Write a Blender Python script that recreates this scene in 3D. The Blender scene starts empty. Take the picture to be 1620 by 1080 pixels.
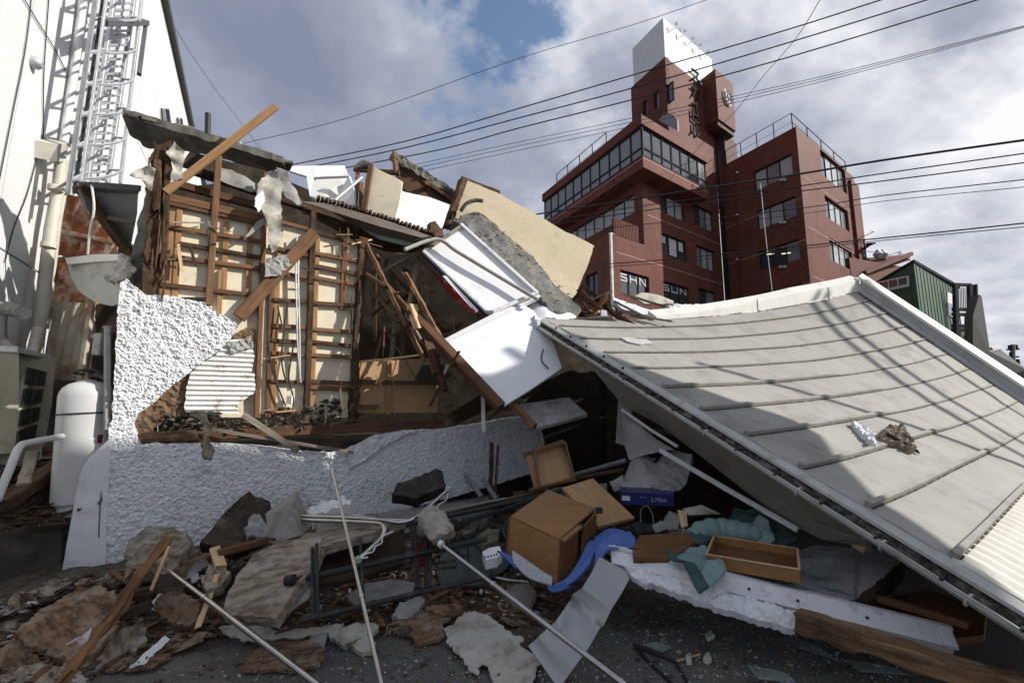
import bpy, bmesh, math, random
from mathutils import Vector, Matrix, noise
from mathutils.geometry import delaunay_2d_cdt
random.seed(7)
R = math.radians
scene = bpy.context.scene
COL = scene.collection

# ------------------------------------------------------------------ camera
PITCH, CAMH, FPX = R(8.0), 1.6, 720.0
cam_d = bpy.data.cameras.new('camera'); cam = bpy.data.objects.new('camera', cam_d); COL.objects.link(cam)
cam.location = (0, 0, CAMH); cam.rotation_euler = (R(90) + PITCH, 0, 0)
cam_d.lens = 16.0; cam_d.sensor_width = 36.0; cam_d.clip_end = 3000; cam_d.clip_start = 0.05
scene.camera = cam

# ------------------------------------------------------------------ sun, sky, exposure
SUN_AZ, SUN_EL = R(85), R(32)      # azimuth measured from straight behind the camera towards the right
sdir = Vector((math.sin(SUN_AZ)*math.cos(SUN_EL), -math.cos(SUN_AZ)*math.cos(SUN_EL), math.sin(SUN_EL)))
sl = bpy.data.lights.new('sun', 'SUN'); sl.energy = 5.0; sl.angle = R(0.5); sl.color = (1.0, 0.955, 0.88)
sun = bpy.data.objects.new('sun', sl); COL.objects.link(sun)
sun.rotation_euler = sdir.to_track_quat('Z', 'Y').to_euler(); sun.location = sdir*60
scene.view_settings.view_transform = 'Standard'; scene.view_settings.look = 'None'
scene.view_settings.gamma = 1.0; scene.view_settings.use_curve_mapping = False
scene.view_settings.exposure = 0.28

world = bpy.data.worlds.new('World'); scene.world = world; world.use_nodes = True
nt = world.node_tree; N = nt.nodes; L = nt.links
for n in list(N): N.remove(n)
def wn(t, **k):
    n = N.new(t)
    for a, b in k.items(): setattr(n, a, b)
    return n
def wmath(op, a, b=None, clamp=False):
    n = wn('ShaderNodeMath', operation=op, use_clamp=clamp)
    for i, x in enumerate((a, b)):
        if x is None: continue
        if isinstance(x, (int, float)): n.inputs[i].default_value = x
        else: L.new(x, n.inputs[i])
    return n.outputs[0]
SKY_STRENGTH = 0.14
sky = wn('ShaderNodeTexSky', sky_type='NISHITA', sun_disc=False)
sky.sun_elevation = SUN_EL; sky.sun_rotation = math.pi - SUN_AZ
tc = wn('ShaderNodeTexCoord'); sep = wn('ShaderNodeSeparateXYZ'); L.new(tc.outputs['Generated'], sep.inputs[0])
zc = wmath('ADD', wmath('MAXIMUM', sep.outputs[2], 0.0), 0.32)
CLOUD_DRIFT = 0.40
cmb = wn('ShaderNodeCombineXYZ')
L.new(wmath('SUBTRACT', wmath('DIVIDE', sep.outputs[0], zc), CLOUD_DRIFT), cmb.inputs[0]); L.new(wmath('DIVIDE', sep.outputs[1], zc), cmb.inputs[1])
CLOUD_SEED = 14.01
cmb.inputs[2].default_value = CLOUD_SEED
n1 = wn('ShaderNodeTexNoise'); n1.inputs['Scale'].default_value = 0.85; n1.inputs['Detail'].default_value = 9; n1.inputs['Roughness'].default_value = 0.60
n1.inputs['Distortion'].default_value = 0.25
L.new(cmb.outputs[0], n1.inputs['Vector'])
n2 = wn('ShaderNodeTexNoise'); n2.inputs['Scale'].default_value = 1.6; n2.inputs['Detail'].default_value = 7; n2.inputs['Roughness'].default_value = 0.55
mp = wn('ShaderNodeMapping'); mp.inputs['Location'].default_value = (4.3, 1.7, 2.0); L.new(cmb.outputs[0], mp.inputs[0]); L.new(mp.outputs[0], n2.inputs['Vector'])
rmask = wn('ShaderNodeValToRGB'); rmask.color_ramp.elements[0].position = 0.385; rmask.color_ramp.elements[1].position = 0.43
L.new(n1.outputs['Fac'], rmask.inputs[0])
# the clouds are brighter on the side of the sun
dotn = wn('ShaderNodeVectorMath', operation='DOT_PRODUCT'); L.new(tc.outputs['Generated'], dotn.inputs[0]); dotn.inputs[1].default_value = sdir
sunside = wmath('ADD', wmath('MULTIPLY', dotn.outputs['Value'], 0.40), 0.24, True)
bri = wmath('ADD', wmath('MULTIPLY', wmath("SUBTRACT", n2.outputs["Fac"], 0.5), 2.5), wmath('ADD', sunside, 0.12), True)
# thin cloud edges let the light through
rim = wmath('MULTIPLY', wmath('SUBTRACT', 1.0, wmath('MULTIPLY', wmath('SUBTRACT', n1.outputs['Fac'], 0.40), 9.0, True), True), 0.45)
bri = wmath('ADD', bri, rim, True)
rcl = wn('ShaderNodeValToRGB'); L.new(bri, rcl.inputs[0])
e = rcl.color_ramp.elements
e[0].position = 0.0; e[0].color = (0.20, 0.225, 0.315, 1)
e[1].position = 1.0; e[1].color = (0.80, 0.81, 0.84, 1)
m_ = rcl.color_ramp.elements.new(0.5); m_.color = (0.335, 0.36, 0.445, 1)
cs = wn('ShaderNodeVectorMath', operation='SCALE'); L.new(rcl.outputs[0], cs.inputs[0]); cs.inputs['Scale'].default_value = 1.0/SKY_STRENGTH
sks = wn('ShaderNodeVectorMath', operation='SCALE'); L.new(sky.outputs[0], sks.inputs[0]); sks.inputs['Scale'].default_value = 1.0
mixn = wn('ShaderNodeMix', data_type='RGBA'); L.new(rmask.outputs[0], mixn.inputs[0])
L.new(sks.outputs[0], mixn.inputs[6]); L.new(cs.outputs[0], mixn.inputs[7])
bg = wn('ShaderNodeBackground'); bg.inputs['Strength'].default_value = SKY_STRENGTH; L.new(mixn.outputs[2], bg.inputs[0])
wo = wn('ShaderNodeOutputWorld'); L.new(bg.outputs[0], wo.inputs[0])

# ------------------------------------------------------------------ measuring helpers (photograph survey -> metres)
def ray(u, v):
    x, y = (u-810)/FPX, (540-v)/FPX
    return Vector((x, math.cos(PITCH)-y*math.sin(PITCH), math.sin(PITCH)+y*math.cos(PITCH)))
CAM = Vector((0, 0, CAMH))
def P(u, v, D):
    d = ray(u, v); return CAM + d*(D/d.y)
def G(u, v, z=0.0):
    d = ray(u, v); return CAM + d*((z-CAMH)/d.z)
class Plane:
    def __init__(s, p, n): s.p = Vector(p); s.n = Vector(n).normalized()
    def at(s, u, v, o=0.0):
        d = ray(u, v); return CAM + d*((s.p + s.n*o - CAM).dot(s.n)/d.dot(s.n))
def plane3(a, b, c):
    a, b, c = P(*a), P(*b), P(*c); n = (b-a).cross(c-a).normalized()
    if n.dot(CAM-a) < 0: n = -n
    return Plane(a, n)
def on(pl, pts, o=0.0): return [pl.at(u, v, o) for u, v in pts]
def gz(z, pts): return [G(u, v, z) for u, v in pts]
def dd(pts): return [P(*p) for p in pts]

# ------------------------------------------------------------------ object helpers
WM = {}
def setp(o, label=None, cat=None, group=None, kind=None):
    if label: o['label'] = label
    if cat: o['category'] = cat
    if group: o['group'] = group
    if kind: o['kind'] = kind
    return o
def root(name, label, cat, loc, group=None):
    o = bpy.data.objects.new(name, None); COL.objects.link(o); o.location = loc; o.empty_display_size = 0.2
    WM[o.name] = Matrix.Translation(Vector(loc)); return setp(o, label, cat, group)
def mk(name, verts, faces, mat, parent=None, M=None, smooth=False, label=None, cat=None, group=None, kind=None, mesh=None):
    if mesh is None:
        mesh = bpy.data.meshes.new(name); mesh.from_pydata([tuple(v) for v in verts], [], faces); mesh.update()
        bm = bmesh.new(); bm.from_mesh(mesh); bmesh.ops.recalc_face_normals(bm, faces=bm.faces); bm.to_mesh(mesh); bm.free()
        if mat: mesh.materials.append(mat)
        if smooth:
            mesh.polygons.foreach_set('use_smooth', [True]*len(mesh.polygons)); mesh.set_sharp_from_angle(angle=R(48))
    o = bpy.data.objects.new(name, mesh); COL.objects.link(o)
    if M is None and parent is None and verts:
        vs = [Vector(v) for v in verts]
        c = sum(vs, Vector())/len(vs); c.z = min(v.z for v in vs)
        M = Matrix.Translation(c); mesh.transform(Matrix.Translation(-c))
    if M is None:
        vs = [Vector(v) for v in verts]; c = sum(vs, Vector())/len(vs)
        M = Matrix.Translation(c); mesh.transform(Matrix.Translation(-c))
    WM[o.name] = M
    if parent is not None:
        o.parent = parent; o.matrix_basis = WM[parent.name].inverted() @ M
    else: o.matrix_basis = M
    return setp(o, label, cat, group, kind)
def frame(x, zhint):
    x = Vector(x).normalized(); zhint = Vector(zhint)
    if abs(x.dot(zhint.normalized())) > 0.98: zhint = Vector((0, 1, 0.01)) if abs(x.y) < .9 else Vector((1, 0, 0.01))
    y = zhint.cross(x).normalized(); z = x.cross(y)
    return Matrix((x, y, z)).transposed().to_4x4()
BOXF = [(0,1,2,3),(7,6,5,4),(0,4,5,1),(1,5,6,2),(2,6,7,3),(3,7,4,0)]
def beam(name, p0, p1, w, h, mat, parent=None, up=(0,0,1), rough=0.0, segs=None, splint=0.0, **k):
    """a timber: local X along its length, w across, h along 'up'; bevelled; rough = rotten surface; splint = torn ends"""
    p0, p1 = Vector(p0), Vector(p1); ln = (p1-p0).length
    M = Matrix.Translation((p0+p1)/2) @ frame(p1-p0, up)
    b = min(w, h)*0.10
    prof = [(-w/2+b,-h/2),(w/2-b,-h/2),(w/2,-h/2+b),(w/2,h/2-b),(w/2-b,h/2),(-w/2+b,h/2),(-w/2,h/2-b),(-w/2,-h/2+b)]
    n = len(prof); S = segs or (max(2, int(ln/0.06)) if rough > 0 else (4 if splint else 1))
    vs, fs = [], []
    rs = random.Random(int(ln*1e4)+int(w*1e5))
    bow = (rs.random()-.5)*0.012*ln
    off = rs.random()*50
    for i in range(S+1):
        t = i/S; x = (t-.5)*ln
        for j, (y, z) in enumerate(prof):
            q = Vector((x, y, z))
            if rough:
                d = noise.noise(Vector((x*9+off, y*30, z*30)))*rough + noise.noise(Vector((x*35, y*50+off, z*50)))*rough*.5
                q.y *= 1+d/w; q.z *= 1+d/h
            if splint and (i == 0 or i == S): q.x += (rs.random()-.5)*splint
            if S > 1: q.z += bow*4*t*(1-t)
            vs.append(q)
    for i in range(S):
        for j in range(n): fs.append((i*n+j, i*n+(j+1) % n, (i+1)*n+(j+1) % n, (i+1)*n+j))
    fs.append(tuple(range(n))); fs.append(tuple(S*n+j for j in range(n)))
    return mk(name, vs, fs, mat, parent, M, **k)
def boxm(name, c, sx, sy, sz, mat, parent=None, rot=None, bevel=0.0, **k):
    M = Matrix.Translation(Vector(c)) @ (rot.to_4x4() if rot else Matrix.Identity(4))
    bm = bmesh.new(); bmesh.ops.create_cube(bm, size=1)
    bmesh.ops.scale(bm, vec=(sx, sy, sz), verts=bm.verts)
    if bevel: bmesh.ops.bevel(bm, geom=list(bm.edges), offset=bevel, segments=1, affect='EDGES')
    vs = [v.co.copy() for v in bm.verts]; fs = [tuple(v.index for v in f.verts) for f in bm.faces]; bm.free()
    return mk(name, vs, fs, mat, parent, M, **k)
def tube_geo(pts, r, sides=8, vs=None, fs=None, caps=True, radii=None):
    vs = [] if vs is None else vs; fs = [] if fs is None else fs
    pts = [Vector(p) for p in pts]; b0 = len(vs); prev = None
    for i, p in enumerate(pts):
        t = (pts[min(i+1, len(pts)-1)]-pts[max(i-1, 0)]).normalized()
        if prev is None: prev = t.orthogonal().normalized()
        a = (prev - t*prev.dot(t)).normalized(); prev = a; b = t.cross(a)
        rr = radii[i] if radii else r
        for j in range(sides):
            an = 2*math.pi*j/sides; vs.append(p + (a*math.cos(an)+b*math.sin(an))*rr)
    for i in range(len(pts)-1):
        for j in range(sides):
            fs.append((b0+i*sides+j, b0+i*sides+(j+1) % sides, b0+(i+1)*sides+(j+1) % sides, b0+(i+1)*sides+j))
    if caps:
        fs.append(tuple(b0+j for j in range(sides))); fs.append(tuple(b0+(len(pts)-1)*sides+j for j in range(sides)))
    return vs, fs
def smoothline(pts, n=6):
    pts = [Vector(p) for p in pts]; out = []
    for i in range(len(pts)-1):
        p0, p1, p2, p3 = pts[max(i-1,0)], pts[i], pts[i+1], pts[min(i+2, len(pts)-1)]
        for k in range(n):
            t = k/n
            out.append(0.5*((2*p1)+(p2-p0)*t+(2*p0-5*p1+4*p2-p3)*t*t+(3*p1-p0-3*p2+p3)*t**3))
    out.append(pts[-1]); return out
def tube(name, pts, r, mat, parent=None, sides=8, curve=0, radii=None, **k):
    if curve: pts = smoothline(pts, curve)
    vs, fs = tube_geo(pts, r, sides, radii=radii); return mk(name, vs, fs, mat, parent, smooth=True, **k)
def inpoly(x, y, poly):
    c = False; j = len(poly)-1
    for i in range(len(poly)):
        a, b = poly[i], poly[j]
        if (a[1] > y) != (b[1] > y) and x < (b[0]-a[0])*(y-a[1])/(b[1]-a[1])+a[0]: c = not c
        j = i
    return c
def plate(name, wpts, thick, mat, parent=None, jag=0.0, step=0.05, grid=0.0, disp=None, flip=False, smooth=False, edge=None, **k):
    """a slab whose outline is wpts (nearly flat); jag roughens the outline, grid + disp give it relief; it thickens away from the eye"""
    wpts = [Vector(p) for p in wpts]; c = sum(wpts, Vector())/len(wpts)
    n = Vector()
    for i in range(len(wpts)):
        a, b = wpts[i]-c, wpts[(i+1) % len(wpts)]-c; n += a.cross(b)
    n.normalize()
    if n.dot(CAM-c) < 0: n = -n
    if flip: n = -n
    le = max(range(len(wpts)), key=lambda i: (wpts[(i+1) % len(wpts)]-wpts[i]).length)
    x = wpts[(le+1) % len(wpts)]-wpts[le]; x = (x-n*x.dot(n)).normalized(); y = n.cross(x)
    F = Matrix((x, y, n)).transposed()
    loc = [F.transposed() @ (p-c) for p in wpts]
    rs = random.Random(int(abs(c.x*1000)+abs(c.y*1777)+abs(c.z*313)))
    bd = []
    for i in range(len(loc)):
        a, b = loc[i], loc[(i+1) % len(loc)]; m = max(1, int((b-a).length/step)) if jag else 1
        e = b-a; pn = Vector((-e.y, e.x, 0)); pn = pn.normalized() if pn.length else pn
        for q in range(m):
            t = q/m; p = a.lerp(b, t)
            if jag:
                s = noise.noise(Vector((p.x*7+c.x*9, p.y*7, c.z*5)))*1.3 + noise.noise(Vector((p.x*23+c.x*9, p.y*23, c.z*5)))*.9 + (rs.random()-.5)*.8
                p = p + pn*s*jag
            bd.append(p)
    ring = [(p.x, p.y) for p in bd]; pts2 = [Vector(q) for q in ring]; zs = [p.z for p in bd]
    if grid:
        xs = [q[0] for q in ring]; ys = [q[1] for q in ring]
        nx = int((max(xs)-min(xs))/grid)+1; ny = int((max(ys)-min(ys))/grid)+1
        flat = max(abs(z) for z in zs) < 1e-4
        for i in range(nx):
            for j in range(ny):
                px = min(xs)+(i+.5+(rs.random()-.5)*.5)*grid; py = min(ys)+(j+.5+(rs.random()-.5)*.5)*grid
                if inpoly(px, py, ring):
                    if flat: z = 0.0
                    else:
                        sw = sz = 0.0
                        for q in loc:
                            w = 1/((q.x-px)**2+(q.y-py)**2+1e-5); sw += w; sz += w*q.z
                        z = sz/sw
                    pts2.append(Vector((px, py))); zs.append(z)
    nb = len(ring)
    res = delaunay_2d_cdt(pts2, [(i, (i+1) % nb) for i in range(nb)], [], 1, 1e-6)
    ov, oe, of, orig = res[0], res[1], res[2], res[3]
    zz = []
    for i, v in enumerate(ov):
        z = zs[orig[i][0]] if orig[i] else 0.0
        if disp: z += disp(v.x, v.y)
        zz.append(z)
    V = [Vector((v.x, v.y, zz[i])) for i, v in enumerate(ov)]
    m = len(V); zb = [ (zs[orig[i][0]] if orig[i] else 0.0) for i in range(m)]
    V += [Vector((v.x, v.y, min(zb[i], zz[i]-thick*.3) - thick)) for i, v in enumerate(ov)]
    fs = [tuple(f) for f in of] + [tuple(m+i for i in reversed(f)) for f in of]
    cnt = {}
    for f in of:
        for i in range(len(f)):
            a, b = f[i], f[(i+1) % len(f)]; cnt[(a, b)] = 1
    for (a, b) in list(cnt):
        if (b, a) not in cnt: fs.append((b, a, m+a, m+b))
    M = Matrix.Translation(c) @ F.to_4x4()
    return mk(name, V, fs, mat, parent, M, smooth=smooth, **k)
def crumple(amp, sc, seed=0.0):
    def f(x, y):
        return amp*(noise.noise(Vector((x*sc+seed, y*sc, seed)))+0.5*abs(noise.noise(Vector((x*sc*2.3, y*sc*2.3, seed+5)))))
    return f

# ------------------------------------------------------------------ materials (all procedural)
def mat(name, c1, c2=None, scale=6.0, rough=0.75, bump=0.15, bscale=40.0, metal=0.0, stretch=(1,1,1), dirt=None, damt=0.5, dscale=2.5, spec=0.3,
        mottle=(0.35, 0.65), bdist=0.01):
    m = bpy.data.materials.new(name); m.use_nodes = True; t = m.node_tree; n = t.nodes; l = t.links
    b = n['Principled BSDF']; b.inputs['Roughness'].default_value = rough; b.inputs['Metallic'].default_value = metal
    b.inputs['Specular IOR Level'].default_value = spec
    c2 = c2 or tuple(x*0.7 for x in c1)
    tcn = n.new('ShaderNodeTexCoord'); oi = n.new('ShaderNodeObjectInfo'); mu = n.new('ShaderNodeMath'); mu.operation = 'MULTIPLY'; mu.inputs[1].default_value = 37.0
    l.new(oi.outputs['Random'], mu.inputs[0])
    mpn = n.new('ShaderNodeMapping'); mpn.inputs['Scale'].default_value = stretch; l.new(tcn.outputs['Object'], mpn.inputs[0]); l.new(mu.outputs[0], mpn.inputs['Location'])
    no = n.new('ShaderNodeTexNoise'); no.inputs['Scale'].default_value = scale; no.inputs['Detail'].default_value = 8; no.inputs['Roughness'].default_value = 0.62
    l.new(mpn.outputs[0], no.inputs['Vector'])
    rp = n.new('ShaderNodeValToRGB'); rp.color_ramp.elements[0].position = mottle[0]; rp.color_ramp.elements[1].position = mottle[1]
    rp.color_ramp.elements[0].color = (*c1, 1); rp.color_ramp.elements[1].color = (*c2, 1); l.new(no.outputs['Fac'], rp.inputs[0])
    col = rp.outputs[0]
    if dirt:
        nd = n.new('ShaderNodeTexNoise'); nd.inputs['Scale'].default_value = dscale; nd.inputs['Detail'].default_value = 9; nd.inputs['Roughness'].default_value = 0.68
        md = n.new('ShaderNodeMapping'); md.inputs['Location'].default_value = (7, 3, 5); l.new(tcn.outputs['Object'], md.inputs[0])
        ad = n.new('ShaderNodeVectorMath'); ad.operation = 'ADD'; l.new(md.outputs[0], ad.inputs[0]); l.new(mu.outputs[0], ad.inputs[1]); l.new(ad.outputs[0], nd.inputs['Vector'])
        rd = n.new('ShaderNodeValToRGB'); rd.color_ramp.elements[0].position = 0.62-damt*.32; rd.color_ramp.elements[1].position = 0.80-damt*.25; l.new(nd.outputs['Fac'], rd.inputs[0])
        mx = n.new('ShaderNodeMix'); mx.data_type = 'RGBA'; l.new(rd.outputs[0], mx.inputs[0]); l.new(col, mx.inputs[6]); mx.inputs[7].default_value = (*dirt, 1)
        col = mx.outputs[2]
    l.new(col, b.inputs['Base Color'])
    if bump:
        nb = n.new('ShaderNodeTexNoise'); nb.inputs['Scale'].default_value = bscale; nb.inputs['Detail'].default_value = 5
        l.new(mpn.outputs[0], nb.inputs['Vector'])
        bn = n.new('ShaderNodeBump'); bn.inputs['Strength'].default_value = bump; bn.inputs['Distance'].default_value = bdist
        l.new(nb.outputs['Fac'], bn.inputs['Height']); l.new(bn.outputs[0], b.inputs['Normal'])
    return m
def wood(name, c1, c2, dirt=None, damt=.4, bump=.35, rough=.8):
    return mat(name, c1, c2, scale=1.0, stretch=(2.2, 28, 28), bscale=1.6, bump=bump, rough=rough, dirt=dirt, damt=damt, dscale=4, bdist=.01)
def glassmat(name, col, rough=0.05, alpha=1.0, spec=0.6):
    m = bpy.data.materials.new(name); m.use_nodes = True; b = m.node_tree.nodes['Principled BSDF']
    b.inputs['Base Color'].default_value = (*col, 1); b.inputs['Roughness'].default_value = rough; b.inputs['Specular IOR Level'].default_value = spec
    b.inputs['Alpha'].default_value = alpha
    return m
M_stucco = mat('white_stucco', (.77,.775,.79), (.67,.68,.70), scale=30, bump=.9, bscale=110, dirt=(.36,.35,.34), damt=.22, dscale=7, rough=.9)
M_smooth = mat('white_plaster', (.70,.71,.74), (.62,.63,.66), scale=8, bump=.25, bscale=120, dirt=(.35,.33,.30), damt=.12, dscale=4, rough=.9)
M_mortar = mat('brown_mortar', (.20,.13,.075), (.08,.05,.032), scale=7, bump=.8, bscale=40, rough=.95, dirt=(.30,.25,.18), damt=.3, bdist=.02)
M_woodfresh = wood('fresh_timber', (.37,.215,.105), (.25,.135,.06))
M_wood = wood('stud_timber', (.20,.105,.052), (.11,.055,.028), dirt=(.10,.05,.028), damt=.3)
M_woodmid = wood('brown_timber', (.125,.06,.031), (.07,.034,.018), dirt=(.08,.04,.022), damt=.45)
M_rot = wood('rotten_timber', (.085,.048,.027), (.022,.014,.009), dirt=(.14,.095,.058), damt=.35, bump=1.0, rough=.95)
M_woodgrey = wood('weathered_timber', (.30,.26,.21), (.17,.14,.11), dirt=(.10,.08,.06), damt=.4)
M_woodpale = wood('pale_split_timber', (.58,.42,.25), (.42,.27,.14))
M_beige = mat('beige_board', (.70,.63,.48), (.62,.55,.41), scale=9, bump=.12, bscale=60, dirt=(.34,.27,.17), damt=.12, dscale=5, rough=.85)
M_panelbeige = mat('beige_wall_panel', (.52,.44,.315), (.46,.385,.27), scale=20, bump=.3, bscale=150, dirt=(.34,.29,.21), damt=.15, dscale=2, rough=.85)
M_whiteboard = mat('white_board', (.76,.77,.79), (.71,.72,.75), scale=5, bump=.06, bscale=50, dirt=(.50,.48,.45), damt=.10, dscale=3, rough=.55)
M_offwhite = mat('offwhite_painted', (.66,.66,.63), (.58,.58,.55), scale=4, bump=.1, bscale=30, dirt=(.33,.30,.25), damt=.25, dscale=3, rough=.6)
M_felt = mat('roofing_felt', (.11,.105,.10), (.055,.053,.05), scale=6, bump=.8, bscale=45, rough=.95, dirt=(.23,.20,.15), damt=.4, bdist=.02)
M_slab = mat('grey_roof_slab', (.20,.20,.195), (.105,.105,.10), scale=5, bump=.7, bscale=45, rough=.95, dirt=(.33,.26,.14), damt=.35, dscale=6, bdist=.02)
M_dark = mat('dark_brown_interior', (.055,.04,.028), (.02,.015,.011), scale=5, bump=.6, bscale=30, rough=.95)  # near-black brown for enclosed surfaces and some debris
M_soffit = mat('dark_soffit', (.13,.125,.11), (.075,.07,.062), scale=4, bump=.5, bscale=30, rough=.9, dirt=(.22,.19,.14), damt=.3)
M_greysheet = mat('grey_soffit_board', (.25,.255,.25), (.20,.205,.20), scale=3, bump=.1, rough=.7, dirt=(.12,.11,.09), damt=.25)
M_greenfascia = mat('pale_green_fascia', (.27,.315,.265), (.20,.24,.20), scale=8, stretch=(1,6,6), bump=.2, rough=.7, dirt=(.13,.11,.08), damt=.3)
M_roof = mat('beige_roof_sheet', (.315,.303,.28), (.275,.266,.247), scale=3, bump=.15, bscale=9, rough=.75, dirt=(.20,.188,.168), damt=.36, dscale=2.2, spec=.12, bdist=.02)
M_seam = mat('beige_roof_batten', (.29,.278,.256), (.235,.225,.207), scale=5, bump=.1, rough=.75, spec=.12, dirt=(.20,.18,.15), damt=.25, dscale=5)
M_gutter = mat('pale_gutter', (.42,.42,.405), (.33,.33,.315), scale=6, bump=.1, rough=.45, dirt=(.24,.22,.19), damt=.3, dscale=7)
M_moss_shade = mat('mossy_dirt_batten_shade', (.04,.037,.03), (.015,.014,.012), scale=25, bump=1.0, bscale=80, rough=1, dirt=(.17,.16,.13), damt=.5, dscale=14)  # dirt in the gutter; also colours the painted shade beside roof battens
M_trim = mat('cream_ridge_cover', (.66,.65,.60), (.60,.59,.545), scale=3, bump=.08, rough=.45, dirt=(.40,.38,.33), damt=.2)
M_trimgrey = mat('grey_ridge_side', (.44,.44,.45), (.38,.38,.39), scale=3, bump=.08, rough=.5, dirt=(.25,.24,.22), damt=.25)
M_gable = mat('olive_gable_wall', (.27,.265,.235), (.225,.22,.195), scale=12, bump=.25, bscale=120, rough=.85, dirt=(.15,.14,.12), damt=.25)
M_clad = mat('white_cladding', (.66,.67,.675), (.61,.62,.625), scale=2, bump=.06, bscale=10, rough=.6, dirt=(.55,.54,.50), damt=.2, dscale=1.2, stretch=(1,1,.3))
M_galv = mat('galvanised_steel', (.50,.51,.53), (.38,.39,.41), scale=10, bump=.05, rough=.45, metal=.4, dirt=(.3,.28,.26), damt=.15)
M_steel = mat('stainless_tube', (.46,.445,.42), (.38,.365,.34), scale=12, bump=.02, rough=.22, metal=1.0, stretch=(1,1,1), dirt=(.25,.22,.18), damt=.15, dscale=8)
M_cream = mat('cream_pipe', (.54,.52,.45), (.46,.44,.37), scale=6, bump=.05, rough=.5, dirt=(.32,.28,.21), damt=.2)
M_rust = mat('rusty_sheet', (.30,.10,.04), (.14,.045,.022), scale=6, bump=.4, bscale=30, rough=.9, dirt=(.50,.45,.36), damt=.5, dscale=4)
M_paintrust = mat('pale_rust_sheet', (.44,.40,.33), (.34,.30,.24), scale=4, bump=.3, bscale=30, rough=.85, dirt=(.27,.10,.04), damt=.4, dscale=3.5)
M_tank = mat('white_tank_paint', (.48,.48,.475), (.43,.43,.425), scale=3, bump=.03, rough=.4, dirt=(.48,.45,.4), damt=.12, dscale=4)
M_black = mat('black_steel', (.022,.022,.023), (.012,.012,.013), scale=10, bump=.2, rough=.55, dirt=(.07,.06,.05), damt=.3, dscale=9)
M_rubber = mat('black_cable', (.016,.016,.018), (.012,.012,.013), scale=4, bump=0, rough=.6)
M_concrete = mat('concrete', (.30,.29,.27), (.22,.21,.195), scale=6, bump=.6, bscale=50, rough=.95, dirt=(.12,.10,.08), damt=.35)
M_concdark = mat('dark_concrete', (.085,.078,.07), (.05,.046,.042), scale=5, bump=.6, bscale=40, rough=.95, dirt=(.14,.13,.11), damt=.3)  # darker than the plain concrete
M_clay = mat('brown_clay_plaster', (.26,.155,.09), (.10,.06,.036), scale=5, stretch=(1,4,4), bump=.8, bscale=26, rough=.97, dirt=(.36,.31,.24), damt=.42, dscale=6, bdist=.025, mottle=(.42,.58))
M_claygrey = mat('grey_brown_plaster', (.33,.275,.205), (.13,.102,.075), scale=6, stretch=(1,3.5,3.5), bump=.8, bscale=30, rough=.97, dirt=(.36,.34,.30), damt=.38, dscale=7, bdist=.02, mottle=(.4,.6))
M_greyboard = mat('grey_board', (.38,.375,.36), (.25,.245,.23), scale=9, bump=.3, bscale=60, rough=.9, dirt=(.14,.12,.10), damt=.3, dscale=5)
M_paleboard = mat('pale_stained_board', (.46,.44,.40), (.37,.35,.31), scale=6, bump=.3, bscale=60, rough=.85, dirt=(.20,.155,.10), damt=.4, dscale=7)
M_alu = mat('aluminium_sheet', (.33,.33,.33), (.28,.28,.285), scale=3, bump=.08, bscale=8, rough=.38, metal=.55, dirt=(.25,.24,.22), damt=.15)
M_alufr = mat('white_aluminium_frame', (.66,.66,.68), (.60,.60,.62), scale=4, bump=.05, rough=.4, dirt=(.28,.26,.23), damt=.2, dscale=8)
M_cab = wood('orange_veneer', (.29,.145,.052), (.22,.105,.037), dirt=(.20,.14,.085), damt=.3, bump=.08, rough=.5)
M_cabdark = wood('brown_veneer', (.16,.072,.026), (.105,.047,.018), dirt=(.15,.11,.075), damt=.3, bump=.08, rough=.5)
M_cabtan = wood('tan_veneer', (.42,.255,.12), (.34,.20,.092), dirt=(.22,.16,.10), damt=.35, bump=.08, rough=.55)
M_red = mat('red_canvas', (.20,.016,.018), (.13,.011,.013), scale=5, bump=.1, rough=.8)
M_blue = mat('blue_foam_mat', (.10,.17,.45), (.075,.135,.37), scale=8, bump=.1, rough=.75)
M_foil = mat('silver_mat_backing', (.42,.42,.44), (.30,.30,.32), scale=60, bump=.7, bscale=70, rough=.45, metal=.3)
M_bluebox = mat('navy_card_box', (.014,.018,.115), (.011,.014,.09), scale=3, bump=.03, rough=.35)
M_paper = mat('white_paper', (.74,.74,.76), (.68,.68,.70), scale=6, bump=.1, rough=.85)
M_teal = mat('teal_fabric', (.20,.29,.285), (.155,.235,.235), scale=5, bump=.25, bscale=200, rough=.95)
M_tealdark = mat('dark_teal_fabric', (.045,.085,.085), (.035,.07,.072), scale=5, bump=.25, bscale=200, rough=.95)
M_tarp = mat('grey_sheet_fabric', (.30,.30,.30), (.22,.22,.225), scale=4, bump=.2, bscale=30, rough=.75, dirt=(.11,.10,.09), damt=.3)
M_darkcloth = mat('black_cloth', (.02,.02,.022), (.012,.012,.014), scale=6, bump=.2, rough=.9)
M_shard = glassmat('broken_glass', (.34,.42,.41), .05, .5, 1.0)
M_glassedge = glassmat('glass_chips', (.22,.28,.27), .12, .8)
M_chipw = mat('plaster_chips', (.60,.58,.54), (.42,.40,.36), scale=8, bump=.2, rough=.9)
M_soil = mat('rubble_soil', (.125,.105,.085), (.055,.046,.038), scale=14, bump=1.0, bscale=60, rough=1, dirt=(.15,.12,.09), damt=.4, dscale=8, bdist=.03)
M_log = wood('rotten_log_wood', (.24,.145,.075), (.075,.042,.024), dirt=(.035,.022,.014), damt=.35, bump=1.0, rough=.95)
M_splint = wood('torn_orange_timber', (.25,.125,.055), (.07,.034,.017), dirt=(.04,.022,.012), damt=.3, bump=1.0, rough=.95)
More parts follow.
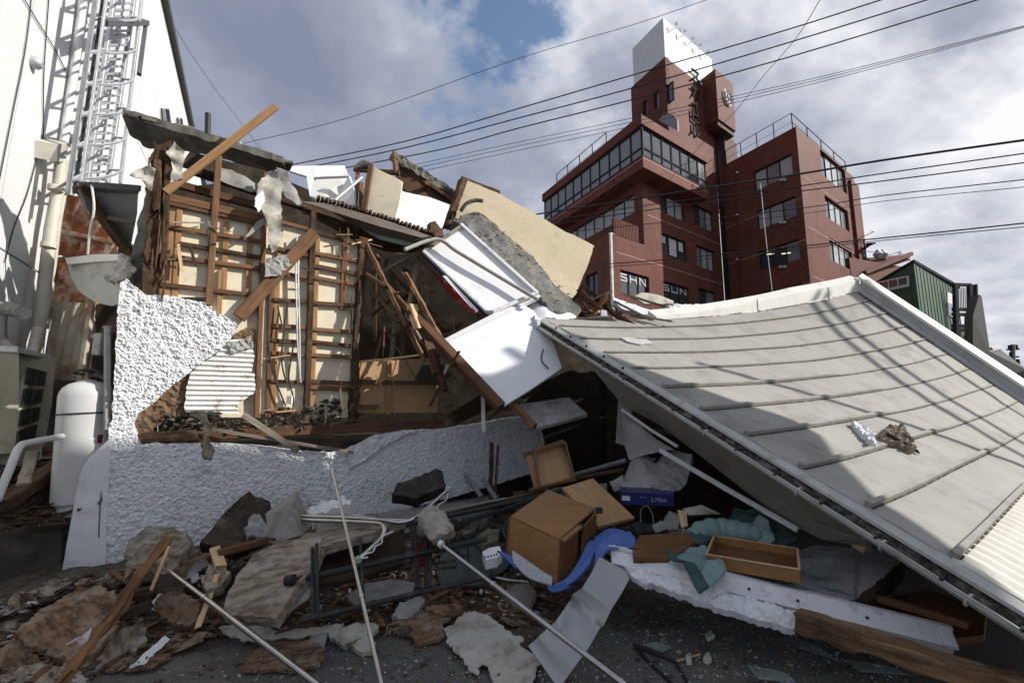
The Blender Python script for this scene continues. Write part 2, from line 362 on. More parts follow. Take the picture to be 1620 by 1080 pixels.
M_asphalt = mat('asphalt', (.185,.18,.172), (.080,.078,.075), scale=130, bump=1.0, bscale=130, rough=.92, dirt=(.21,.195,.175), damt=.35, dscale=1.6, bdist=.016)
# ================================================================== GROUND
def heightsheet(name, x0, x1, y0, y1, step, fn, m, **k):
    nx = int((x1-x0)/step)+1; ny = int((y1-y0)/step)+1; vs = []; fs = []
    for j in range(ny):
        for i in range(nx):
            x = x0+(x1-x0)*i/(nx-1); y = y0+(y1-y0)*j/(ny-1); vs.append(Vector((x, y, fn(x, y))))
    for j in range(ny-1):
        for i in range(nx-1): a = j*nx+i; fs.append((a, a+1, a+nx+1, a+nx))
    return mk(name, vs, fs, m, M=Matrix.Identity(4), smooth=True, **k)
Z0 = lambda v: v
mk('ground', [(-600,-600,-.012),(600,-600,-.012),(600,900,-.012),(-600,900,-.012)], [(0,1,2,3)], M_asphalt, M=Matrix.Identity(4), kind='structure', label='dark asphalt ground under and around everything')
heightsheet('pavement', -6, 7, -1.0, 9, 0.07, lambda x, y: 0.006*noise.noise(Vector((x*1.2, y*1.2, 0)))+0.004*noise.noise(Vector((x*6, y*6, 3))), M_asphalt, kind='structure', label='worn cracked asphalt strewn with grit')

# ================================================================== WHITE WAREHOUSE (left)
WH_P, WH_D = Vector((-7.33, 8.0, 0)), Vector((-.493, .870, 0)); WH_N = Vector((.870, .493, 0))
WHP = Plane(WH_P, WH_N)
wh = root('white_warehouse', 'tall white metal-clad warehouse wall with caged ladder at left edge', 'warehouse', tuple(WH_P+WH_D*5))
WHM = Matrix(((WH_D.x, -WH_N.x, 0, WH_P.x), (WH_D.y, -WH_N.y, 0, WH_P.y), (0, 0, 1, 0), (0, 0, 0, 1)))
pmesh = None
UP_ = Vector((0,0,1))
zj = [-.05, 3.25, 7.05, 10.8]
def whedge(z):                       # the far edge of the wall
    return 14.0 + 0.0*z
for i in range(-3, 13):
    for j in range(len(zj)-1):
        s0, s1 = i*2.0, min(i*2.0+2.0, 26.0)
        if s1 <= s0: continue
        g = .012
        vs = []; fs = []
        ribs = 8
        prof = []
        for r in range(ribs+1): prof.append((s0+g+(s1-s0-2*g)*r/ribs, 0.0))
        for (s, d) in prof:
            vs += [Vector((s, 0, zj[j]+g)), Vector((s, 0, zj[j+1]-g)), Vector((s, .06, zj[j]+g)), Vector((s, .06, zj[j+1]-g))]
        for r in range(ribs):
            a = r*4; b = a+4; fs += [(a, b, b+1, a+1), (a+2, a+3, b+3, b+2), (a, a+2, b+2, b), (a+1, b+1, b+3, a+3)]
        fs += [(0, 1, 3, 2), (ribs*4, ribs*4+2, ribs*4+3, ribs*4+1)]
        mk('wall_panel', vs, fs, M_clad, wh, WHM)
mk('wall_core', [(-6.2,.08,0),(25.9,.08,0),(25.9,.08,10.7),(-6.2,.08,10.7),(-6.2,.5,0),(25.9,.5,0),(25.9,.5,10.7),(-6.2,.5,10.7)], BOXF, mat('wall_joint', (.28,.28,.28), (.2,.2,.2)), wh, WHM)
a = WH_P-WH_D*6.1+WH_N*.05+UP_*10.86; b = WH_P+WH_D*26+WH_N*.05+UP_*10.86
beam('eave_trim', a, b, .16, .16, mat('dark_green_trim', (.10,.11,.10)), wh)
for k, (pts) in enumerate([[(259,172),(266,172),(272,214),(262,214)], [(283,187),(287,187),(292,222),(286,222)]]):
    w = plate('window', on(WHP, pts, .06), .05, glassmat('window_glass', (.03,.035,.045), .08), wh)
    q = on(WHP, pts, .075); beam('frame', q[1], q[2], .06, .05, M_galv, w, up=WH_N); beam('frame', q[0], q[3], .06, .05, M_galv, w, up=WH_N)
# downpipe with its hopper head
dp = [WHP.at(u, v, .16) for u, v in [(97,252),(92,300),(83,350),(77,400),(70,460),(60,540),(52,620)]]
pipe = tube('downpipe', dp, .06, M_cream, wh, sides=12)
tube('downpipe', [WHP.at(u, v, .14) for u, v in [(108,262),(101,300),(92,350),(86,400),(80,450),(72,520)]], .035, M_cream, wh, sides=10)
plate('hopper_head', on(WHP, [(91,229),(106,226),(104,256),(90,256)], .20), .16, M_cream, pipe)
for u, v in [(88,298),(77,388)]:
    p = WHP.at(u, v, .16); tube('pipe_clip', [p-Vector((0,0,.03)), p+Vector((0,0,.03))], .075, M_cream, pipe, sides=12)
tube('rain_pipe', [WHP.at(u, v, .07) for u, v in [(133,-20),(128,30),(118,110),(109,170),(101,225)]], .045, M_clad, wh)
for u, v in [(50,98),(109,219)]:
    p = WHP.at(u, v, .0); tube('vent_cap', [p, p+WH_N*.05, p+WH_N*.09], .06, M_galv, wh, sides=12, radii=[.07,.07,.04])
for pts in [[(50,-10),(47,25),(38,90),(22,170),(8,240),(-4,300)], [(78,-10),(73,60),(69,130),(69,205),(68,214)], [(68,214),(60,245),(42,310),(22,360),(8,415)], [(68,214),(85,245),(115,275),(150,290)], [(32,-12),(60,35),(88,80),(112,130)]]:
    tube('wall_cable', [WHP.at(u, v, -.0+.015) for u, v in pts], .006, M_rubber, wh, sides=5, curve=4)
# caged ladder
lad = boxm('caged_ladder', WHP.at(160, 300, .3), .5, .05, .05, M_galv, wh, rot=Matrix.Rotation(math.atan2(WH_D.y, WH_D.x), 3, 'Z'))
def wline(u0, v0, u1, v1, o, r, nm, m=M_galv):
    p, q = WHP.at(u0, v0, o), WHP.at(u1, v1, o); d = (q-p)*.12
    beam(nm, p, q+d, r, r*.5, m, lad, up=WH_N); return p, q+d
lA = wline(137,292,180,0, .16, .10, 'ladder_rail'); lB = wline(170,290,212,0, .16, .10, 'ladder_rail')
cA = wline(107,307,151,0, .36, .07, 'cage_bar'); cB = wline(190,290,224,0, .42, .07, 'cage_bar')
wline(127,300,168,0, .50, .05, 'cage_bar'); wline(118,305,163,0, .18, .05, 'conduit', M_rubber)
nr = 28
for i in range(nr):
    t = (i+.5)/nr; beam('rung', lA[0].lerp(lA[1], t), lB[0].lerp(lB[1], t),   .03, .03, M_galv, lad)
for t in [.06,.21,.35,.49,.64,.80,.95]:
    a, b = cA[0].lerp(cA[1], t), cB[0].lerp(cB[1], t); c, d = lA[0].lerp(lA[1], t), lB[0].lerp(lB[1], t)
    vs, fs = tube_geo([c, a, a.lerp(b,.33)+WH_N*.08, a.lerp(b,.67)+WH_N*.08, b, d], .018, 5); mk('cage_hoop', vs, fs, M_galv, lad)
for t in [.1,.3,.5,.7,.9]:
    for q in (lA, lB): p = q[0].lerp(q[1], t); beam('standoff', p, p-WH_N*.155, .05, .05, M_galv, lad)
for t in (.80,):
    a = cA[0].lerp(cA[1], t); b = lB[0].lerp(lB[1], t)+WH_N*.1; beam('cage_platform_bar', a+WH_N*.1, b+WH_N*.1, .10, .08, mat('dark_steel_bar', (.10,.10,.11)), lad)
    beam('cage_platform_bar', b+WH_N*.1, WHP.at(220, 118, .5), .06, .06, bpy.data.materials['dark_steel_bar'], lad)

# ================================================================== BRICK BUILDING
def brickmat(name, c1, c2, joint):
    m = bpy.data.materials.new(name); m.use_nodes = True; t = m.node_tree; n = t.nodes; l = t.links; b = n['Principled BSDF']
    b.inputs['Roughness'].default_value = .65; b.inputs['Specular IOR Level'].default_value = .1
    tcn = n.new('ShaderNodeTexCoord'); s = n.new('ShaderNodeSeparateXYZ'); l.new(tcn.outputs['Object'], s.inputs[0])
    cb = n.new('ShaderNodeCombineXYZ'); l.new(s.outputs[0], cb.inputs[0]); l.new(s.outputs[2], cb.inputs[1])
    br = n.new('ShaderNodeTexBrick'); l.new(cb.outputs[0], br.inputs[0]); br.inputs['Scale'].default_value = 1.0
    br.inputs['Brick Width'].default_value = .24; br.inputs['Row Height'].default_value = .075; br.inputs['Mortar Size'].default_value = .006
    br.inputs['Color1'].default_value = (*c1, 1); br.inputs['Color2'].default_value = (*c2, 1); br.inputs['Mortar'].default_value = (*joint, 1)
    no = n.new('ShaderNodeTexNoise'); no.inputs['Scale'].default_value = .5; no.inputs['Detail'].default_value = 9; no.inputs['Roughness'].default_value = .7; l.new(tcn.outputs['Object'], no.inputs[0])
    hs = n.new('ShaderNodeHueSaturation'); l.new(br.outputs[0], hs.inputs['Color'])
    mr = n.new('ShaderNodeMapRange'); l.new(no.outputs['Fac'], mr.inputs[0]); mr.inputs[1].default_value = .3; mr.inputs[2].default_value = .7; mr.inputs[3].default_value = .72; mr.inputs[4].default_value = 1.25
    l.new(mr.outputs[0], hs.inputs['Value']); l.new(hs.outputs[0], b.inputs['Base Color']); return m
M_brick = brickmat('red_brick_tile', (.148,.044,.030), (.095,.029,.021), (.125,.068,.055))
M_joint = mat('pale_joint', (.33,.20,.17), bump=0)
M_wframe = mat('dark_window_frame', (.03,.03,.033), bump=0, rough=.85, spec=.05)
M_bglass = glassmat('dark_window_glass', (.035,.04,.05), .03, spec=1.0)
M_bglass2 = glassmat('curtain_reflection_glass', (.32,.33,.34), .25)  # pale base colour stands in for sky reflection as well as curtains
M_bglass3 = glassmat('grey_film_glass', (.17,.17,.178), .12, spec=.8)
M_brickdark = mat('brick_soffit', (.07,.028,.02), bump=0)
M_ltr = mat('white_window_letter', (.55,.55,.55), bump=0)
C1 = Vector((9.6, 31.7, 0)); dL = Vector((-.447,.894,0)); dR = Vector((.795,.607,0))
nL = Vector((-.894,-.447,0)); nR = Vector((.607,-.795,0))
bb = root('brick_building', 'red brick office building with rooftop sign tower and white penthouse', 'building', (14, 35, 0))
class Face:
    def __init__(s, o, d, n): s.o, s.d, s.n = Vector(o), Vector(d).normalized(), Vector(n).normalized(); s.pl = Plane(o, n)
    def M(s): return Matrix(((s.d.x, -s.n.x, 0, s.o.x), (s.d.y, -s.n.y, 0, s.o.y), (0, 0, 1, 0), (0, 0, 0, 1)))
    def sz(s, u, v): p = s.pl.at(u, v); return ((p-s.o).dot(s.d), p.z)
    def s(s_, u, v=400): return s_.sz(u, v)[0]
    def z(s_, u, v): return s_.sz(u, v)[1]
def wallface(name, F, s0, s1, z0, z1, holes, m, parent, thick=.45):
    """a wall in the face's own frame with real openings"""
    xs = sorted(set([s0, s1]+[h[0] for h in holes]+[h[1] for h in holes])); zs = sorted(set([z0, z1]+[h[2] for h in holes]+[h[3] for h in holes]))
    xs = [x for x in xs if s0 <= x <= s1]; zs = [z for z in zs if z0 <= z <= z1]
    vs, fs = [], []
    solid = lambda i, j: 0 <= i < len(xs)-1 and 0 <= j < len(zs)-1 and not any(h[0]-1e-6 <= xs[i] and xs[i+1] <= h[1]+1e-6 and h[2]-1e-6 <= zs[j] and zs[j+1] <= h[3]+1e-6 for h in holes)
    def q(*p): b = len(vs); vs.extend(Vector(x) for x in p); fs.append(tuple(range(b, b+len(p))))
    for i in range(len(xs)-1):
        for j in range(len(zs)-1):
            if not solid(i, j): continue
            a, b, c, d = xs[i], xs[i+1], zs[j], zs[j+1]
            q((a,0,c),(b,0,c),(b,0,d),(a,0,d)); q((a,thick,c),(a,thick,d),(b,thick,d),(b,thick,c))
            if not solid(i-1, j): q((a,0,c),(a,0,d),(a,thick,d),(a,thick,c))
            if not solid(i+1, j): q((b,0,c),(b,thick,c),(b,thick,d),(b,0,d))
            if not solid(i, j-1): q((a,0,c),(a,thick,c),(b,thick,c),(b,0,c))
            if not solid(i, j+1): q((a,0,d),(b,0,d),(b,thick,d),(a,thick,d))
    me = bpy.data.meshes.new(name); me.from_pydata([tuple(v) for v in vs], [], fs); me.materials.append(m)
    return mk(name, vs, fs, m, parent, F.M(), mesh=me)
def window(F, h, n, parent, kinds='d', rec=.16, rows=1, letters=None, fw=.09):
    """window in the opening h of face F: frame part with one pane sub-part per light"""
    s0, s1, z0, z1 = h; vs, fs = [], []
    def bx(a, b, c, d, y0, y1):
        o = len(vs); vs.extend([Vector(p) for p in [(a,y0,c),(b,y0,c),(b,y0,d),(a,y0,d),(a,y1,c),(b,y1,c),(b,y1,d),(a,y1,d)]])
        fs.extend(tuple(o+i for i in f) for f in BOXF)
    e = .003
    bx(s0+e, s1-e, z1-fw, z1-e, rec, rec+.1); bx(s0+e, s1-e, z0+e, z0+fw, rec, rec+.1)
    for i in range(n+1):
        x = s0+(s1-s0)*i/n; x = min(max(x, s0+fw/2+e), s1-fw/2-e); bx(x-fw/2, x+fw/2, z0+fw, z1-fw, rec, rec+.1)
    for j in range(1, rows):
        z = z0+(z1-z0)*.3; bx(s0+fw, s1-fw, z-fw/2, z+fw/2, rec+.004, rec+.09)
    w = mk('window', vs, fs, M_wframe, parent, F.M())
    for i in range(n):
        a = s0+(s1-s0)*i/n; b = s0+(s1-s0)*(i+1)/n; k = kinds[i % len(kinds)]
        m = {'d': M_bglass, 'c': M_bglass2, 'g': M_bglass3}[k]
        mk('pane', [(a,rec+.05,z0),(b,rec+.05,z0),(b,rec+.05,z1),(a,rec+.05,z1),(a,rec+.07,z0),(b,rec+.07,z0),(b,rec+.07,z1),(a,rec+.07,z1)], BOXF, m, w, F.M())
        if k == 'h': pass
    if letters:
        for i, ch in enumerate(letters):
            a = s0+(s1-s0)*i/n+.14; b = s0+(s1-s0)*(i+1)/n-.14
            letter_strokes('window_letter', ch, F, a+.05, b-.05, z1-.62, z1-.20, .10, M_ltr, w, y=rec+.012)
    return w
STROKES = {
 'S': [[(1,1),(0,1),(0,.55),(1,.45),(1,0),(0,0)]], 'H': [[(0,0),(0,1)],[(1,0),(1,1)],[(0,.5),(1,.5)]], 'N': [[(0,0),(0,1),(1,0),(1,1)]],
 'U': [[(0,1),(0,0),(1,0),(1,1)]], 'P': [[(0,0),(0,1),(1,1),(1,.5),(0,.5)]], '4': [[(.75,0),(.75,1),(0,.3),(1,.3)]],
 'ス': [[(.1,.95),(.85,.95),(.6,.5),(.05,.0)],[(.55,.42),(.95,.02)]],
 'カ': [[(.05,.72),(.95,.72),(.85,.08),(.65,.12)],[(.45,1),(.42,.5),(.1,0)]],
 'イ': [[(.85,1),(.5,.65),(.05,.4)],[(.55,.68),(.55,0)]],
 'ビ': [[(.1,.95),(.1,.08),(.95,.05)],[(.1,.55),(.75,.68)],[(.7,1.0),(.78,.84)],[(.88,1.05),(.98,.9)]],
 'ル': [[(.25,.95),(.25,.4),(.0,.02)],[(.6,1),(.6,.08),(1,.42)]],
}
def letter_strokes(name, ch, F, a, b, z0, z1, w, m, parent, y=0.0, d=.01):
    vs, fs = [], []
    for st in STROKES[ch]:
        pts = [(a+(b-a)*p[0], z0+(z1-z0)*p[1]) for p in st]
        for (p, q) in zip(pts, pts[1:]):
            dx, dz = q[0]-p[0], q[1]-p[1]; l = math.hypot(dx, dz) or 1; ex, ez = dx/l*w/2, dz/l*w/2; nx, nz = -ez, ex
            o = len(vs); c = [(p[0]-ex+nx, p[1]-ez+nz),(p[0]-ex-nx, p[1]-ez-nz),(q[0]+ex-nx, q[1]+ez-nz),(q[0]+ex+nx, q[1]+ez+nz)]
            yy = y - random.random()*.002
            vs += [Vector((x, yy-d, z)) for x, z in c]+[Vector((x, yy, z)) for x, z in c]; fs += [tuple(o+i for i in f) for f in BOXF]
    return mk(name, vs, fs, m, parent, F.M())
FL = Face(C1, dL, nL); FR = Face(C1, dR, nR)
# --- overhanging top storey
o_ = 1.35; Co = C1 + (nL+nR)*(o_/(1+nL.dot(nR)))
FLo = Face(Co, dL, nL); FRo = Face(Co, dR, nR)
zr = P(1028,183,Co.y).z; zg1 = P(1028,198,Co.y).z; zg0 = P(1028,246,Co.y).z; zb0 = P(1028,264,Co.y).z
sLo = FLo.s(860, 310); sRo = FRo.s(1117, 260)
def prism(name, base, z0, z1, m, parent):
    n = len(base); vs = [Vector((p.x, p.y, z0)) for p in base]+[Vector((p.x, p.y, z1)) for p in base]
    fs = [tuple(range(n)), tuple(range(n, 2*n))]+[(i, (i+1) % n, n+(i+1) % n, n+i) for i in range(n)]
    return mk(name, vs, fs, m, parent)
def quadbase(o, a, la, b, lb, grow=0.0):
    a, b = a.normalized(), b.normalized()
    return [o-a*grow-b*grow, o+a*(la+grow)-b*grow, o+a*(la+grow)+b*(lb+grow), o-a*grow+b*(lb+grow)]
prism('roof_slab', quadbase(Co, dL, sLo, dR, sRo, .12), zg1, zr, M_brick, bb)
prism('overhang_base', quadbase(Co, dL, sLo, dR, sRo, 0), zb0, zg0, M_brick, bb)
prism('overhang_core', quadbase(Co+dL*.5+dR*.5, dL, sLo-1, dR, sRo-1, 0), zg0, zg1, M_brickdark, bb)
window(FLo, (0.02, sLo, zg0+.01, zg1-.01), 11, bb, 'g', rec=.05, rows=2, fw=.13)
window(FRo, (0.02, sRo, zg0+.01, zg1-.01), 7, bb, 'ddddddg', rec=.05, rows=2, fw=.13)
for F_, s_ in ((FLo, sLo), (FRo, sRo)):
    mk('joint_line', [(0,-.02,zb0+.62),(s_,-.02,zb0+.62),(s_,-.02,zb0+.70),(0,-.02,zb0+.70),(0,0,zb0+.62),(s_,0,zb0+.62),(s_,0,zb0+.70),(0,0,zb0+.70)], BOXF, M_joint, bb, F_.M())
# --- main block walls with windows
def hole(F, u0, u1, uref, v0, v1):
    z0, z1 = F.z(uref, v1), F.z(uref, v0); vm = (v0+v1)/2
    return (F.s(u0, vm), F.s(u1, vm), min(z0, z1), max(z0, z1)) if F.s(u0, vm) < F.s(u1, vm) else (F.s(u1, vm), F.s(u0, vm), min(z0, z1), max(z0, z1))
sL = FL.s(864, 360); sR = FR.s(1138, 350)
hLs = hole(FL, 897, 1003, 1003, 306, 336); hLd = hole(FL, 922, 946, 946, 428, 470)
wallface('wall', FL, 0, sL, 0, zb0, [hLs, hLd], M_brick, bb)
window(FL, hLs, 7, bb, 'c'); window(FL, hLd, 2, bb, 'd')
hR = [hole(FR, 1044, 1082, 1044, 303, 334), hole(FR, 1098, 1128, 1098, 322, 354), hole(FR, 1047.5, 1086, 1047.5, 368, 402),
      hole(FR, 1102, 1130.5, 1102, 387, 420), hole(FR, 1050, 1090, 1050, 444, 484), hole(FR, 1106, 1134, 1106, 455, 500)]
wallface('wall', FR, .46, sR, 0, zr-.2, hR, M_brick, bb)
for h, n_, kk, lt in zip(hR, (3,3,3,3,3,2), ('dcc','dgc','ddd','gcc','ddd','dg'), (None,None,None,None,'SUN',None)): window(FR, h, n_, bb, kk, letters=lt)
def strip(F, s0, s1, z, m=M_joint, w=.07, vert=False, y=-.012):
    a = [(s0,y,z-w/2),(s1,y,z-w/2),(s1,y,z+w/2),(s0,y,z+w/2),(s0,0,z-w/2),(s1,0,z-w/2),(s1,0,z+w/2),(s0,0,z+w/2)]
    mk('joint_line', a, BOXF, m, bb, F.M())
for v in (342, 415): strip(FR, .5, sR, FR.z(1030, v))
# sheets of paper on the third-floor window
w0 = hR[2]
for i, (fa, fb, zz) in enumerate([(.05,.22,.62),(.36,.66,.15),(.76,.93,.5)]):
    s0 = w0[0]+(w0[1]-w0[0])*fa; s1 = w0[0]+(w0[1]-w0[0])*fb; z0 = w0[2]+(w0[3]-w0[2])*zz; z1 = w0[3]-.1
    mk('window_paper', [(s0,.20,z0),(s1,.20,z0),(s1,.20,z1),(s0,.20,z1),(s0,.205,z0),(s1,.205,z0),(s1,.205,z1),(s0,.205,z1)], BOXF, M_ltr, bb, FR.M())
# --- lower extension with its pale corner strip
X1 = P(966, 370, 27.8); X1.z = 0
FX = Face(X1, dR, nR); FXL = Face(X1, dL, nL); zx = P(966, 369, 27.8).z
sX = FX.s(1030, 430)
hX = hole(FX, 982, 1027, 982, 426, 464)
wallface('extension_wall', FX, .0, sX, 0, zx, [hX], M_brick, bb); window(FX, hX, 3, bb, 'ddd', letters='SHN')
hXL = hole(FXL, 926, 946, 946, 428, 470)
wallface('extension_wall', FXL, 0, FXL.s(880, 400), 0, zx+.001, [hXL], M_brick, bb); window(FXL, hXL, 2, bb, 'd')
prism('pale_corner_strip', quadbase(X1+nL*.03+nR*.03, dL, .25, dR, .32), 0, zx+.05, mat('pale_weathered_render', (.6,.58,.55), (.38,.34,.32), scale=5), bb)
prism('extension_roof', quadbase(X1+dL*.3+dR*.1, dL, FXL.s(880,400)-.3, dR, sX-.3), zx-.5, zx-.1, M_brickdark, bb)
zsl = FX.z(1000, 352)
for i in range(16):
    s0 = .45+i*(sX*.62)/16; mk('vertical_fin', [(s0,.05,zx+.06),(s0+.09,.05,zx+.06),(s0+.09,.05,zx+1.2+.0*i),(s0,.05,zx+1.2),(s0,.25,zx+.06),(s0+.09,.25,zx+.06),(s0+.09,.25,zx+1.2),(s0,.25,zx+1.2)], BOXF, M_brick, bb, FX.M())
strip(FX, .4, sX, FX.z(970, 397))
# --- tower
T = C1 + dR*3.87; FT = Face(T, dR, nR); FTL = Face(T, dL, nL)
sTL = FTL.s(999, 165); zt = P(1077, 90, T.y).z; zw = P(1072, 27, T.y).z
hT = [hole(FTL, 1017, 1024, 1024, 156, 184), hole(FTL, 1034, 1042.5, 1042, 141, 170), hole(FTL, 1053, 1063, 1063, 126, 157)]
wallface('tower_wall', FTL, 0, sTL, zr-3, zt, hT, M_brick, bb)
for h in hT: window(FTL, h, 1, bb, 'd')
sT = FT.s(1136, 200)
wallface('tower_wall', FT, .46, sT, zr-.2, zt+.001, [], M_brick, bb)
prism('tower_core', quadbase(T+dL*.5+dR*.5, dL, sTL-.5, dR, sT-.5), zr-3, zt, M_brick, bb)
wb = prism('white_penthouse', quadbase(T-dL*.0+dL*.05+dR*.05, dL, sTL-.4, dR, sT-.35), zt+.01, zw, M_clad, bb)
for i in range(22):
    s0 = .1+i*(sTL-.6)/22; mk('cladding_rib', [(s0,.03,zt+.1),(s0+.06,.03,zt+.1),(s0+.06,.03,zw-.1),(s0,.03,zw-.1),(s0,.08,zt+.1),(s0+.06,.08,zt+.1),(s0+.06,.08,zw-.1),(s0,.08,zw-.1)], BOXF, M_clad, wb, FTL.M())
for i in range(20):
    s0 = .1+i*(sT-.6)/20; mk('cladding_rib', [(s0,.03,zt+.1),(s0+.06,.03,zt+.1),(s0+.06,.03,zw-.1),(s0,.03,zw-.1),(s0,.08,zt+.1),(s0+.06,.08,zt+.1),(s0+.06,.08,zw-.1),(s0,.08,zw-.1)], BOXF, M_clad, wb, FT.M())
for i in range(5):      # floodlights on brackets above the parapet
    p = T+dR*(1.2+i*1.25)+nR*.9; p.z = zw-.55
    vs, fs = tube_geo([p-nR*.9+Vector((0,0,.0)), p-nR*.45-Vector((0,0,.1)), p-nR*.45+Vector((0,0,.15))], .04, 5)
    fl = mk('floodlight', vs, fs, M_clad, wb); boxm('lamp_head', p-nR*.45+Vector((0,0,.25)), .2, .14, .2, M_clad, fl)
p = T+dR*5.5+dL*2; tube('antenna', [Vector((p.x, p.y, zw)), Vector((p.x, p.y, zw+3.6))], .03, M_wframe, bb, sides=5)
# arched dormer window on the terrace roof below the tower
q = [FTL.sz(u, v) for u, v in [(1043,191),(1050,184),(1058,180),(1068,183),(1073,190),(1074,208)]]
pa = [T + dL*s_ + nL*.12 + Vector((0,0,z)) for s_, z in q]
plate('dormer_window', pa, .1, M_bglass3, bb)
# letters on the tower
zl = [(112,128),(136,154),(160,172),(176,193),(197,214)]
for ch, (va, vb) in zip('スカイビル', zl):
    z1, z0 = FT.z(1094, va), FT.z(1094, vb); s0 = FT.s(1091, va); s1 = FT.s(1103, va)
    letter_strokes('tower_letter', ch, FT, s0, s1, z0, z1, .16, M_wframe, bb, y=-.12, d=.1)
# sign box with the round emblem
S0 = C1 + dR*FR.s(1116, 200); S0 = C1 + dR*FR.s(1113, 150); pS = S0 - dL*1.36
FS = Face(pS, dR, nR); zs1, zs0 = P(1136,109,pS.y).z, P(1136,188,pS.y).z; sS = FS.s(1160, 150)
sb = prism('sign_box', quadbase(pS, dR, sS, dL, 1.5), zs0, zs1, M_brick, bb)
prism('sign_box_base', quadbase(pS+dL*.15+dR*.1, dR, sS-.2, dL, 1.3), zs0-.45, zs0-.005, M_brickdark, bb)
sc, zc_ = FS.sz(1149.5, 156); rE = (FS.z(1149,144)-FS.z(1149,168))/2
cen = pS + FS.d*sc + Vector((0,0,zc_))
tube('emblem', [cen+nR*.01, cen+nR*.12], rE, M_clad, bb, sides=28)
M_emb = mat('grey_emblem_ring', (.12,.11,.11), bump=0)
def ringgeo(c, r, t, n, y):
    vs, fs = [], []
    for i in range(n):
        a = 2*math.pi*i/n
        for rr in (r-t, r+t):
            for yy in (y, y+.05): vs.append(c + FS.d*math.cos(a)*rr + Vector((0,0,math.sin(a)*rr)) + nR*yy)
    for i in range(n):
        a = i*4; b = ((i+1) % n)*4; fs += [(a+1,b+1,b+3,a+3),(a,a+1,b+1,b),(a+2,b+2,b+3,a+3)]
    return vs, fs
vs, fs = ringgeo(cen, rE*.90, rE*.03, 28, .13); mk('emblem_ring', vs, fs, M_emb, bb)
for k in range(4):
    a = math.pi/4+k*math.pi/2; vs, fs = ringgeo(cen+FS.d*math.cos(a)*rE*.4+Vector((0,0,math.sin(a)*rE*.4)), rE*.33, rE*.05, 16, .13); mk('emblem_ring', vs, fs, M_emb, bb)
# --- stair glazing between block and wing
E = C1 + dR*sR; E2 = Vector((21.65, 32.1, 0))+dL*6.65; dE = (E2-E).normalized(); nE = Vector((dE.y, -dE.x, 0))
FE = Face(E, dE, nE); lE = (E2-E).length; zE = FE.z(1150, 196)
for i in range(7):
    z1 = zE*(i+1)/7; z0 = zE*i/7
    mk('stair_glazing', [(0,.3,z0+.05),(lE,.3,z0+.05),(lE,.3,z1-.05),(0,.3,z1-.05),(0,.4,z0+.05),(lE,.4,z0+.05),(lE,.4,z1-.05),(0,.4,z1-.05)], BOXF, M_bglass if i > 4 else M_wframe, bb, FE.M())
mk('stair_mullion', [(0,.2,0),(.12,.2,0),(.12,.2,zE),(0,.2,zE),(0,.5,0),(.12,.5,0),(.12,.5,zE),(0,.5,zE)], BOXF, M_wframe, bb, FE.M())
prism('stair_core', [E+nE*-.42-dE*.1, E2+nE*-.42+dE*.3, E2+nE*-4+dE*.3, E+nE*-4-dE*.1], 0, zE, M_brickdark, bb)
# --- wing
C2 = Vector((21.65, 32.1, 0)); FWL = Face(C2, dL, nL); FWR = Face(C2, dR, nR); zw1 = P(1285.5, 200, 32.1).z
sWL = (E2-C2).dot(dL); sWR = FWR.s(1357, 340)
hW = [hole(FWL, 1190, 1253, 1253, 242, 276), hole(FWL, 1195, 1259.5, 1259, 309, 342), hole(FWL, 1199, 1265, 1265, 377, 411), hole(FWL, 1205, 1271, 1271, 447, 482)]
wallface('wall', FWL, 0, sWL, 0, zw1, hW, M_brick, bb)
for h, kk in zip(hW, ('cgc','ccg','ddg','dcc')): window(FWL, h, 3, bb, kk[::-1])
for s0, z0, ln in ((.8,.35,.7),(2.1,.55,.6),(4.2,.15,.8)):        # lit ceiling lamps seen through the third-floor glass
    h = hW[2]; lm = bpy.data.materials.get('lit_tube') or glassmat('lit_tube', (.9,.85,.6)); lm.node_tree.nodes['Principled BSDF'].inputs['Emission Color'].default_value = (1,.85,.5,1); lm.node_tree.nodes['Principled BSDF'].inputs['Emission Strength'].default_value = .9
    a = h[0]+s0; zz = h[2]+(h[3]-h[2])*z0+.2
    mk('ceiling_lamp', [(a,.2,zz),(a+ln,.2,zz+.12),(a+ln,.2,zz+.20),(a,.2,zz+.08),(a,.206,zz),(a+ln,.206,zz+.12),(a+ln,.206,zz+.20),(a,.206,zz+.08)], BOXF, lm, bb, FWL.M())
hV = [hole(FWR, 1299, 1335, 1299, 237, 275), hole(FWR, 1306, 1340, 1306, 309, 342), hole(FWR, 1313, 1347, 1313, 376, 410)]
sV = FWR.s(1346, 330)
wallface('wall', FWR, .46, sWR, 0, zw1-.001, hV, M_brick, bb)
for h in hV: window(FWR, h, 4, bb, 'dccg')
mk('corner_pier', [(sV,-.25,0),(sWR+.3,-.25,0),(sWR+.3,-.25,zw1-.9),(sV,-.25,zw1-.9),(sV,.3,0),(sWR+.3,.3,0),(sWR+.3,.3,zw1-.9),(sV,.3,zw1-.9)], BOXF, M_brick, bb, FWR.M())
prism('wing_core', quadbase(C2+dL*.5+dR*.5, dL, sWL-1, dR, sWR-1), 0, zw1-.3, M_brickdark, bb)
prism('main_core', quadbase(C1+dL*.5+dR*.5, dL, sL-1, dR, sR-1), 0, zb0+.2, M_brickdark, bb)
for v in (300, 371, 443): strip(FWL, 0, sWL, FWL.z(1300, v)); strip(FWR, .5, sV, FWR.z(1300, v))
for v in (285, 352, 422):
    for u in (1166, 1235, 1241):
        p = FWL.pl.at(u, v-(0 if u > 1200 else 12), .1); boxm('wall_lamp', p, .22, .22, .18, M_ltr, bb, bevel=.05)
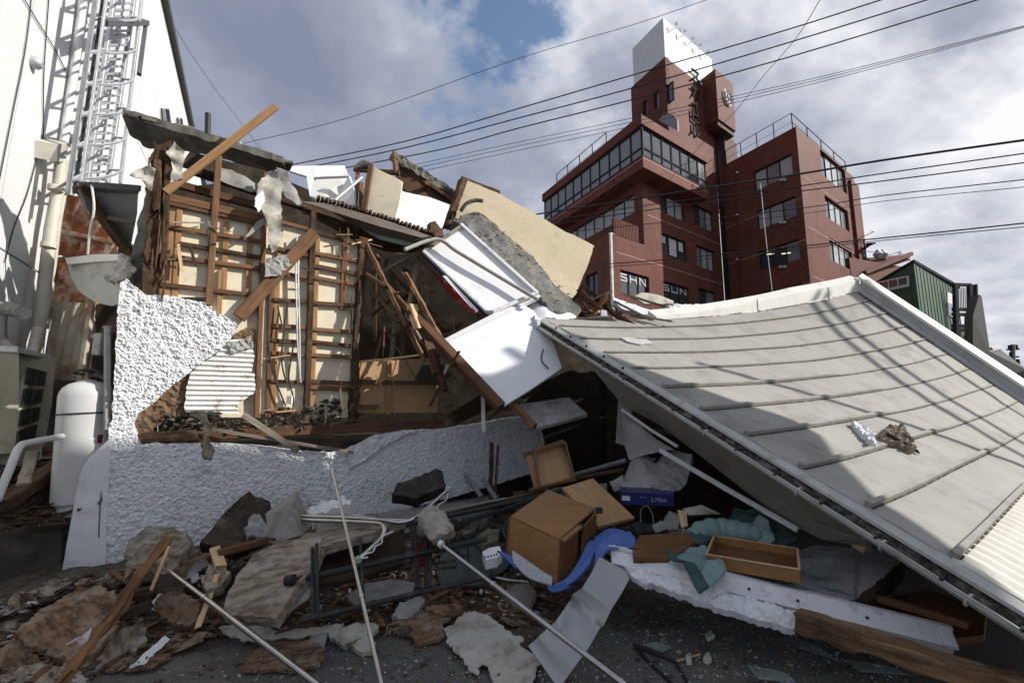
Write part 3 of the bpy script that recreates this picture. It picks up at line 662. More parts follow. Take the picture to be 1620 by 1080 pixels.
tube('drain_pipe', [FWL.pl.at(1163, 260, .12), FWL.pl.at(1172, 480, .12)], .05, M_brickdark, bb, sides=6)
# --- roof railings
def railing(pts, h, n, parent):
    ln = tube('roof_railing', [p+Vector((0,0,h)) for p in pts], .035, M_wframe, parent, sides=5)
    tube('rail', [p+Vector((0,0,h*.5)) for p in pts], .02, M_wframe, ln, sides=4)
    for a, b in zip(pts, pts[1:]):
        for i in range(n+1): p = a.lerp(b, i/n); tube('railing_post', [p, p+Vector((0,0,h))], .04, M_wframe, ln, sides=5)
railing([Vector((p.x,p.y,zr)) for p in (Co+dL*(sLo-1.6)+dR*.6, Co+dL*4.5+dR*.6)], 1.5, 4, bb)
railing([Vector((p.x,p.y,zw1)) for p in (C2+dL*(sWL-.3)+dR*.4, C2+dL*.4+dR*.4, C2+dL*.4+dR*(sWR-.6))], 1.5, 4, bb)

# ================================================================== OTHER BUILDINGS
M_green = mat('green_metal_siding', (.045,.10,.062), (.028,.068,.045), scale=3, stretch=(2,2,.4), bump=.1, rough=.6, dirt=(.09,.10,.05), damt=.35, dscale=1.5)
M_greend = mat('dark_green_siding', (.022,.055,.042), (.018,.045,.035), scale=3, bump=.1, rough=.6)
Gc = P(1446, 420, 24); Gc.z = 0; gd1 = Vector((-.447,.894,0)); 
g_far = P(1368, 430, 30); g_far.z = 0; g_r = P(1514, 460, 29.5); g_r.z = 0
gl = root('green_building', 'two storey green metal-sided building beyond the fallen roof ridge', 'building', tuple(Gc))
zG = P(1444, 416, 24).z
prism('siding', [Gc, g_far, g_far+(g_r-Gc), g_r], 0, zG, M_green, gl)
prism('flat_roof', [Gc+Vector((-.05,-.1,0)), g_far+Vector((-.1,0,0)), g_far+(g_r-Gc), g_r+Vector((.15,-.1,0))], zG+.005, zG+.18, M_wframe, gl)
Fg = Face(Gc, g_far-Gc, Vector(((g_far-Gc).y, -(g_far-Gc).x, 0))*-1 if Vector(((g_far-Gc).y, -(g_far-Gc).x, 0)).dot(-Gc) < 0 else Vector(((g_far-Gc).y, -(g_far-Gc).x, 0)))
h = hole(Fg, 1389, 1434, 1434, 438, 455); 
w = plate('window', on(Fg.pl, [(1388,446),(1435,436),(1436,453),(1389,463)], .08), .06, M_alufr, gl)
for a in (1391, 1406, 1421):
    k = (a-1388)/47.; plate('pane', on(Fg.pl, [(a,448-10*k),(a+12,445.5-10*k),(a+12.5,456-10*k),(a+.5,459-10*k)], .11), .02, M_bglass, w)
Fr = Face(Gc, g_r-Gc, Vector(((g_r-Gc).y, -(g_r-Gc).x, 0)))
for i in range(14):
    p = Gc.lerp(g_r, (i+.5)/14); beam('siding_rib', Vector((p.x,p.y,0)), Vector((p.x,p.y,zG-.05)), .06, .06, M_green, gl, up=Fr.n)
w = plate('window', on(Fr.pl, [(1499,462),(1507,465),(1508,502),(1500,497)], .06), .05, M_alufr, gl); plate('pane', on(Fr.pl, [(1500,478),(1507,481),(1507.5,499),(1501,495)], .09), .02, M_bglass, w)
# outside stair beside it
st = root('steel_stair', 'black steel outside stair landing beside the green building', 'stair', tuple(P(1520,560,26)*1))
for u in (1511, 1534, 1543): beam('stair_post', P(u, 450, 27), P(u+5, 640, 27), .22 if u != 1543 else .1, .22, M_black, st)
for v in (450, 489, 497, 515, 521): beam('landing_bar', P(1507, v, 27), P(1536, v+1, 27), .14, .2, M_black, st)
beam('landing_bar', P(1535, 472, 27.2), P(1546, 472, 27.2), .08, .1, M_black, st)
for i in range(9):
    u = 1511+i*2.6; beam('baluster', P(u, 455, 27.1), P(u+.5, 488, 27.1), .03, .03, M_black, st); beam('baluster', P(u+3, 524, 27.1), P(u+4, 545, 27.1), .03, .03, M_black, st)
sw = plate('side_wall', dd([(1549,466,24),(1553,468,24.3),(1567,560,24.3),(1566,640,24),(1540,640,24),(1539,500,24)]), .3, mat('dark_grey_render', (.07,.066,.062), (.05,.047,.045)), None)
setp(sw, 'narrow dark grey wall rising right of the black steel stair', 'wall')
rr = root('brown_house', 'low red-brown house roof wedged between brick wing and green building', 'house', tuple(P(1400,420,40)))
prism('wall', [Vector((x,y,0)) for x,y in ((28.8,37.5),(36.5,40.5),(34,46),(27,44))], 0, P(1400,421,40).z, mat('red_brown_siding', (.13,.04,.025), (.10,.03,.02)), rr)
a = P(1366,432,38); b = P(1440,402,40); beam('roof_edge', a, b, .5, .35, mat('rust_brown_roof', (.16,.05,.03), (.09,.03,.02)), rr)
plate('roof', dd([(1364,433,38),(1440,408,40),(1440,402,43),(1368,408,43)]), .15, bpy.data.materials['rust_brown_roof'], rr)
for u0, v0, u1, v1 in [(1416,412,1424,398),(1424,398,1444,414),(1424,409,1424,398),(1404,404,1423,398)]: tube('roof_rail', [P(u0,v0,40),P(u1,v1,40)], .05, M_clad, rr, sides=5)
for u in (1389, 1397): p = P(u, 402, 41); tube('roof_vent', [p-Vector((0,0,.5)), p, p+Vector((0,0,.45))], .4, M_galv, rr, sides=10, radii=[.22,.42,.1])
ss = root('spiral_stair', 'small black spiral stair on far roof right of brick wing', 'stair', tuple(P(1369,405,39)))
pc = P(1369, 400, 39); tube('centre_pole', [pc-Vector((0,0,.8)), pc+Vector((0,0,1.2))], .06, M_black, ss)
for i in range(12):
    a = i*.55; q = pc + Vector((math.cos(a)*.45, math.sin(a)*.45, -.7+i*.14)); boxm('tread', q, .7, .3, .05, M_black, ss, rot=Matrix.Rotation(a, 3, 'Z'))
tube('handrail', [pc+Vector((math.cos(i*.3)*.75, math.sin(i*.3)*.75, .1+i*.09)) for i in range(22)], .03, M_black, ss, sides=5)
# distant dark house roof and pole at the right edge
fh = root('distant_house', 'distant dark roofed house at the far right edge', 'house', tuple(P(1600,590,34)))
plate('roof', dd([(1566,556,34),(1584,553,35),(1625,585,33),(1660,640,33),(1600,640,33),(1570,600,33)]), .4, mat('dark_tile_roof', (.03,.03,.03), (.02,.02,.02)), fh)
beam('roof_ridge', P(1566,552,34), P(1580,551,35), .3, .25, M_cream, fh)
up = root('utility_pole', 'distant grey utility pole with crossarms above the dark roof', 'utility pole', tuple(P(1604,640,60)))
tube('pole', [P(1604,640,60), P(1602,545,60)], .25, mat('grey_pole', (.18,.18,.18)), up)
for v, w_ in ((553,9),(565,8),(575,7)): beam('crossarm', P(1602-w_,v,60), P(1603+w_,v-1,60), .2, .2, M_wframe, up)
for u, v in ((1598,550),(1607,549),(1600,561),(1610,572)): p = P(u, v, 60); boxm('insulator', p, .5, .3, .7, M_wframe, up, bevel=.1)
# ================================================================== RUINED HOUSE
WALL = Plane((-3.76, 4.2, 0), (.54, -.842, 0)); WN = WALL.n; WD = Vector((.842, .54, 0))
def W(u, v, o=0.0): return WALL.at(u, v, o)
rh = root('ruined_house', 'collapsed timber house with torn white stucco wall and bare studs', 'house', tuple(W(400, 800)*1))
def lump(x, y, a=.016, s=1.0):
    q = Vector((x*24*s, y*24*s, 1.7)); n1_ = noise.noise(q); n2_ = noise.noise(q*2.1+Vector((3,1,0))); n3_ = noise.noise(q*4.3+Vector((9,4,0)))
    r = 1-2*abs(n1_)                      # billowed lumps with sharp pits between them
    n4_ = noise.noise(q*8.7+Vector((2,8,0)))
    return a*(.5*n1_+.5*n2_+.5*n3_+.38*n4_+.5*(.5-abs(n2_)*2)-.35*max(0, r-.75)*4)
def lowlump(x, y): return lump(x, y, .017, 1.1)
up_st = plate('upper_stucco', on(WALL, [(189,447),(201,440),(214,452),(232,466),(262,467),(300,474),(322,478),(345,496),(374,508),(377,515),(364,537),(344,557),(322,572),(298,590),(270,612),(237,640),(218,655),(210,672),(176,673),(180,600),(185,520)]), .07, M_stucco, rh, jag=.010, step=.03, grid=.0085, disp=lambda x, y: lump(x, y, .021, .85), smooth=True)
lo_st = plate('lower_stucco', on(WALL, [(173,668),(196,666),(212,668),(220,694),(262,702),(330,700),(400,703),(466,712),(520,716),(548,712),(592,690),(640,680),(700,678),(760,669),(800,662),(850,655),(862,700),(850,745),(790,765),(700,790),(560,830),(430,905),(160,960),(166,800)]), .09, M_stucco, rh, jag=.008, step=.04, grid=.0105, disp=lowlump, smooth=True)
# smooth plaster skirt flaring out at the corner
sk = Plane(W(174, 800)+WN*.01, (WN+Vector((-.10,-.06,0))).normalized())
plate('plaster_skirt', on(sk, [(178,690),(160,706),(140,724),(129,742),(121,775),(113,820),(104,870),(94,925),(92,945),(162,945),(167,880),(170,800),(173,740)]), .12, M_smooth, rh, jag=.002, step=.06, grid=.05, disp=crumple(.006, 8))
plate('skirt_crack', on(sk, [(160,775),(162,790),(159,800),(157,850),(155,850),(157,800),(153,796),(158,790)], .004), .002, M_mortar, rh)
# torn mortar behind the stucco edge
plate('torn_mortar', on(WALL, [(212,640),(250,612),(298,586),(314,600),(300,640),(296,656),(262,660),(246,672),(242,690),(224,702),(208,690),(207,665)], -.035), .07, M_mortar, rh, jag=.03, step=.03, grid=.03, disp=crumple(.03, 22), smooth=False)
plate('torn_mortar', on(WALL, [(330,560),(366,530),(392,516),(404,520),(400,560),(345,585)], -.06), .03, M_mortar, rh, jag=.02, step=.03, grid=.03, disp=crumple(.02, 25))
# sill beam
beam('sill_beam', W(224, 692, -.05), W(312, 688, -.05), .10, .12, M_rot, rh, up=WN, rough=.03, splint=.05)
beam('sill_beam', W(300, 690, -.09), W(700, 669, -.09), .105, .12, M_woodmid, rh, up=WN, rough=.008)
# posts, studs, rails, back panels
def wb_(nm, u0, v0, u1, v1, w, o, h, m, **k):
    return beam(nm, W(u0, v0, o-h/2), W(u1, v1, o-h/2), w, h, m, rh, up=WN, **k)
wb_('corner_post', 259, 228, 240, 470, .15, -.02, .13, M_rot, rough=.08, splint=.16)
for i in range(14):
    rs_ = random.Random(500+i); u = rs_.uniform(236, 272); v = rs_.uniform(222, 430); L_ = rs_.uniform(20, 75)
    wb_('split_fibre', u, v, u-L_*.1+rs_.uniform(-6, 6), v+L_, rs_.uniform(.008, .022), rs_.uniform(.0, .06), .012, rs_.choice([M_rot, M_wood, M_woodmid]), rough=.008, splint=.06)
for i in range(8):
    rs_ = random.Random(540+i); u = rs_.uniform(556, 576); v = rs_.uniform(385, 600); L_ = rs_.uniform(20, 60)
    wb_('split_fibre', u, v, u-L_*.06+rs_.uniform(-5, 5), v+L_, rs_.uniform(.006, .018), rs_.uniform(.0, .04), .010, rs_.choice([M_rot, M_woodgrey, M_woodmid]), rough=.008, splint=.06)
wb_('corner_post', 268, 240, 258, 420, .05, .02, .06, M_rot, rough=.03, splint=.15)
wb_('corner_post', 250, 250, 247, 330, .06, .03, .05, M_rot, rough=.03, splint=.12)
wb_('post', 346, 248, 330, 482, .062, -.03, .07, M_wood, rough=.006)
wb_('post', 421, 275, 406, 660, .05, -.03, .07, M_wood, rough=.006)
wb_('post', 431, 430, 423, 660, .055, -.07, .09, M_wood)
wb_('post', 495, 335, 484, 668, .06, -.03, .11, M_rot, rough=.015)
wb_('post', 574, 378, 556, 668, .095, -.02, .12, M_rot, rough=.03, splint=.06)
wb_('post', 546, 380, 541, 490, .07, -.06, .08, M_wood)
for u0, v0, u1, v1, w in [(260,316,252,470,.06),(273,335,264,470,.045),(285,322,277,470,.05),(359,342,353,470,.055),(350,428,346,500,.05),(396,350,391,500,.05),(503,372,493,650,.05),(441,390,432,650,.05),(616,568,614,655,.06)]:
    wb_('stud', u0, v0, u1, v1, w, -.075, .026, M_woodfresh)
RAILS = [(254,309,416,346),(256,317,416,353),(252,356,420,383),(284,385,418,408),(250,403,416,425),(247,449,412,468),
 (421,345,494,364),(424,390,492,405),(432,429,492,440),(433,474,490,477),(432,515,490,518),(430,538,488,541),(430,558,487,562),(426,602,487,605),(423,648,488,650),
 (497,366,566,386),(496,400,566,413),(495,420,564,433),(494,438,562,450),(493,479,560,483),(491,520,558,525),(490,540,558,547),(490,561,558,565),(488,603,557,606),(487,612,556,615),
 (562,603,692,606),(560,642,600,643)]
for i, (u0, v0, u1, v1) in enumerate(RAILS):
    th = .075 if i < 2 else .045 if i != 25 else .05
    wb_('rail', u0, v0, u1, v1, th*random.uniform(.8,1.1), -.05-.002*(i % 3), .024, [M_wood, M_woodmid, M_wood, M_rot, M_wood, M_woodmid][i % 6], rough=.003)
PAN = [(255,318,346,470),(344,335,420,505),(419,352,494,655),(494,372,566,660)]
for u0, v0, u1, v1 in PAN:
    dv = (u1-u0)*.2
    plate('wall_board', on(WALL, [(u0,v0),(u1,v0+dv),(u1-6,v1),(u0-8,v1)], -.105), .012, M_beige, rh, jag=.003, step=.1)
plate('wall_board', on(WALL, [(415,470),(330,470),(300,560),(300,660),(412,660)], -.107), .012, M_beige, rh)
for pts in [[(562,572),(690,566),(690,604),(562,602)], [(562,606),(612,606),(612,652),(562,652)], [(616,606),(692,606),(692,652),(616,652)]]:
    plate('wall_board', on(WALL, pts, -.12), .012, mat('tan_board', (.42,.27,.14), (.36,.22,.11), scale=5), rh, jag=.008, step=.08)
for i in range(30):
    rs_ = random.Random(100+i); u = rs_.uniform(255, 570); v = rs_.choice([rs_.uniform(345, 420), rs_.uniform(420, 660)]); L_ = rs_.uniform(12, 55); an = rs_.choice([rs_.uniform(-.25,.45), rs_.uniform(-.25,.45), rs_.uniform(1.3, 1.8)])
    if u < 400 and v > 470: continue
    beam('broken_lath', W(u, v, rs_.uniform(-.06, .04)), W(u+L_*math.cos(an), v+L_*math.sin(an), rs_.uniform(-.08, .06)), rs_.uniform(.010,.03), .008, rs_.choice([M_wood, M_rot, M_woodgrey, M_woodpale]), rh, up=WN, rough=.004, splint=.05)
# diagonal brace with clinging mortar
wb_('brace', 497, 369, 378, 502, .135, .02, .09, M_wood, rough=.006)
plate('mortar_patch', on(WALL, [(421,410),(452,404),(462,420),(444,436),(420,438)], .05), .025, M_greyboard, rh, jag=.012, step=.03, grid=.03, disp=crumple(.02, 25))
# ribbed white lath board hanging below the stucco
def ribs(x, y): return .007*math.sin(y*2*math.pi/.042)
lb = plate('ribbed_board', on(WALL, [(291,650),(294,618),(300,590),(340,560),(366,536),(400,540),(403,562),(398,588),(404,592),(402,622),(388,630),(374,640),(380,655),(358,652),(340,651),(318,651)], .015), .012, mat('white_ribbed_board', (.70,.69,.66), (.62,.61,.575), scale=5, bump=.1, dirt=(.2,.15,.09), damt=.22, dscale=7), rh, jag=.012, step=.03, grid=.0105, disp=None, smooth=False)
for p in lb.data.vertices:
    wz = (WM[lb.name] @ p.co).z; p.co.z += .009*math.sin(wz*2*math.pi/.05)
plate('torn_mortar', on(WALL, [(360,545),(398,530),(402,548),(366,560)], .04), .02, M_greyboard, rh, jag=.02, step=.03, grid=.02, disp=crumple(.02, 30))
# tongue of torn lath and paper below the ribbed board
plate('torn_paper', dd([(312,652,4.35),(322,650,4.35),(330,668,4.25),(335,678,4.25),(326,690,4.2),(336,712,4.2),(332,728,4.2),(322,726,4.2),(318,700,4.25),(324,680,4.28)]), .01, M_claygrey, rh, jag=.012, step=.03, grid=.03, disp=crumple(.03, 14))
beam('loose_lath', W(384, 655, .05), W(470, 712, .12), .06, .015, M_woodgrey, rh, up=WN, splint=.05)
beam('loose_lath', W(330, 678, .04), W(555, 715, .10), .035, .015, M_woodgrey, rh, up=WN, splint=.08)
plate('stucco_flap', on(WALL, [(548,716),(594,688),(640,682),(662,680),(630,694),(600,710),(575,730),(556,738)], .05), .03, M_stucco, rh, jag=.01, step=.03, grid=.02, disp=lump, smooth=True)
# cables inside the wall
for pts in [[(433,440),(424,480),(424,540),(432,590),(445,625),(452,642)], [(470,372),(468,420),(469,480),(471,550),(476,605)], [(473,380),(472,440),(474,520),(475,600)], [(466,540),(460,570),(457,600),(464,630),(462,650),(455,655)], [(455,480),(447,540),(446,575),(453,605)]]:
    tube('cable', [W(u, v, -.02) for u, v in pts], .009, M_galv if pts[0][0] in (470,473) else M_rubber, rh, sides=6, curve=5)
boxm('junction_box', W(459, 632, -.03), .06, .05, .09, M_offwhite, rh, bevel=.005)
# floor and dark rooms behind
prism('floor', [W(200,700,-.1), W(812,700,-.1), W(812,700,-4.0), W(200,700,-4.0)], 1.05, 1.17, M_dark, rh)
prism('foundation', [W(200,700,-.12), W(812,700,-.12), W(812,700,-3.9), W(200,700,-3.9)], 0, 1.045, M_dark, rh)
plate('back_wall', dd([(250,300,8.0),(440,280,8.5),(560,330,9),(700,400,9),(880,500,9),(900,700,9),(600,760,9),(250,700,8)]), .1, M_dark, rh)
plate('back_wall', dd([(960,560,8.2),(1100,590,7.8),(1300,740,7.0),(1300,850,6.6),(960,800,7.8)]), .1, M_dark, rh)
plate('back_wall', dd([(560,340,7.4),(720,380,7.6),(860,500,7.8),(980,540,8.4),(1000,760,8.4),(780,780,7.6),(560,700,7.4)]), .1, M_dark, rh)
plate('side_wall', dd([(222,330,4.6),(246,270,4.5),(236,480,4.5),(196,470,4.6),(205,430,4.6)]), .15, M_felt, rh, jag=.03, step=.05, grid=.05, disp=crumple(.03, 12))
# eaves over the studs: thin slab of roof seen from below, with a broken tile edge
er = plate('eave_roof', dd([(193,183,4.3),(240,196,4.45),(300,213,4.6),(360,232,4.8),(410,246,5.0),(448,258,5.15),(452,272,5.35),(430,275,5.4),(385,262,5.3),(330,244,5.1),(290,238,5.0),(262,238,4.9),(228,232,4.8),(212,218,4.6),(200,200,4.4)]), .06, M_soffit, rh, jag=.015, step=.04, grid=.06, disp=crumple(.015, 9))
rs = random.Random(3)
for i in range(20):
    t = i/19; u = 196+t*250; v = 184+t*74-6*math.sin(t*3.1); p = P(u, v-1, 4.3+.88*t)
    boxm('roof_tile', p+Vector((0,.1,.02)), .10+rs.random()*.03, .22, .022+rs.random()*.02, M_felt, er, rot=Matrix.Rotation(.55+rs.random()*.2, 3, 'Z') @ Matrix.Rotation(-.12+rs.random()*.1, 3, 'Y') @ Matrix.Rotation((rs.random()-.5)*.5, 3, 'X'), bevel=.006)
tube('vent_pipe', [P(328,240,5.6), P(329,180,5.6)], .035, M_black, rh, sides=8)
boxm('antenna_base', P(377, 232, 5.2), .06, .06, .12, M_galv, rh)
# under-eave pieces: torn ceiling paper, curved cardboard, dark rafters
wb_('top_plate', 300, 268, 560, 352, .09, -.12, .09, M_rot, rough=.01)
wb_('top_plate', 275, 290, 420, 330, .08, -.16, .06, M_woodmid)
plate('torn_felt', on(WALL, [(338,262),(380,275),(408,290),(412,305),(396,305),(360,290),(340,282)], -.10), .01, M_greyboard, rh, jag=.012, step=.04, grid=.04, disp=crumple(.03, 5), smooth=True)
plate('torn_felt', on(WALL, [(262,240),(276,225),(292,238),(290,262),(290,285),(268,288),(276,262)], .05), .01, M_paleboard, rh, jag=.012, step=.03, grid=.03, disp=crumple(.05, 12), smooth=True)
plate('torn_felt', on(WALL, [(206,278),(232,262),(246,268),(240,300),(232,296),(222,282)], .05), .01, M_paleboard, rh, jag=.01, step=.03, grid=.03, disp=crumple(.05, 10), smooth=True)
plate('torn_felt', on(WALL, [(402,316),(412,285),(428,270),(438,268),(446,300),(444,340),(448,372),(440,395),(430,400),(424,372),(420,345),(414,330),(408,335)], .09), .008, M_paleboard, rh, jag=.012, step=.03, grid=.03, disp=crumple(.05, 6), smooth=True)
plate('torn_felt', on(WALL, [(437,266),(452,270),(466,296),(478,322),(470,325),(450,310),(444,290)], .12), .008, M_greyboard, rh, jag=.012, step=.03, grid=.03, disp=crumple(.05, 6), smooth=True)
plate('torn_felt', on(WALL, [(404,312),(416,300),(420,318),(410,335),(402,326)], .13), .006, M_whiteboard, rh, jag=.008, step=.02, smooth=True)
plate('torn_felt', on(WALL, [(386,378),(404,352),(418,345),(420,352),(398,370)], .02), .006, M_greyboard, rh, jag=.008, step=.03, smooth=True)
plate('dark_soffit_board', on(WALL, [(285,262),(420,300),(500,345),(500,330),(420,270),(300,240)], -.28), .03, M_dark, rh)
# loose heap along the sill
def heap(name, region, zb, n, smin, smax, m, seed, plane=None, o=(0,-.15), parent=None, flat=.5, **k):
    rs = random.Random(seed); vs, fs = [], []; us = [p[0] for p in region]; vv = [p[1] for p in region]; c = 0; it = 0
    while c < n and it < n*30:
        it += 1
        u = rs.uniform(min(us), max(us)); v = rs.uniform(min(vv), max(vv))
        if not inpoly(u, v, region): continue
        c += 1
        p = plane.at(u, v, rs.uniform(*o)) if plane else G(u, v, rs.uniform(*zb) if isinstance(zb, tuple) else zb)
        s = smin+(smax-smin)*rs.random()**2.2
        ax = [s*rs.uniform(.5,1.2), s*rs.uniform(.3,.8), s*rs.uniform(.15,.5)*flat]
        rot = Matrix.Rotation(rs.uniform(0,6.28), 3, 'Z') @ Matrix.Rotation(rs.gauss(0,.4), 3, 'X') @ Matrix.Rotation(rs.gauss(0,.35), 3, 'Y')
        b = len(vs); nn = rs.choice([4,5,6])
        for lv in (-1, 1):
            for j in range(nn):
                a = 6.283*j/nn+rs.uniform(-.3,.3); r = rs.uniform(.6,1)
                vs.append(p + rot @ Vector((math.cos(a)*ax[0]*r, math.sin(a)*ax[1]*r, lv*ax[2])))
        fs.append(tuple(b+j for j in range(nn))); fs.append(tuple(b+nn+j for j in range(nn)))
        fs += [(b+j, b+(j+1) % nn, b+nn+(j+1) % nn, b+nn+j) for j in range(nn)]
    return mk(name, vs, fs, m, parent, kind='stuff', **k)
heap('sill_debris', [(248,686),(262,655),(300,662),(340,655),(372,664),(420,664),(440,640),(470,648),(520,630),(550,650),(560,672),(420,684)], 0, 420, .015, .06, M_soil, 11, WALL, (-.16, 0), rh)
heap('sill_debris', [(560,664),(640,655),(700,650),(700,668),(560,674)], 0, 150, .01, .04, M_soil, 12, WALL, (-.3, 0), rh)
heap('sill_debris', [(500,632),(530,628),(552,650),(556,668),(490,668)], 0, 60, .03, .07, M_concdark, 13, WALL, (-.14, -.02), rh)

# ---------------------------------------------------------------- loose pieces on the house
def T_(name, label, cat, wpts, thick, m, **k): return plate(name, wpts, thick, m, label=label, cat=cat, **k)
def B_(name, label, cat, p0, p1, w, h, m, **k): return beam(name, p0, p1, w, h, m, label=label, cat=cat, **k)
B_('loose_plank', 'clean sawn plank jutting skyward across the eave', 'plank', P(262,304,4.35), P(436,169,4.75), .075, .035, M_woodfresh, up=(.4,-.9,0))
# second eave falling to the right, tile strips on top, green fascia below
ev = root('fallen_eave', 'fallen brown eave strip with tile battens and pale green fascia', 'eave', tuple(P(580,350,5.6)))
plate('eave_board', dd([(478,318,5.2),(520,322,5.35),(600,345,5.6),(684,373,5.9),(682,380,5.85),(600,358,5.55),(515,331,5.3),(480,326,5.15)]), .10, mat('brown_grey_eave', (.15,.125,.105), (.11,.09,.075), scale=5, dirt=(.08,.06,.045), damt=.3), ev)
plate('soffit_board', dd([(482,326,5.2),(600,360,5.6),(682,380,5.9),(662,400,6.4),(610,398,6.4),(560,380,6.2),(486,340,6.0)]), .03, M_rot, ev, jag=.01)
plate('fascia_board', dd([(570,352,5.6),(664,384,5.9),(663,391,5.88),(650,391,5.85),(600,378,5.7),(574,362,5.58)]), .02, M_greenfascia, ev, jag=.004, step=.05)
for i in range(30):
    t = i/29; p = P(500+t*182, 314+t*57-2*math.sin(t*3), 5.3+.6*t)+Vector((0,.06,.01))
    boxm('tile_batten', p, .035, .20, .03+.015*rs.random(), M_rot, ev, rot=Matrix.Rotation(.5, 3, 'Z') @ Matrix.Rotation((rs.random()-.5)*.3, 3, 'X'))
tube('eave_bracket_pipe', [P(655,381,5.8), P(682,377,5.85)], .03, M_black, ev)
# prefabricated white ceiling pod
pod = root('white_ceiling_box', 'white moulded bathroom ceiling box turned on its side', 'ceiling box', tuple(P(500,330,6.2)))
plate('top_rim', dd([(452,263,6.0),(500,262,6.1),(545,262,6.2),(552,278,6.1),(500,280,6.0),(496,282,6.0),(458,270,5.95)]), .03, M_whiteboard, pod, jag=.002)
plate('side_flap', dd([(484,272,5.95),(496,281,5.95),(504,312,5.8),(500,315,5.8),(490,310,5.8)]), .02, M_whiteboard, pod)
plate('back_sheet', dd([(490,276,6.7),(552,276,6.8),(560,330,6.6),(500,320,6.4)]), .03, M_offwhite, pod)
plate('end_sheet', dd([(552,278,6.05),(560,300,6.0),(560,332,6.0),(540,328,6.05),(530,316,6.3),(546,296,6.5)]), .02, M_whiteboard, pod)
tube('drain_tube', [P(572,281,5.9), P(525,321,5.6)], .024, M_galv, None, label='grey plastic drain tube leaning on the white ceiling box', cat='pipe')
tube('dark_bundle', [P(560,266,6.2), P(575,260,6.25), P(590,262,6.3)], .05, M_felt, None, radii=[.03,.07,.04], label='rolled dark felt lying on the topmost timbers', cat='felt roll')
T_('tan_board', 'tan wallboard with long crack leaning under the highest rafters', 'board', dd([(589,263,6.2),(637,287,6.1),(632,318,5.95),(624,350,5.85),(576,337,5.9),(582,300,6.05)]), .02, M_beige, jag=.003, step=.08)
B_('broken_stud', 'notched brown stud along the left edge of the tan wallboard', 'stud', P(587,262,6.15), P(575,338,5.85), .07, .06, M_woodmid, rough=.01)
B_('short_post', 'short upright post end at the roof peak', 'post', P(624,242,6.6), P(627,276,6.5), .07, .07, M_wood)
B_('cross_timber', 'level timber under the roof peak left of the post end', 'timber', P(560,268,6.5), P(632,274,6.5), .06, .06, M_woodmid)
for u0,v0,u1,v1 in ((566,275,562,330),(572,290,570,335)): B_('broken_stud', 'stud standing in the dark gap beside the white ceiling box' if u0 == 566 else 'thinner stud right behind the one beside the white ceiling box', 'stud', P(u0,v0,6.3), P(u1,v1,6.1), .06, .05, M_wood)
fr = root('fallen_roof_piece', 'steep piece of felted roof with exposed brown sheathing at the top', 'roof', tuple(P(670,290,6.8)))
plate('sheathing', dd([(624,250,6.6),(640,258,6.68),(680,286,6.88),(724,314,7.1),(716,332,7.05),(690,326,6.95),(655,310,6.8),(632,294,6.7)]), .05, M_woodmid, fr, jag=.01)
plate('felt_layer', dd([(620,241,6.6),(634,246,6.65),(680,275,6.9),(726,304,7.1),(725,317,7.08),(680,289,6.86),(628,255,6.55)]), .10, M_felt, fr, jag=.02, step=.04, grid=.05, disp=crumple(.05, 14))
for (u0,v0,u1,v1) in ((634,262,722,322),(630,252,636,276),(676,290,664,312)): beam('rafter', P(u0,v0,6.75), P(u1,v1,7.0), .07, .06, M_woodmid, fr)
T_('white_board', 'clean white wallboard below the felted roof piece', 'board', dd([(636,303,6.3),(680,312,6.35),(712,324,6.4),(700,360,6.2),(690,374,6.15),(650,362,6.0),(624,349,5.95),(630,325,6.1)]), .02, M_whiteboard, jag=.003, step=.08)
T_('rotten_board_end', 'split rotten timber end beside the white door panel top', 'timber', dd([(681,352,5.9),(688,350,5.95),(700,362,6.0),(702,372,6.0),(690,374,5.9),(681,364,5.85)]), .07, M_rot, jag=.015, step=.03)
B_('broken_post', 'dark broken post at the left edge of the big beige panel', 'post', P(733,284,6.7), P(706,360,6.5), .12, .10, M_rot, rough=.02, splint=.08)
bp = T_('beige_wall_panel', 'large sand-beige outer wall panel tilted against the sky', 'wall panel', dd([(733,282,6.9),(760,294,6.95),(790,307,7.0),(817,322,7.05),(843,337,7.1),(870,352,7.15),(895,367,7.2),(920,378,7.25),(940,389,7.3),(930,420,7.1),(918,448,6.95),(907,474,6.8),(870,448,6.7),(800,400,6.65),(760,372,6.6),(721,345,6.6)]), .06, M_panelbeige, jag=.009, step=.06, grid=.25, disp=crumple(.015, 1.5))
plate('top_batten', dd([(730,278,6.95),(792,302,7.05),(792,309,7.0),(732,287,6.88)]), .06, M_rot, bp, jag=.008)
tube('bent_strip', [P(729,334,6.45), P(738,322,6.45), P(752,317,6.5), P(764,318,6.5)], .03, M_felt, None, curve=4, label='bent dark metal strip on the beige wall panel', cat='strip')
T_('grey_roof_slab', 'grey slab of broken roof with rough mortar edge beneath the beige panel', 'roof slab', dd([(716,349,6.35),(735,338,6.45),(756,335,6.5),(782,352,6.5),(800,370,6.5),(820,387,6.5),(842,406,6.5),(864,430,6.5),(878,452,6.45),(902,470,6.4),(920,490,6.35),(912,505,6.3),(870,490,6.2),(836,446,6.2),(790,405,6.25),(740,358,6.3)]), .16, M_slab, jag=.02, step=.04, grid=.05, disp=crumple(.011, 9))
heap('mortar_crumbs', [(745,338),(760,336),(800,368),(860,425),(900,465),(905,472),(860,440),(800,384)], 0, 90, .012, .04, M_clay, 21, plane3((745,338,6.4),(900,468,6.3),(860,470,6.2)), (.0, .10), None, label='crumbled brown mortar along the grey roof slab edge', cat='rubble')
DOORP = plane3((729,355,6.25),(849,464,6.1),(773,495,5.8))
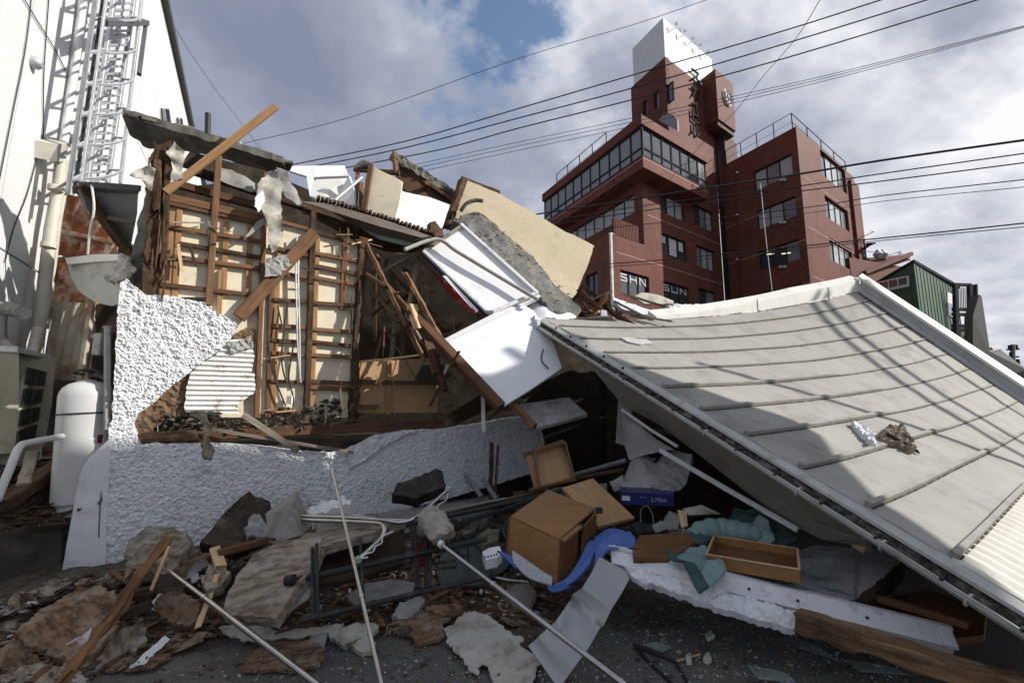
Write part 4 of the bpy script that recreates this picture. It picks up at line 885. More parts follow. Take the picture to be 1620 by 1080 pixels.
dr = root('white_door', 'white door panel in aluminium frame lying aslant over the wreck', 'door', tuple(DOORP.at(770,495)))
plate('panel', on(DOORP, [(729,356),(847,464),(773,494),(671,398)]), .03, M_whiteboard, dr)
def dbar(nm, a, b, w, h, m, o=.02): beam(nm, DOORP.at(*a, o), DOORP.at(*b, o), w, h, m, dr, up=DOORP.n)
dbar('frame_bar', (729,355), (850,464), .05, .05, M_alufr); dbar('frame_bar', (850,463), (772,497), .05, .04, M_alufr)
dbar('frame_bar', (670,397), (774,496), .045, .04, M_alufr); dbar('frame_track', (667,400), (770,498), .02, .05, mat('dark_blue_track', (.06,.07,.11)), .03)
dbar('frame_bar', (730,358), (672,396), .05, .03, M_woodgrey)
dbar('timber_edge', (663,402), (767,502), .10, .06, M_woodmid, -.03)
boxm('hinge', DOORP.at(774,493,.04), .12, .05, .03, M_galv, dr)
tube('bent_conduit', [DOORP.at(u,v,o) for u,v,o in [(640,395,.25),(690,378,.12),(720,396,.10),(750,414,.10),(800,444,.09),(851,474,.10)]], .026, mat('grey_tan_conduit', (.36,.34,.31), (.28,.26,.23)), None, curve=4, label='grey conduit lying diagonally across the white door panel', cat='conduit')
WPP = plane3((825,479,6.05),(703,538,5.35),(799,641,5.0))
wp = T_('white_wall_sheet', 'big white sheet sagging below the door panel with pentagon outline', 'wall sheet', on(WPP, [(824,479),(845,492),(862,520),(877,546),(889,582),(845,612),(799,641),(750,590),(703,538),(760,510)]), .03, M_whiteboard, jag=.002, step=.1)
plate('edge_rail', on(WPP, [(846,462),(856,468),(706,542),(701,537)], .02), .05, M_alufr, wp)
plate('corner_bracket', dd([(836,508,5.9),(846,498,5.9),(850,520,5.8),(846,540,5.75),(838,540,5.75),(834,522,5.8)]), .04, M_galv, wp, jag=.01)
tube('hanging_wire', [WPP.at(u,v,.03) for u,v in [(860,552),(857,562),(858,572),(865,580),(868,583)]], .008, M_rubber, wp, sides=5, curve=3)
B_('brown_beam', 'dark brown square beam along the lower edge of the white sheet', 'beam', P(650,492,5.3), P(792,644,4.9), .115, .10, M_woodmid, up=WPP.n)
T_('crumpled_white_sheet', 'crumpled white sheet bulging behind the gutter end', 'sheet', dd([(830,488,6.25),(845,478,6.3),(864,474,6.35),(880,474,6.4),(895,484,6.4),(913,500,6.4),(908,507,6.2),(880,508,6.1),(851,505,6.0),(838,500,6.1)]), .02, M_whiteboard, jag=.006, step=.04, grid=.05, disp=crumple(.07, 5), smooth=True)
T_('red_canvas', 'folded red canvas caught in the dark gap left of the door panel', 'canvas', dd([(692,441,5.75),(703,444,5.7),(720,459,5.6),(738,477,5.5),(754,493,5.4),(741,493,5.45),(722,476,5.6),(704,458,5.7)]), .02, M_red, jag=.008, step=.04, grid=.04, disp=crumple(.06, 9), smooth=True)
T_('white_strip', 'narrow white strip above the red canvas', 'strip', dd([(700,436,5.75),(706,436,5.75),(756,490,5.4),(752,494,5.4)]), .01, M_whiteboard)
# diagonal timbers left of the gap
for nm, lab, a, b, w, m, rg in [
 ('leaning_timber','long splintered timber leaning right from the corner post top',(577,382,5.5),(672,572,5.4),.065,M_wood,.02),
 ('leaning_timber','dark timber running from mid gap down to the white sheet',(600,440,5.6),(722,578,5.2),.08,M_woodmid,.012),
 ('leaning_timber','short bright timber crossing under the leaning one',(580,434,5.45),(612,455,5.35),.05,M_wood,.0),
 ('leaning_timber','lower short timber stub with pale end in the dark gap',(586,460,5.6),(625,497,5.5),.05,M_wood,.0),
 ('leaning_timber','grey round rafter slanting up to the fallen eave',(576,446,5.9),(697,379,6.1),.045,M_woodgrey,.006),
 ('leaning_timber','pale batten lying level above the tan boards',(562,573,5.5),(667,561,5.4),.03,M_woodpale,.004),
 ('leaning_timber','thin dark stick crossing the brown beam',(726,556,5.0),(680,640,5.1),.035,M_rot,.02),
 ('leaning_timber','splintered timber face with torn fibres beside the leaning one',(640,430,5.35),(716,572,5.15),.055,M_wood,.03),
 ('leaning_timber','dark timber above the red canvas in the cavity',(640,452,6.0),(760,560,5.7),.06,M_rot,.01),
 ('leaning_timber','brown timber deep in the cavity under the eave',(610,420,6.6),(700,520,6.6),.06,M_woodmid,.01),
 ('leaning_timber','short brown block wedged near the beam middle',(652,486,5.3),(664,520,5.2),.11,M_woodpale,.02),
 ('leaning_timber','brown stub crossing the lower leaning timber',(622,530,5.3),(660,506,5.35),.05,M_rot,.01)]:
    B_(nm, lab, 'timber', P(*a), P(*b), w, w*.8, m, rough=rg, splint=.06)
for i in range(34):
    rs_ = random.Random(700+i); u = rs_.uniform(585, 730); v = rs_.uniform(395, 560); L_ = rs_.uniform(25, 120); an = rs_.choice([rs_.uniform(.7,1.1), rs_.uniform(.7,1.1), rs_.uniform(-.7,-.3), rs_.uniform(1.2,1.9)]); D_ = rs_.uniform(5.5, 6.7)
    if u+L_*math.cos(an) > 655 and v+L_*math.sin(an) < 500 or u > 690 and v < 500: continue
    w_ = rs_.uniform(.015, .08); beam('broken_timber', P(u, v, D_), P(u+L_*math.cos(an), v+L_*math.sin(an), D_-rs_.uniform(-.1,.3)), w_, w_*rs_.uniform(.4,.9), rs_.choice([M_wood, M_woodmid, M_rot, M_woodmid, M_woodgrey]), rh, rough=.015, splint=.08)
for u, v, l_ in [(672,402,40),(682,392,18),(660,390,22),(690,380,30),(702,470,20)]:
    pass
heap('hanging_splinters', [(600,400),(690,385),(700,480),(760,560),(700,620),(640,560),(590,470)], 0, 90, .02, .09, M_rot, 31, plane3((600,400,6.4),(760,560,6.0),(640,600,6.2)), (-.5, .3), None, flat=.25, label='dark splinters tangled in the gap behind the leaning timbers', cat='splinters')
# inside the gap under the white sheet
T_('grey_board', 'grey board lying slanted in the dark under the white sheet', 'board', dd([(815,640,5.6),(900,628,5.8),(930,655,5.5),(850,676,5.1)]), .03, M_greyboard, jag=.006, step=.06)
B_('splintered_beam', 'pale splintered beam end below the white sheet corner', 'beam', P(800,628,5.3), P(846,674,4.9), .07, .06, M_wood, rough=.02, splint=.06)
T_('dark_tv_panel', 'thin dark rectangular panel leaning behind the tan boards', 'panel', on(WALL, [(668,577),(716,577),(702,602),(656,602)], -.1), .02, mat('dark_grey_panel', (.06,.06,.055)))
B_('white_strip_post', 'thin white strip hanging straight down right of the lower stucco', 'strip', P(764,625,5.4), P(765,682,5.4), .045, .012, M_offwhite)
T_('torn_brown_sheet', 'torn brown sheet dangling in the shade over the stucco top', 'sheet', on(WALL, [(694,640),(716,638),(716,652),(710,655),(708,652),(702,656),(698,648)], .05), .01, M_clay, jag=.01, step=.03)
B_('dark_stake', 'dark split stake standing against the stucco right end', 'stake', P(778,700,5.6), P(776,790,5.4), .05, .03, M_rot, rough=.02, splint=.1)
B_('dark_stake', 'second thinner stake beside the split one at the stucco end', 'stake', P(788,705,5.6), P(783,788,5.4), .03, .03, M_rot, rough=.01, splint=.1)
# ================================================================== COLLAPSED ROOF
def Epx(k): u = 381+8137/(15.24-k); return u, 510+.59*(u-855)
def E_(k):
    u, v = Epx(k); return P(u, v-10, .35*(15.24-k))
RPX = [(-1,1380,474),(0,1408,493),(1,1438,513),(2,1471,533),(3,1503,554),(4,1538,580),(5,1575,604),(6,1612,632)]
R0, R6 = P(1380,474,9.0), P(1612,632,7.8)
rstep = (R6-R0)/7
def R_(k): return R0 + rstep*(k+1)
def S_(k, t):
    p = E_(k).lerp(R_(k), t); sg = .22*max(0, 1-(k+2)/11.5)*4*t*(1-t)
    p.z -= sg + .012*noise.noise(Vector((k*.9, t*5, 0))); return p
RN = (R_(2)-E_(2)).cross(E_(4)-E_(2)).normalized()
if RN.z < 0: RN = -RN
cr = root('collapsed_roof', 'large fallen beige sheet-metal roof slope with standing battens at right', 'roof', tuple(E_(4)-Vector((0,0,E_(4).z))))
NT = 26
K0 = -1.75
ks = [K0, -1, 0, 1, 2, 3, 4, 5, 6, 7, 8, 9, 10]
M_ribroof = mat('ribbed_roof_sheet', (.52,.495,.44), (.47,.445,.39), scale=3, bump=.1, rough=.5, dirt=(.33,.30,.26), damt=.25)
for a, b in zip(ks, ks[1:]):
    rib = a >= 8
    nt_ = 300 if rib else NT; nk = 4
    vs, fs = [], []
    for i in range(nt_+1):
        for j in range(nk+1):
            t = i/nt_; k = a+(b-a)*(j/nk)*.998+.001
            p = S_(k, t)
            if rib: p += RN*.006*math.sin(t*300*2*math.pi/5)
            p += RN*(.006*math.sin(math.pi*j/nk) + .004*noise.noise(Vector((k*2.5, t*9, 1))))
            vs.append(p)
    n = len(vs); w = nk+1
    vs += [v-RN*.012 for v in vs]
    for i in range(nt_):
        for j in range(nk):
            q = i*w+j; fs.append((q, q+1, q+w+1, q+w)); fs.append((n+q, n+q+w, n+q+w+1, n+q+1))
    for i in range(nt_): q = i*w; fs += [(q, q+w, n+q+w, n+q), (q+nk, n+q+nk, n+q+nk+w, q+nk+w)]
    for j in range(nk): fs += [(j, n+j, n+j+1, j+1), (nt_*w+j, nt_*w+j+1, n+nt_*w+j+1, n+nt_*w+j)]
    mk('roof_sheet', vs, fs, M_ribroof if rib else M_roof, cr, smooth=not rib)
for k in ks[1:-1]:
    vs, fs = [], []; w, h = (.024, .022) if k < 3 else (.038, .034)
    for i in range(NT+1):
        t = .004+.99*i/NT; p = S_(k, t); d = (S_(k+.01, t)-S_(k-.01, t)).normalized()
        tf = .42+.06*math.sin(k*2.1); fl = 0 if k < 3 else min(1, max(0, (t-tf)/.02)); hh = h*(1-.72*fl); w = (.024 if k < 3 else .038-.014*fl)
        vs += [p-d*w*.5+RN*.0, p-d*w*.42+RN*hh, p+d*w*.42+RN*hh, p+d*w*.5]
    for i in range(NT):
        for j in range(4): a = i*4+j; b = i*4+(j+1) % 4; fs.append((a, b, b+4, a+4))
    fs += [(0,1,2,3), (NT*4,NT*4+1,NT*4+2,NT*4+3)]
    st_ = mk('roof_batten', vs, fs, M_seam, cr)
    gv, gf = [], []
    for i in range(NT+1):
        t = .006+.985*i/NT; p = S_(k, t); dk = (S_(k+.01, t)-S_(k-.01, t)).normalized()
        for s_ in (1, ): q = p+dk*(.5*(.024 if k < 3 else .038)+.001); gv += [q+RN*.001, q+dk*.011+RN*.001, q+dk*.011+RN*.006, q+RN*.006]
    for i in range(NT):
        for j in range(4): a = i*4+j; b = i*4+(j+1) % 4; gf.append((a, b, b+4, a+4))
    mk('shade_line', gv, gf, M_moss_shade, st_)  # dark strip painted in for the shaded near side of the batten
    if k > 2: boxm('batten_cap', S_(k, .006)+RN*h*.5, .042, .012, h*1.08, M_seam, st_, rot=frame((S_(k+.1,0)-S_(k-.1,0)), RN).to_3x3())
# thick roof body underneath (deck)
vs, fs = [], []; kk = [K0+.1]+[k for k in range(-1, 10)]+[9.9]
for k in kk:
    for i in range(9): p = S_(k, .004+.992*i/8); vs += [p-RN*.03, p-RN*.16]
for a in range(len(kk)-1):
    for i in range(8):
        q = (a*9+i)*2; r = q+18; fs += [(q, r, r+2, q+2), (q+1, q+3, r+3, r+1)]
for i in range(8): q = i*2; fs.append((q, q+2, q+3, q+1)); q = (len(kk)-1)*18+i*2; fs.append((q, q+1, q+3, q+2))
for a in range(len(kk)-1): q = a*18; fs.append((q, q+1, q+19, q+18)); q = a*18+16; fs.append((q, q+18, q+19, q+1))
mk('roof_deck', vs, fs, M_dark, cr)
# eave: drip flashing, dirty gutter channel, round lip
def eoff(k, dz, out): 
    d = (E_(k)-S_(k,.1)); d.z = 0; d = d.normalized(); return E_(k)+d*out+Vector((0,0,dz))
def ribbon(nm, prof, m, k0=-1.7, k1=10, n=60, wob=0):
    vs, fs = [], []; q = len(prof)
    for i in range(n+1):
        k = k0+(k1-k0)*i/n
        for (o, z) in prof:
            dz = wob*noise.noise(Vector((k*3.1, o*20, z*20))) if wob else 0
            vs.append(eoff(k, z+dz, o))
    for i in range(n):
        for j in range(q): a = i*q+j; b = i*q+(j+1) % q; fs.append((a, b, b+q, a+q))
    fs += [tuple(range(q)), tuple(n*q+j for j in range(q))]
    return mk(nm, vs, fs, m, cr)
ribbon('drip_flashing', [(0,.0),(.07,-.028),(.074,-.048),(.064,-.048),(.0,-.014)], M_gutter)
ribbon('gutter_dirt', [(.055,-.05),(.075,-.075),(.11,-.088),(.135,-.084),(.12,-.105),(.06,-.11),(.04,-.06)], M_moss_shade, n=260, wob=.015)
gt = ribbon('gutter', [(.05,-.11),(.10,-.135),(.14,-.132),(.165,-.108),(.165,-.08),(.155,-.078),(.152,-.10),(.135,-.12),(.10,-.122),(.06,-.10)], M_gutter)
for i in range(16):
    k = -1.4+i*.72; b = boxm('gutter_bracket', eoff(k, -.078, .11), .016, .12, .012, M_black, gt, rot=Matrix.Rotation(math.atan2((E_(k)-S_(k,.1)).y, (E_(k)-S_(k,.1)).x)-R(90), 3, 'Z'))
for k in (1.9, 4.4, 6.15, 7.3, 8.2): vs, fs = tube_geo([eoff(k-.012,-.108,.135), eoff(k+.012,-.108,.135)], .036, 10); mk('gutter_joint', vs, fs, M_gutter, gt)
for k in (-.9, -.2, .5, 1.2, 1.9): boxm('snow_stop', eoff(k, -.03, .05), .02, .02, .06, M_black, gt)
boxm('gutter_end', eoff(-1.75, -.10, .12), .05, .16, .12, M_galv, gt, rot=Matrix.Rotation(.5, 3, 'Z'))
# verge cover along the sagging top edge
vs, fs = [], []; nv = 30
dv_ = (S_(K0, .5)-S_(K0+1, .5)).normalized()
def verge(t): return S_(K0, .26+.74*t)
for i in range(nv+1):
    t = i/nv; p = verge(t); h = .05+.20*min(1, t*1.6); w = .16
    vs += [p-dv_*.02+Vector((0,0,.035*min(1, t*3))), p-dv_*.02+Vector((0,0,h)), p+dv_*w+Vector((0,0,h+.02)), p+dv_*w-Vector((0,0,.05))]
for i in range(nv):
    for j in range(4): a = i*4+j; b = i*4+(j+1) % 4; fs.append((a, b, b+4, a+4))
fs += [(0,1,2,3), (nv*4,nv*4+1,nv*4+2,nv*4+3)]
vg = mk('verge_cover', vs, fs, M_trim, cr)
for t in (.42, .80):
    p = verge(t); boxm('cover_joint', p-dv_*.024+Vector((0,0,.11)), .012, .012, .27, M_trimgrey, vg)
# box ridge
def ridge_part(nm, f, m):
    vs, fs = [], []; n = 14
    for i in range(n+1):
        k = K0+.15+(10.3-K0)*i/n; q = f(k); vs += q
    m4 = len(q)
    for i in range(n):
        for j in range(m4): a = i*m4+j; b = i*m4+(j+1) % m4; fs.append((a, b, b+m4, a+m4))
    fs += [tuple(range(m4)), tuple(n*m4+j for j in range(m4))]
    return mk(nm, vs, fs, m, cr)
ro = Vector(R_(3)-E_(3)); ro.z = 0; ro.normalize()
UPV = Vector((0,0,1))
ridge_part('ridge_side', lambda k: [R_(k)-ro*.02-UPV*.06, R_(k)-ro*.02+UPV*.33, R_(k)+ro*.22+UPV*.33, R_(k)+ro*.22-UPV*.06], M_trimgrey)
ridge_part('ridge_cover', lambda k: [R_(k)-ro*.07+UPV*.27, R_(k)-ro*.07+UPV*.335, R_(k)+ro*.12+UPV*.43, R_(k)+ro*.32+UPV*.335, R_(k)+ro*.32+UPV*.27], M_trim)
ridge_part('ridge_flashing', lambda k: [R_(k)-ro*.16+RN*.0, R_(k)-ro*.16+RN*.045, R_(k)-ro*.03+RN*.06, R_(k)-ro*.03+RN*.0], M_trimgrey)
# far slope of the roof beyond the ridge
plate('far_slope', [R_(K0)+ro*.3, R_(9.5)+ro*.3, R_(9.5)+ro*4-UPV*2, R_(K0)+ro*4-UPV*2], .08, M_roof, cr)
# gable wall hanging beneath the gutter
gwp = plate('gable_wall', [eoff(k, -.12, -.0) for k in (-.2, 1, 2, 3, 4, 5, 6, 6.9)]+[P(1372,868,3.25), P(1300,852,3.5), P(1245,826,3.75), P(1180,776,4.05), P(1110,722,4.4), P(1040,668,4.85), P(986,640,5.2)], .08, M_gable, cr, grid=.2, disp=crumple(.02, 2))
plate('gable_sheet', dd([(980,600,5.35),(992,598,5.3),(1000,640,5.2),(994,690,5.1),(986,704,5.1),(974,700,5.15)]), .03, mat('pale_green_cloth', (.25,.27,.22), (.19,.21,.17)), cr)
# things lying on the roof
def on_roof(u, v, o=0.0):
    best = None; d = ray(u, v)
    for ki in range(0, 110):
        for ti in range(0, 60):
            k = -1.5+ki*.1; t = ti/59; p = S_(k, t); q = (p-CAM); e = (q/q.y-d/d.y).length
            if best is None or e < best[0]: best = (e, p)
    return best[1]+RN*o
dbp = [on_roof(u, v, .05) for u, v in [(1349,674),(1358,680),(1372,690),(1384,702),(1388,708),(1376,708),(1362,696),(1352,686)]]
T_('stucco_scrap', 'narrow white stucco scrap lying on the roof sheet', 'scrap', dbp, .04, M_stucco, jag=.012, step=.02, grid=.02, disp=crumple(.04, 25))
dbp = [on_roof(u, v, .05) for u, v in [(1389,688),(1402,681),(1424,684),(1434,700),(1448,716),(1440,721),(1420,712),(1398,706),(1390,702)]]
T_('plaster_scrap', 'broken plaster and rotten wood scrap lying on the roof sheet', 'scrap', dbp, .05, M_claygrey, jag=.014, step=.02, grid=.02, disp=crumple(.06, 25))
B_('wood_scrap', 'rotten wood sliver under the plaster scrap on the roof', 'scrap', on_roof(1396,700,.08), on_roof(1449,718,.03), .04, .03, M_rot, rough=.02, splint=.06)
q = [on_roof(u, v, .025) for u, v in [(981,534),(992,536),(1010,541),(1020,541),(1032,546),(1014,546),(994,542)]]
T_('bent_metal_scrap', 'thin bent grey metal scrap near the top corner of the roof sheet', 'scrap', q, .02, M_trimgrey, jag=.012, step=.03)
# debris between roof top and brick building
T_('stucco_strip', 'long white stucco wall top lying behind the verge cover', 'wall piece', dd([(1048,482,7.6),(1075,480,7.7),(1110,482,7.9),(1150,484,8.2),(1190,484,8.6),(1260,466,9.4),(1340,448,9.9),(1340,470,9.7),(1200,500,8.5),(1120,500,7.8),(1060,496,7.5)]), .2, M_stucco, jag=.02, step=.06, grid=.05, disp=lambda x, y: lump(x, y, .03))
T_('stucco_slab', 'smaller tilted white stucco slab above the roof top corner', 'wall piece', dd([(970,470,6.9),(985,476,6.95),(1010,484,7.0),(1027,490,7.05),(1028,500,6.95),(1008,496,6.85),(985,488,6.8),(972,480,6.8)]), .06, M_stucco, jag=.012, step=.04, grid=.03, disp=lambda x, y: lump(x, y, .02))
T_('grey_sheet_piece', 'flat grey broken board resting on top of the stucco slab', 'board', dd([(1000,470,7.3),(1015,462,7.4),(1040,466,7.5),(1064,475,7.6),(1066,481,7.5),(1020,480,7.3)]), .03, M_paleboard, jag=.012, step=.04)
T_('roof_crest_rubble', 'broken rubble showing over the roof corner before the brick wing', 'rubble', dd([(1322,446,10.2),(1332,440,10.3),(1350,438,10.4),(1366,441,10.4),(1372,448,10.2),(1340,452,10.1)]), .2, M_stucco, jag=.03, step=.05, grid=.06, disp=crumple(.06, 9))
T_('dark_roof_lining', 'dark lining sheet exposed at the roof top left corner', 'sheet', dd([(856,508,6.15),(930,504,6.2),(965,500,6.3),(985,514,6.4),(1004,520,6.45),(950,508,6.3)]), .02, M_felt, jag=.01)
brd = [(918,462,985,520,.13,M_woodmid,'broad brown roof board split at its lower end'),(930,456,1000,522,.08,M_rot,'rotten board above the roof corner beside the broad brown one'),(938,500,958,470,.10,M_wood,'short upright plank stump amid the splintered boards'),(955,486,1003,516,.14,M_rot,'thick cracked rafter end resting on the roof corner'),
 (915,470,935,494,.07,M_woodmid,'small brown batten under the beige panel tip'),(925,480,965,462,.05,M_woodgrey,'grey batten crossing the splintered boards'),(936,505,950,494,.11,M_woodpale,'pale sawn block in the splintered boards'),(975,478,1030,506,.06,M_woodgrey,'grey lath strip under the stucco slab'),(1000,498,1062,508,.05,M_woodgrey,'second grey lath strip right below the stucco slab'),(990,466,1048,484,.05,M_clay,'brown lath under the flat grey board'),(905,476,925,452,.04,M_rot,'dark splinter beside the beige panel tip')]
for u0, v0, u1, v1, w, m, lab in brd: B_('broken_board', lab, 'board', P(u0,v0,6.6), P(u1,v1,6.45), w, w*.5, m, rough=.02 if m is M_rot else .006, splint=.12)
T_('white_block', 'small white board piece amid the splintered boards', 'board', dd([(951,490,6.3),(960,491,6.3),(961,500,6.28),(951,501,6.28)]), .03, M_whiteboard)
heap('splinter_pile', [(910,470),(930,455),(960,470),(990,500),(1000,520),(940,505),(918,500)], 0, 140, .02, .08, M_rot, 41, plane3((915,470,6.8),(1000,520,6.6),(920,505,6.7)), (-.2, .1), None, flat=.4, label='heap of dark rotten splinters above the roof corner', cat='splinters')
heap('splinter_pile', [(1000,488),(1060,484),(1070,498),(1080,506),(1010,506)], 0, 80, .02, .07, M_claygrey, 42, plane3((1000,488,7.2),(1080,506,7.2),(1000,506,7.0)), (-.1, .1), None, flat=.4, label='grey mortar crumbs between stucco slab and verge cover', cat='rubble')
M_far = M_dark
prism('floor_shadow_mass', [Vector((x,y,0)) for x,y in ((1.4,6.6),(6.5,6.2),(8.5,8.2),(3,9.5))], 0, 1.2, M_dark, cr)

# ================================================================== LEFT SIDE: gap between warehouse and house
cn = root('grey_canopy', 'small grey eave canopy of the house overhanging the gas bottle gap', 'canopy', tuple(P(180,350,4.9)))
plate('soffit', dd([(126,291,4.75),(170,294,4.85),(218,298,4.95),(216,340,5.15),(205,398,5.4),(196,402,5.4),(180,378,5.25),(160,345,5.05),(138,330,4.9)]), .03, M_greysheet, cn)
plate('fascia', dd([(122,287,4.7),(170,289,4.8),(220,293,4.9),(219,302,4.92),(170,299,4.82),(126,296,4.72)]), .06, mat('dark_fascia', (.10,.105,.11), (.075,.078,.08)), cn)
beam('canopy_rafter', P(124,294,4.7), P(206,402,5.35), .12, .07, M_rot, cn, rough=.01)
beam('canopy_rafter', P(150,341,4.95), P(212,352,5.1), .05, .05, M_soffit, cn)
plate('canopy_edge', dd([(124,292,4.68),(134,318,4.72),(140,338,4.78),(150,342,4.85),(146,322,4.8),(136,300,4.74)]), .03, M_soffit, cn, jag=.004)
tube('canopy_cable', [P(145,293,4.65), P(149,330,4.7), P(142,370,4.8), P(139,402,4.9)], .012, M_offwhite, cn, sides=5, curve=4)
beam('soffit_batten', P(135,300,4.8), P(218,303,4.95), .06, .03, M_soffit, cn)
# rusty corrugated sheets
def corr(name, label, pts, m, dirn, lam=.076, amp=.012, par=None, grid=.02):
    o = plate(name, dd(pts), .01, m, par, jag=.01, step=.05, grid=grid, label=label, cat='sheet')
    M = WM[o.name]; d = Vector(dirn).normalized(); nn = Vector((M[0][2], M[1][2], M[2][2]))
    for v in o.data.vertices: v.co.z += amp*math.sin((M @ v.co).dot(d)*2*math.pi/lam)
    return o
corr('rusty_sheet', 'rust-eaten corrugated sheet hanging beside the white downpipe', [(100,306,5.75),(150,316,5.7),(178,350,5.6),(186,402,5.5),(150,404,5.6),(90,404,5.75)], M_rust, (1,.1,.0), lam=.20, amp=.02)
corr('rusty_sheet', 'pale rust-streaked sheet standing low behind the gas bottle', [(82,474,5.6),(138,480,5.55),(150,482,5.5),(146,540,5.45),(142,602,5.4),(76,600,5.5)], M_paintrust, (1,.1,0), lam=.14, amp=.012)
B_('rusty_rail', 'dark rusty rail across the corrugated sheets', 'rail', P(94,366,5.68), P(184,384,5.5), .06, .05, M_rust)
B_('rusty_rail', 'weathered timber rail above the pale metal hood', 'rail', P(100,412,6.0), P(176,406,5.7), .12, .06, M_woodmid, rough=.01)
B_('tilted_post', 'pale slanting post right of the rust-streaked sheet', 'post', P(146,480,5.4), P(126,606,5.35), .06, .05, M_paintrust)
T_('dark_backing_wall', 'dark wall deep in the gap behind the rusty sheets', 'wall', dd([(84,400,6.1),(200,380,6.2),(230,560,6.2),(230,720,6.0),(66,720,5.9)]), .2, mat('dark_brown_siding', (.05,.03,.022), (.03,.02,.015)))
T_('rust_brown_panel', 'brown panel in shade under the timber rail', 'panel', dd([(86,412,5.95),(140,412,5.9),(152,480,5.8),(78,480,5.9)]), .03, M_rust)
# pale curved hood
hood = [P(u, v, D) for u, v, D in [(104,408,5.2),(150,405,5.0),(190,405,4.8),(190,480,4.8),(176,484,4.85),(150,478,4.95),(126,462,5.05),(112,438,5.15)]]
T_('metal_hood', 'pale half-round metal hood fallen against the stucco corner', 'hood', hood, .25, mat('pale_hood_metal', (.42,.42,.39), (.34,.34,.31), dirt=(.16,.14,.11), damt=.3), jag=.0)
T_('hood_rim', 'bent pale strip along the top of the metal hood', 'strip', dd([(103,408,5.1),(150,402,4.95),(192,402,4.75),(192,412,4.75),(150,414,4.95),(106,418,5.1)]), .03, M_trim)
T_('torn_net', 'torn white netting draped over the stucco top corner', 'netting', dd([(170,446,4.45),(182,420,4.5),(190,402,4.55),(202,406,4.5),(212,425,4.4),(204,440,4.35),(188,448,4.35)]), .012, M_paleboard, jag=.012, step=.03, grid=.025, disp=crumple(.07, 12))
# meter, pipe, gas bottle
mt = root('gas_meter', 'pale gas meter box with riser pipe beside the stucco corner', 'meter', tuple(P(168,600,4.35)))
boxm('meter_box', P(159,545,4.5), .085, .10, .22, M_greyboard, mt, bevel=.008)
tube('riser_pipe', [P(170,516,4.3), P(170,600,4.28), P(169,680,4.26)], .026, M_greyboard, mt)
tube('riser_cap', [P(170,516,4.3), P(170,519,4.3)], .034, M_greyboard, mt)
gb = root('gas_cylinder', 'tall white steel gas cylinder strapped behind the plaster skirt', 'gas cylinder', tuple(P(128,818,4.35)))
bt, tp = P(126,812,4.35), P(140,604,4.35); ax = (tp-bt).normalized(); hh = (tp-bt).length; rC = .205
prof = [(.0,.17),(.06,.185),(.07,.175),(.10,.175),(.11,rC),(.45,rC),(.9,rC),(hh-.14,rC),(hh-.10,rC*.97),(hh-.05,rC*.86),(hh-.02,rC*.68),(hh-.0,rC*.42),(hh+.02,.04)]
vs, fs = tube_geo([bt+ax*h for h, r in prof], .2, 28, radii=[r for h, r in prof]); mk('cylinder_body', vs, fs, M_tank, gb, smooth=True)
tv = tp+ax*.03
vs, fs = tube_geo([tv-ax*.03, tv+ax*.07], .03, 10); vlv = mk('valve', vs, fs, mat('brass', (.20,.15,.07), (.12,.09,.05), metal=.7, rough=.5), gb)
vs, fs = tube_geo([tv+ax*.07, tv+ax*.09], .05, 10); mk('valve_wheel', vs, fs, M_black, vlv)
tube('regulator', [tv+Vector((.0,0,.03)), tv+Vector((.12,-.02,.035)), tv+Vector((.2,-.03,.0))], .028, M_black, gb)
tube('gas_hose', [tv+Vector((-.05,0,.04)), tv+Vector((-.13,-.02,.06)), tv+Vector((-.02,-.08,.075)), tv+Vector((.12,-.05,.07)), tv+Vector((.26,.0,-.1))], .013, M_black, gb, curve=5)
vs, fs = tube_geo([bt+ax*(hh*.745), bt+ax*(hh*.757)], rC+.006, 28); mk('strap', vs, fs, M_black, gb)
boxm('warning_label', bt+ax*(hh*.56)+Vector((.196,-.06,0)), .04, .004, .08, M_red, gb, rot=Matrix.Rotation(R(73), 3, 'Z'))
# condenser unit and ducts against the warehouse
M_accase = mat('aged_cream_metal', (.30,.285,.22), (.24,.228,.175), scale=5, bump=.08, rough=.7, dirt=(.14,.12,.08), damt=.3)
ac = root('condenser_unit', 'cream outdoor condenser cabinet with barred grille beside the downpipe', 'air conditioner', tuple(P(40,720,4.9)))
plate('side_case', dd([(-14,548,4.6),(30,552,4.75),(30,715,4.75),(-20,720,4.6)]), .5, M_accase, ac)
plate('grille_case', dd([(31,556,4.83),(88,568,5.12),(82,640,5.08),(70,705,5.02),(22,735,4.74)]), .3, M_accase, ac)
plate('top_plate', dd([(-14,546,4.6),(28,548,4.72),(94,566,5.2),(92,572,5.2),(28,557,4.72),(-14,555,4.6)]), .5, M_galv, ac)
tl_, tr_, bl_, br_ = (44,578,4.80), (76,586,4.98), (26,712,4.70), (56,696,4.90)
def bil(s, t): return P(*[ (tl_[k]*(1-s)+tr_[k]*s)*(1-t)+(bl_[k]*(1-s)+br_[k]*s)*t for k in range(3)])
for r in range(4):
    for c_ in range(3):
        s0, s1, t0_, t1_ = c_/3+.03, (c_+1)/3-.03, r/4+.02, (r+1)/4-.03
        plate('grille_slot', [bil(s0,t0_), bil(s1,t0_), bil(s1,t1_), bil(s0,t1_)], .02, M_black, ac)
tube('elbow_duct', [P(-20,486,4.6), P(10,488,4.7), P(28,492,4.75), P(36,494,4.7)], .075, M_greyboard, None, curve=4, radii=None, label='grey elbow duct stub above the condenser cabinet', cat='duct')
tube('drain_duct', [P(2,490,4.7), P(0,520,4.7), P(4,540,4.75), P(24,556,4.75)], .05, M_greyboard, None, curve=4, label='grey insulated hose bending down behind the elbow duct', cat='hose')
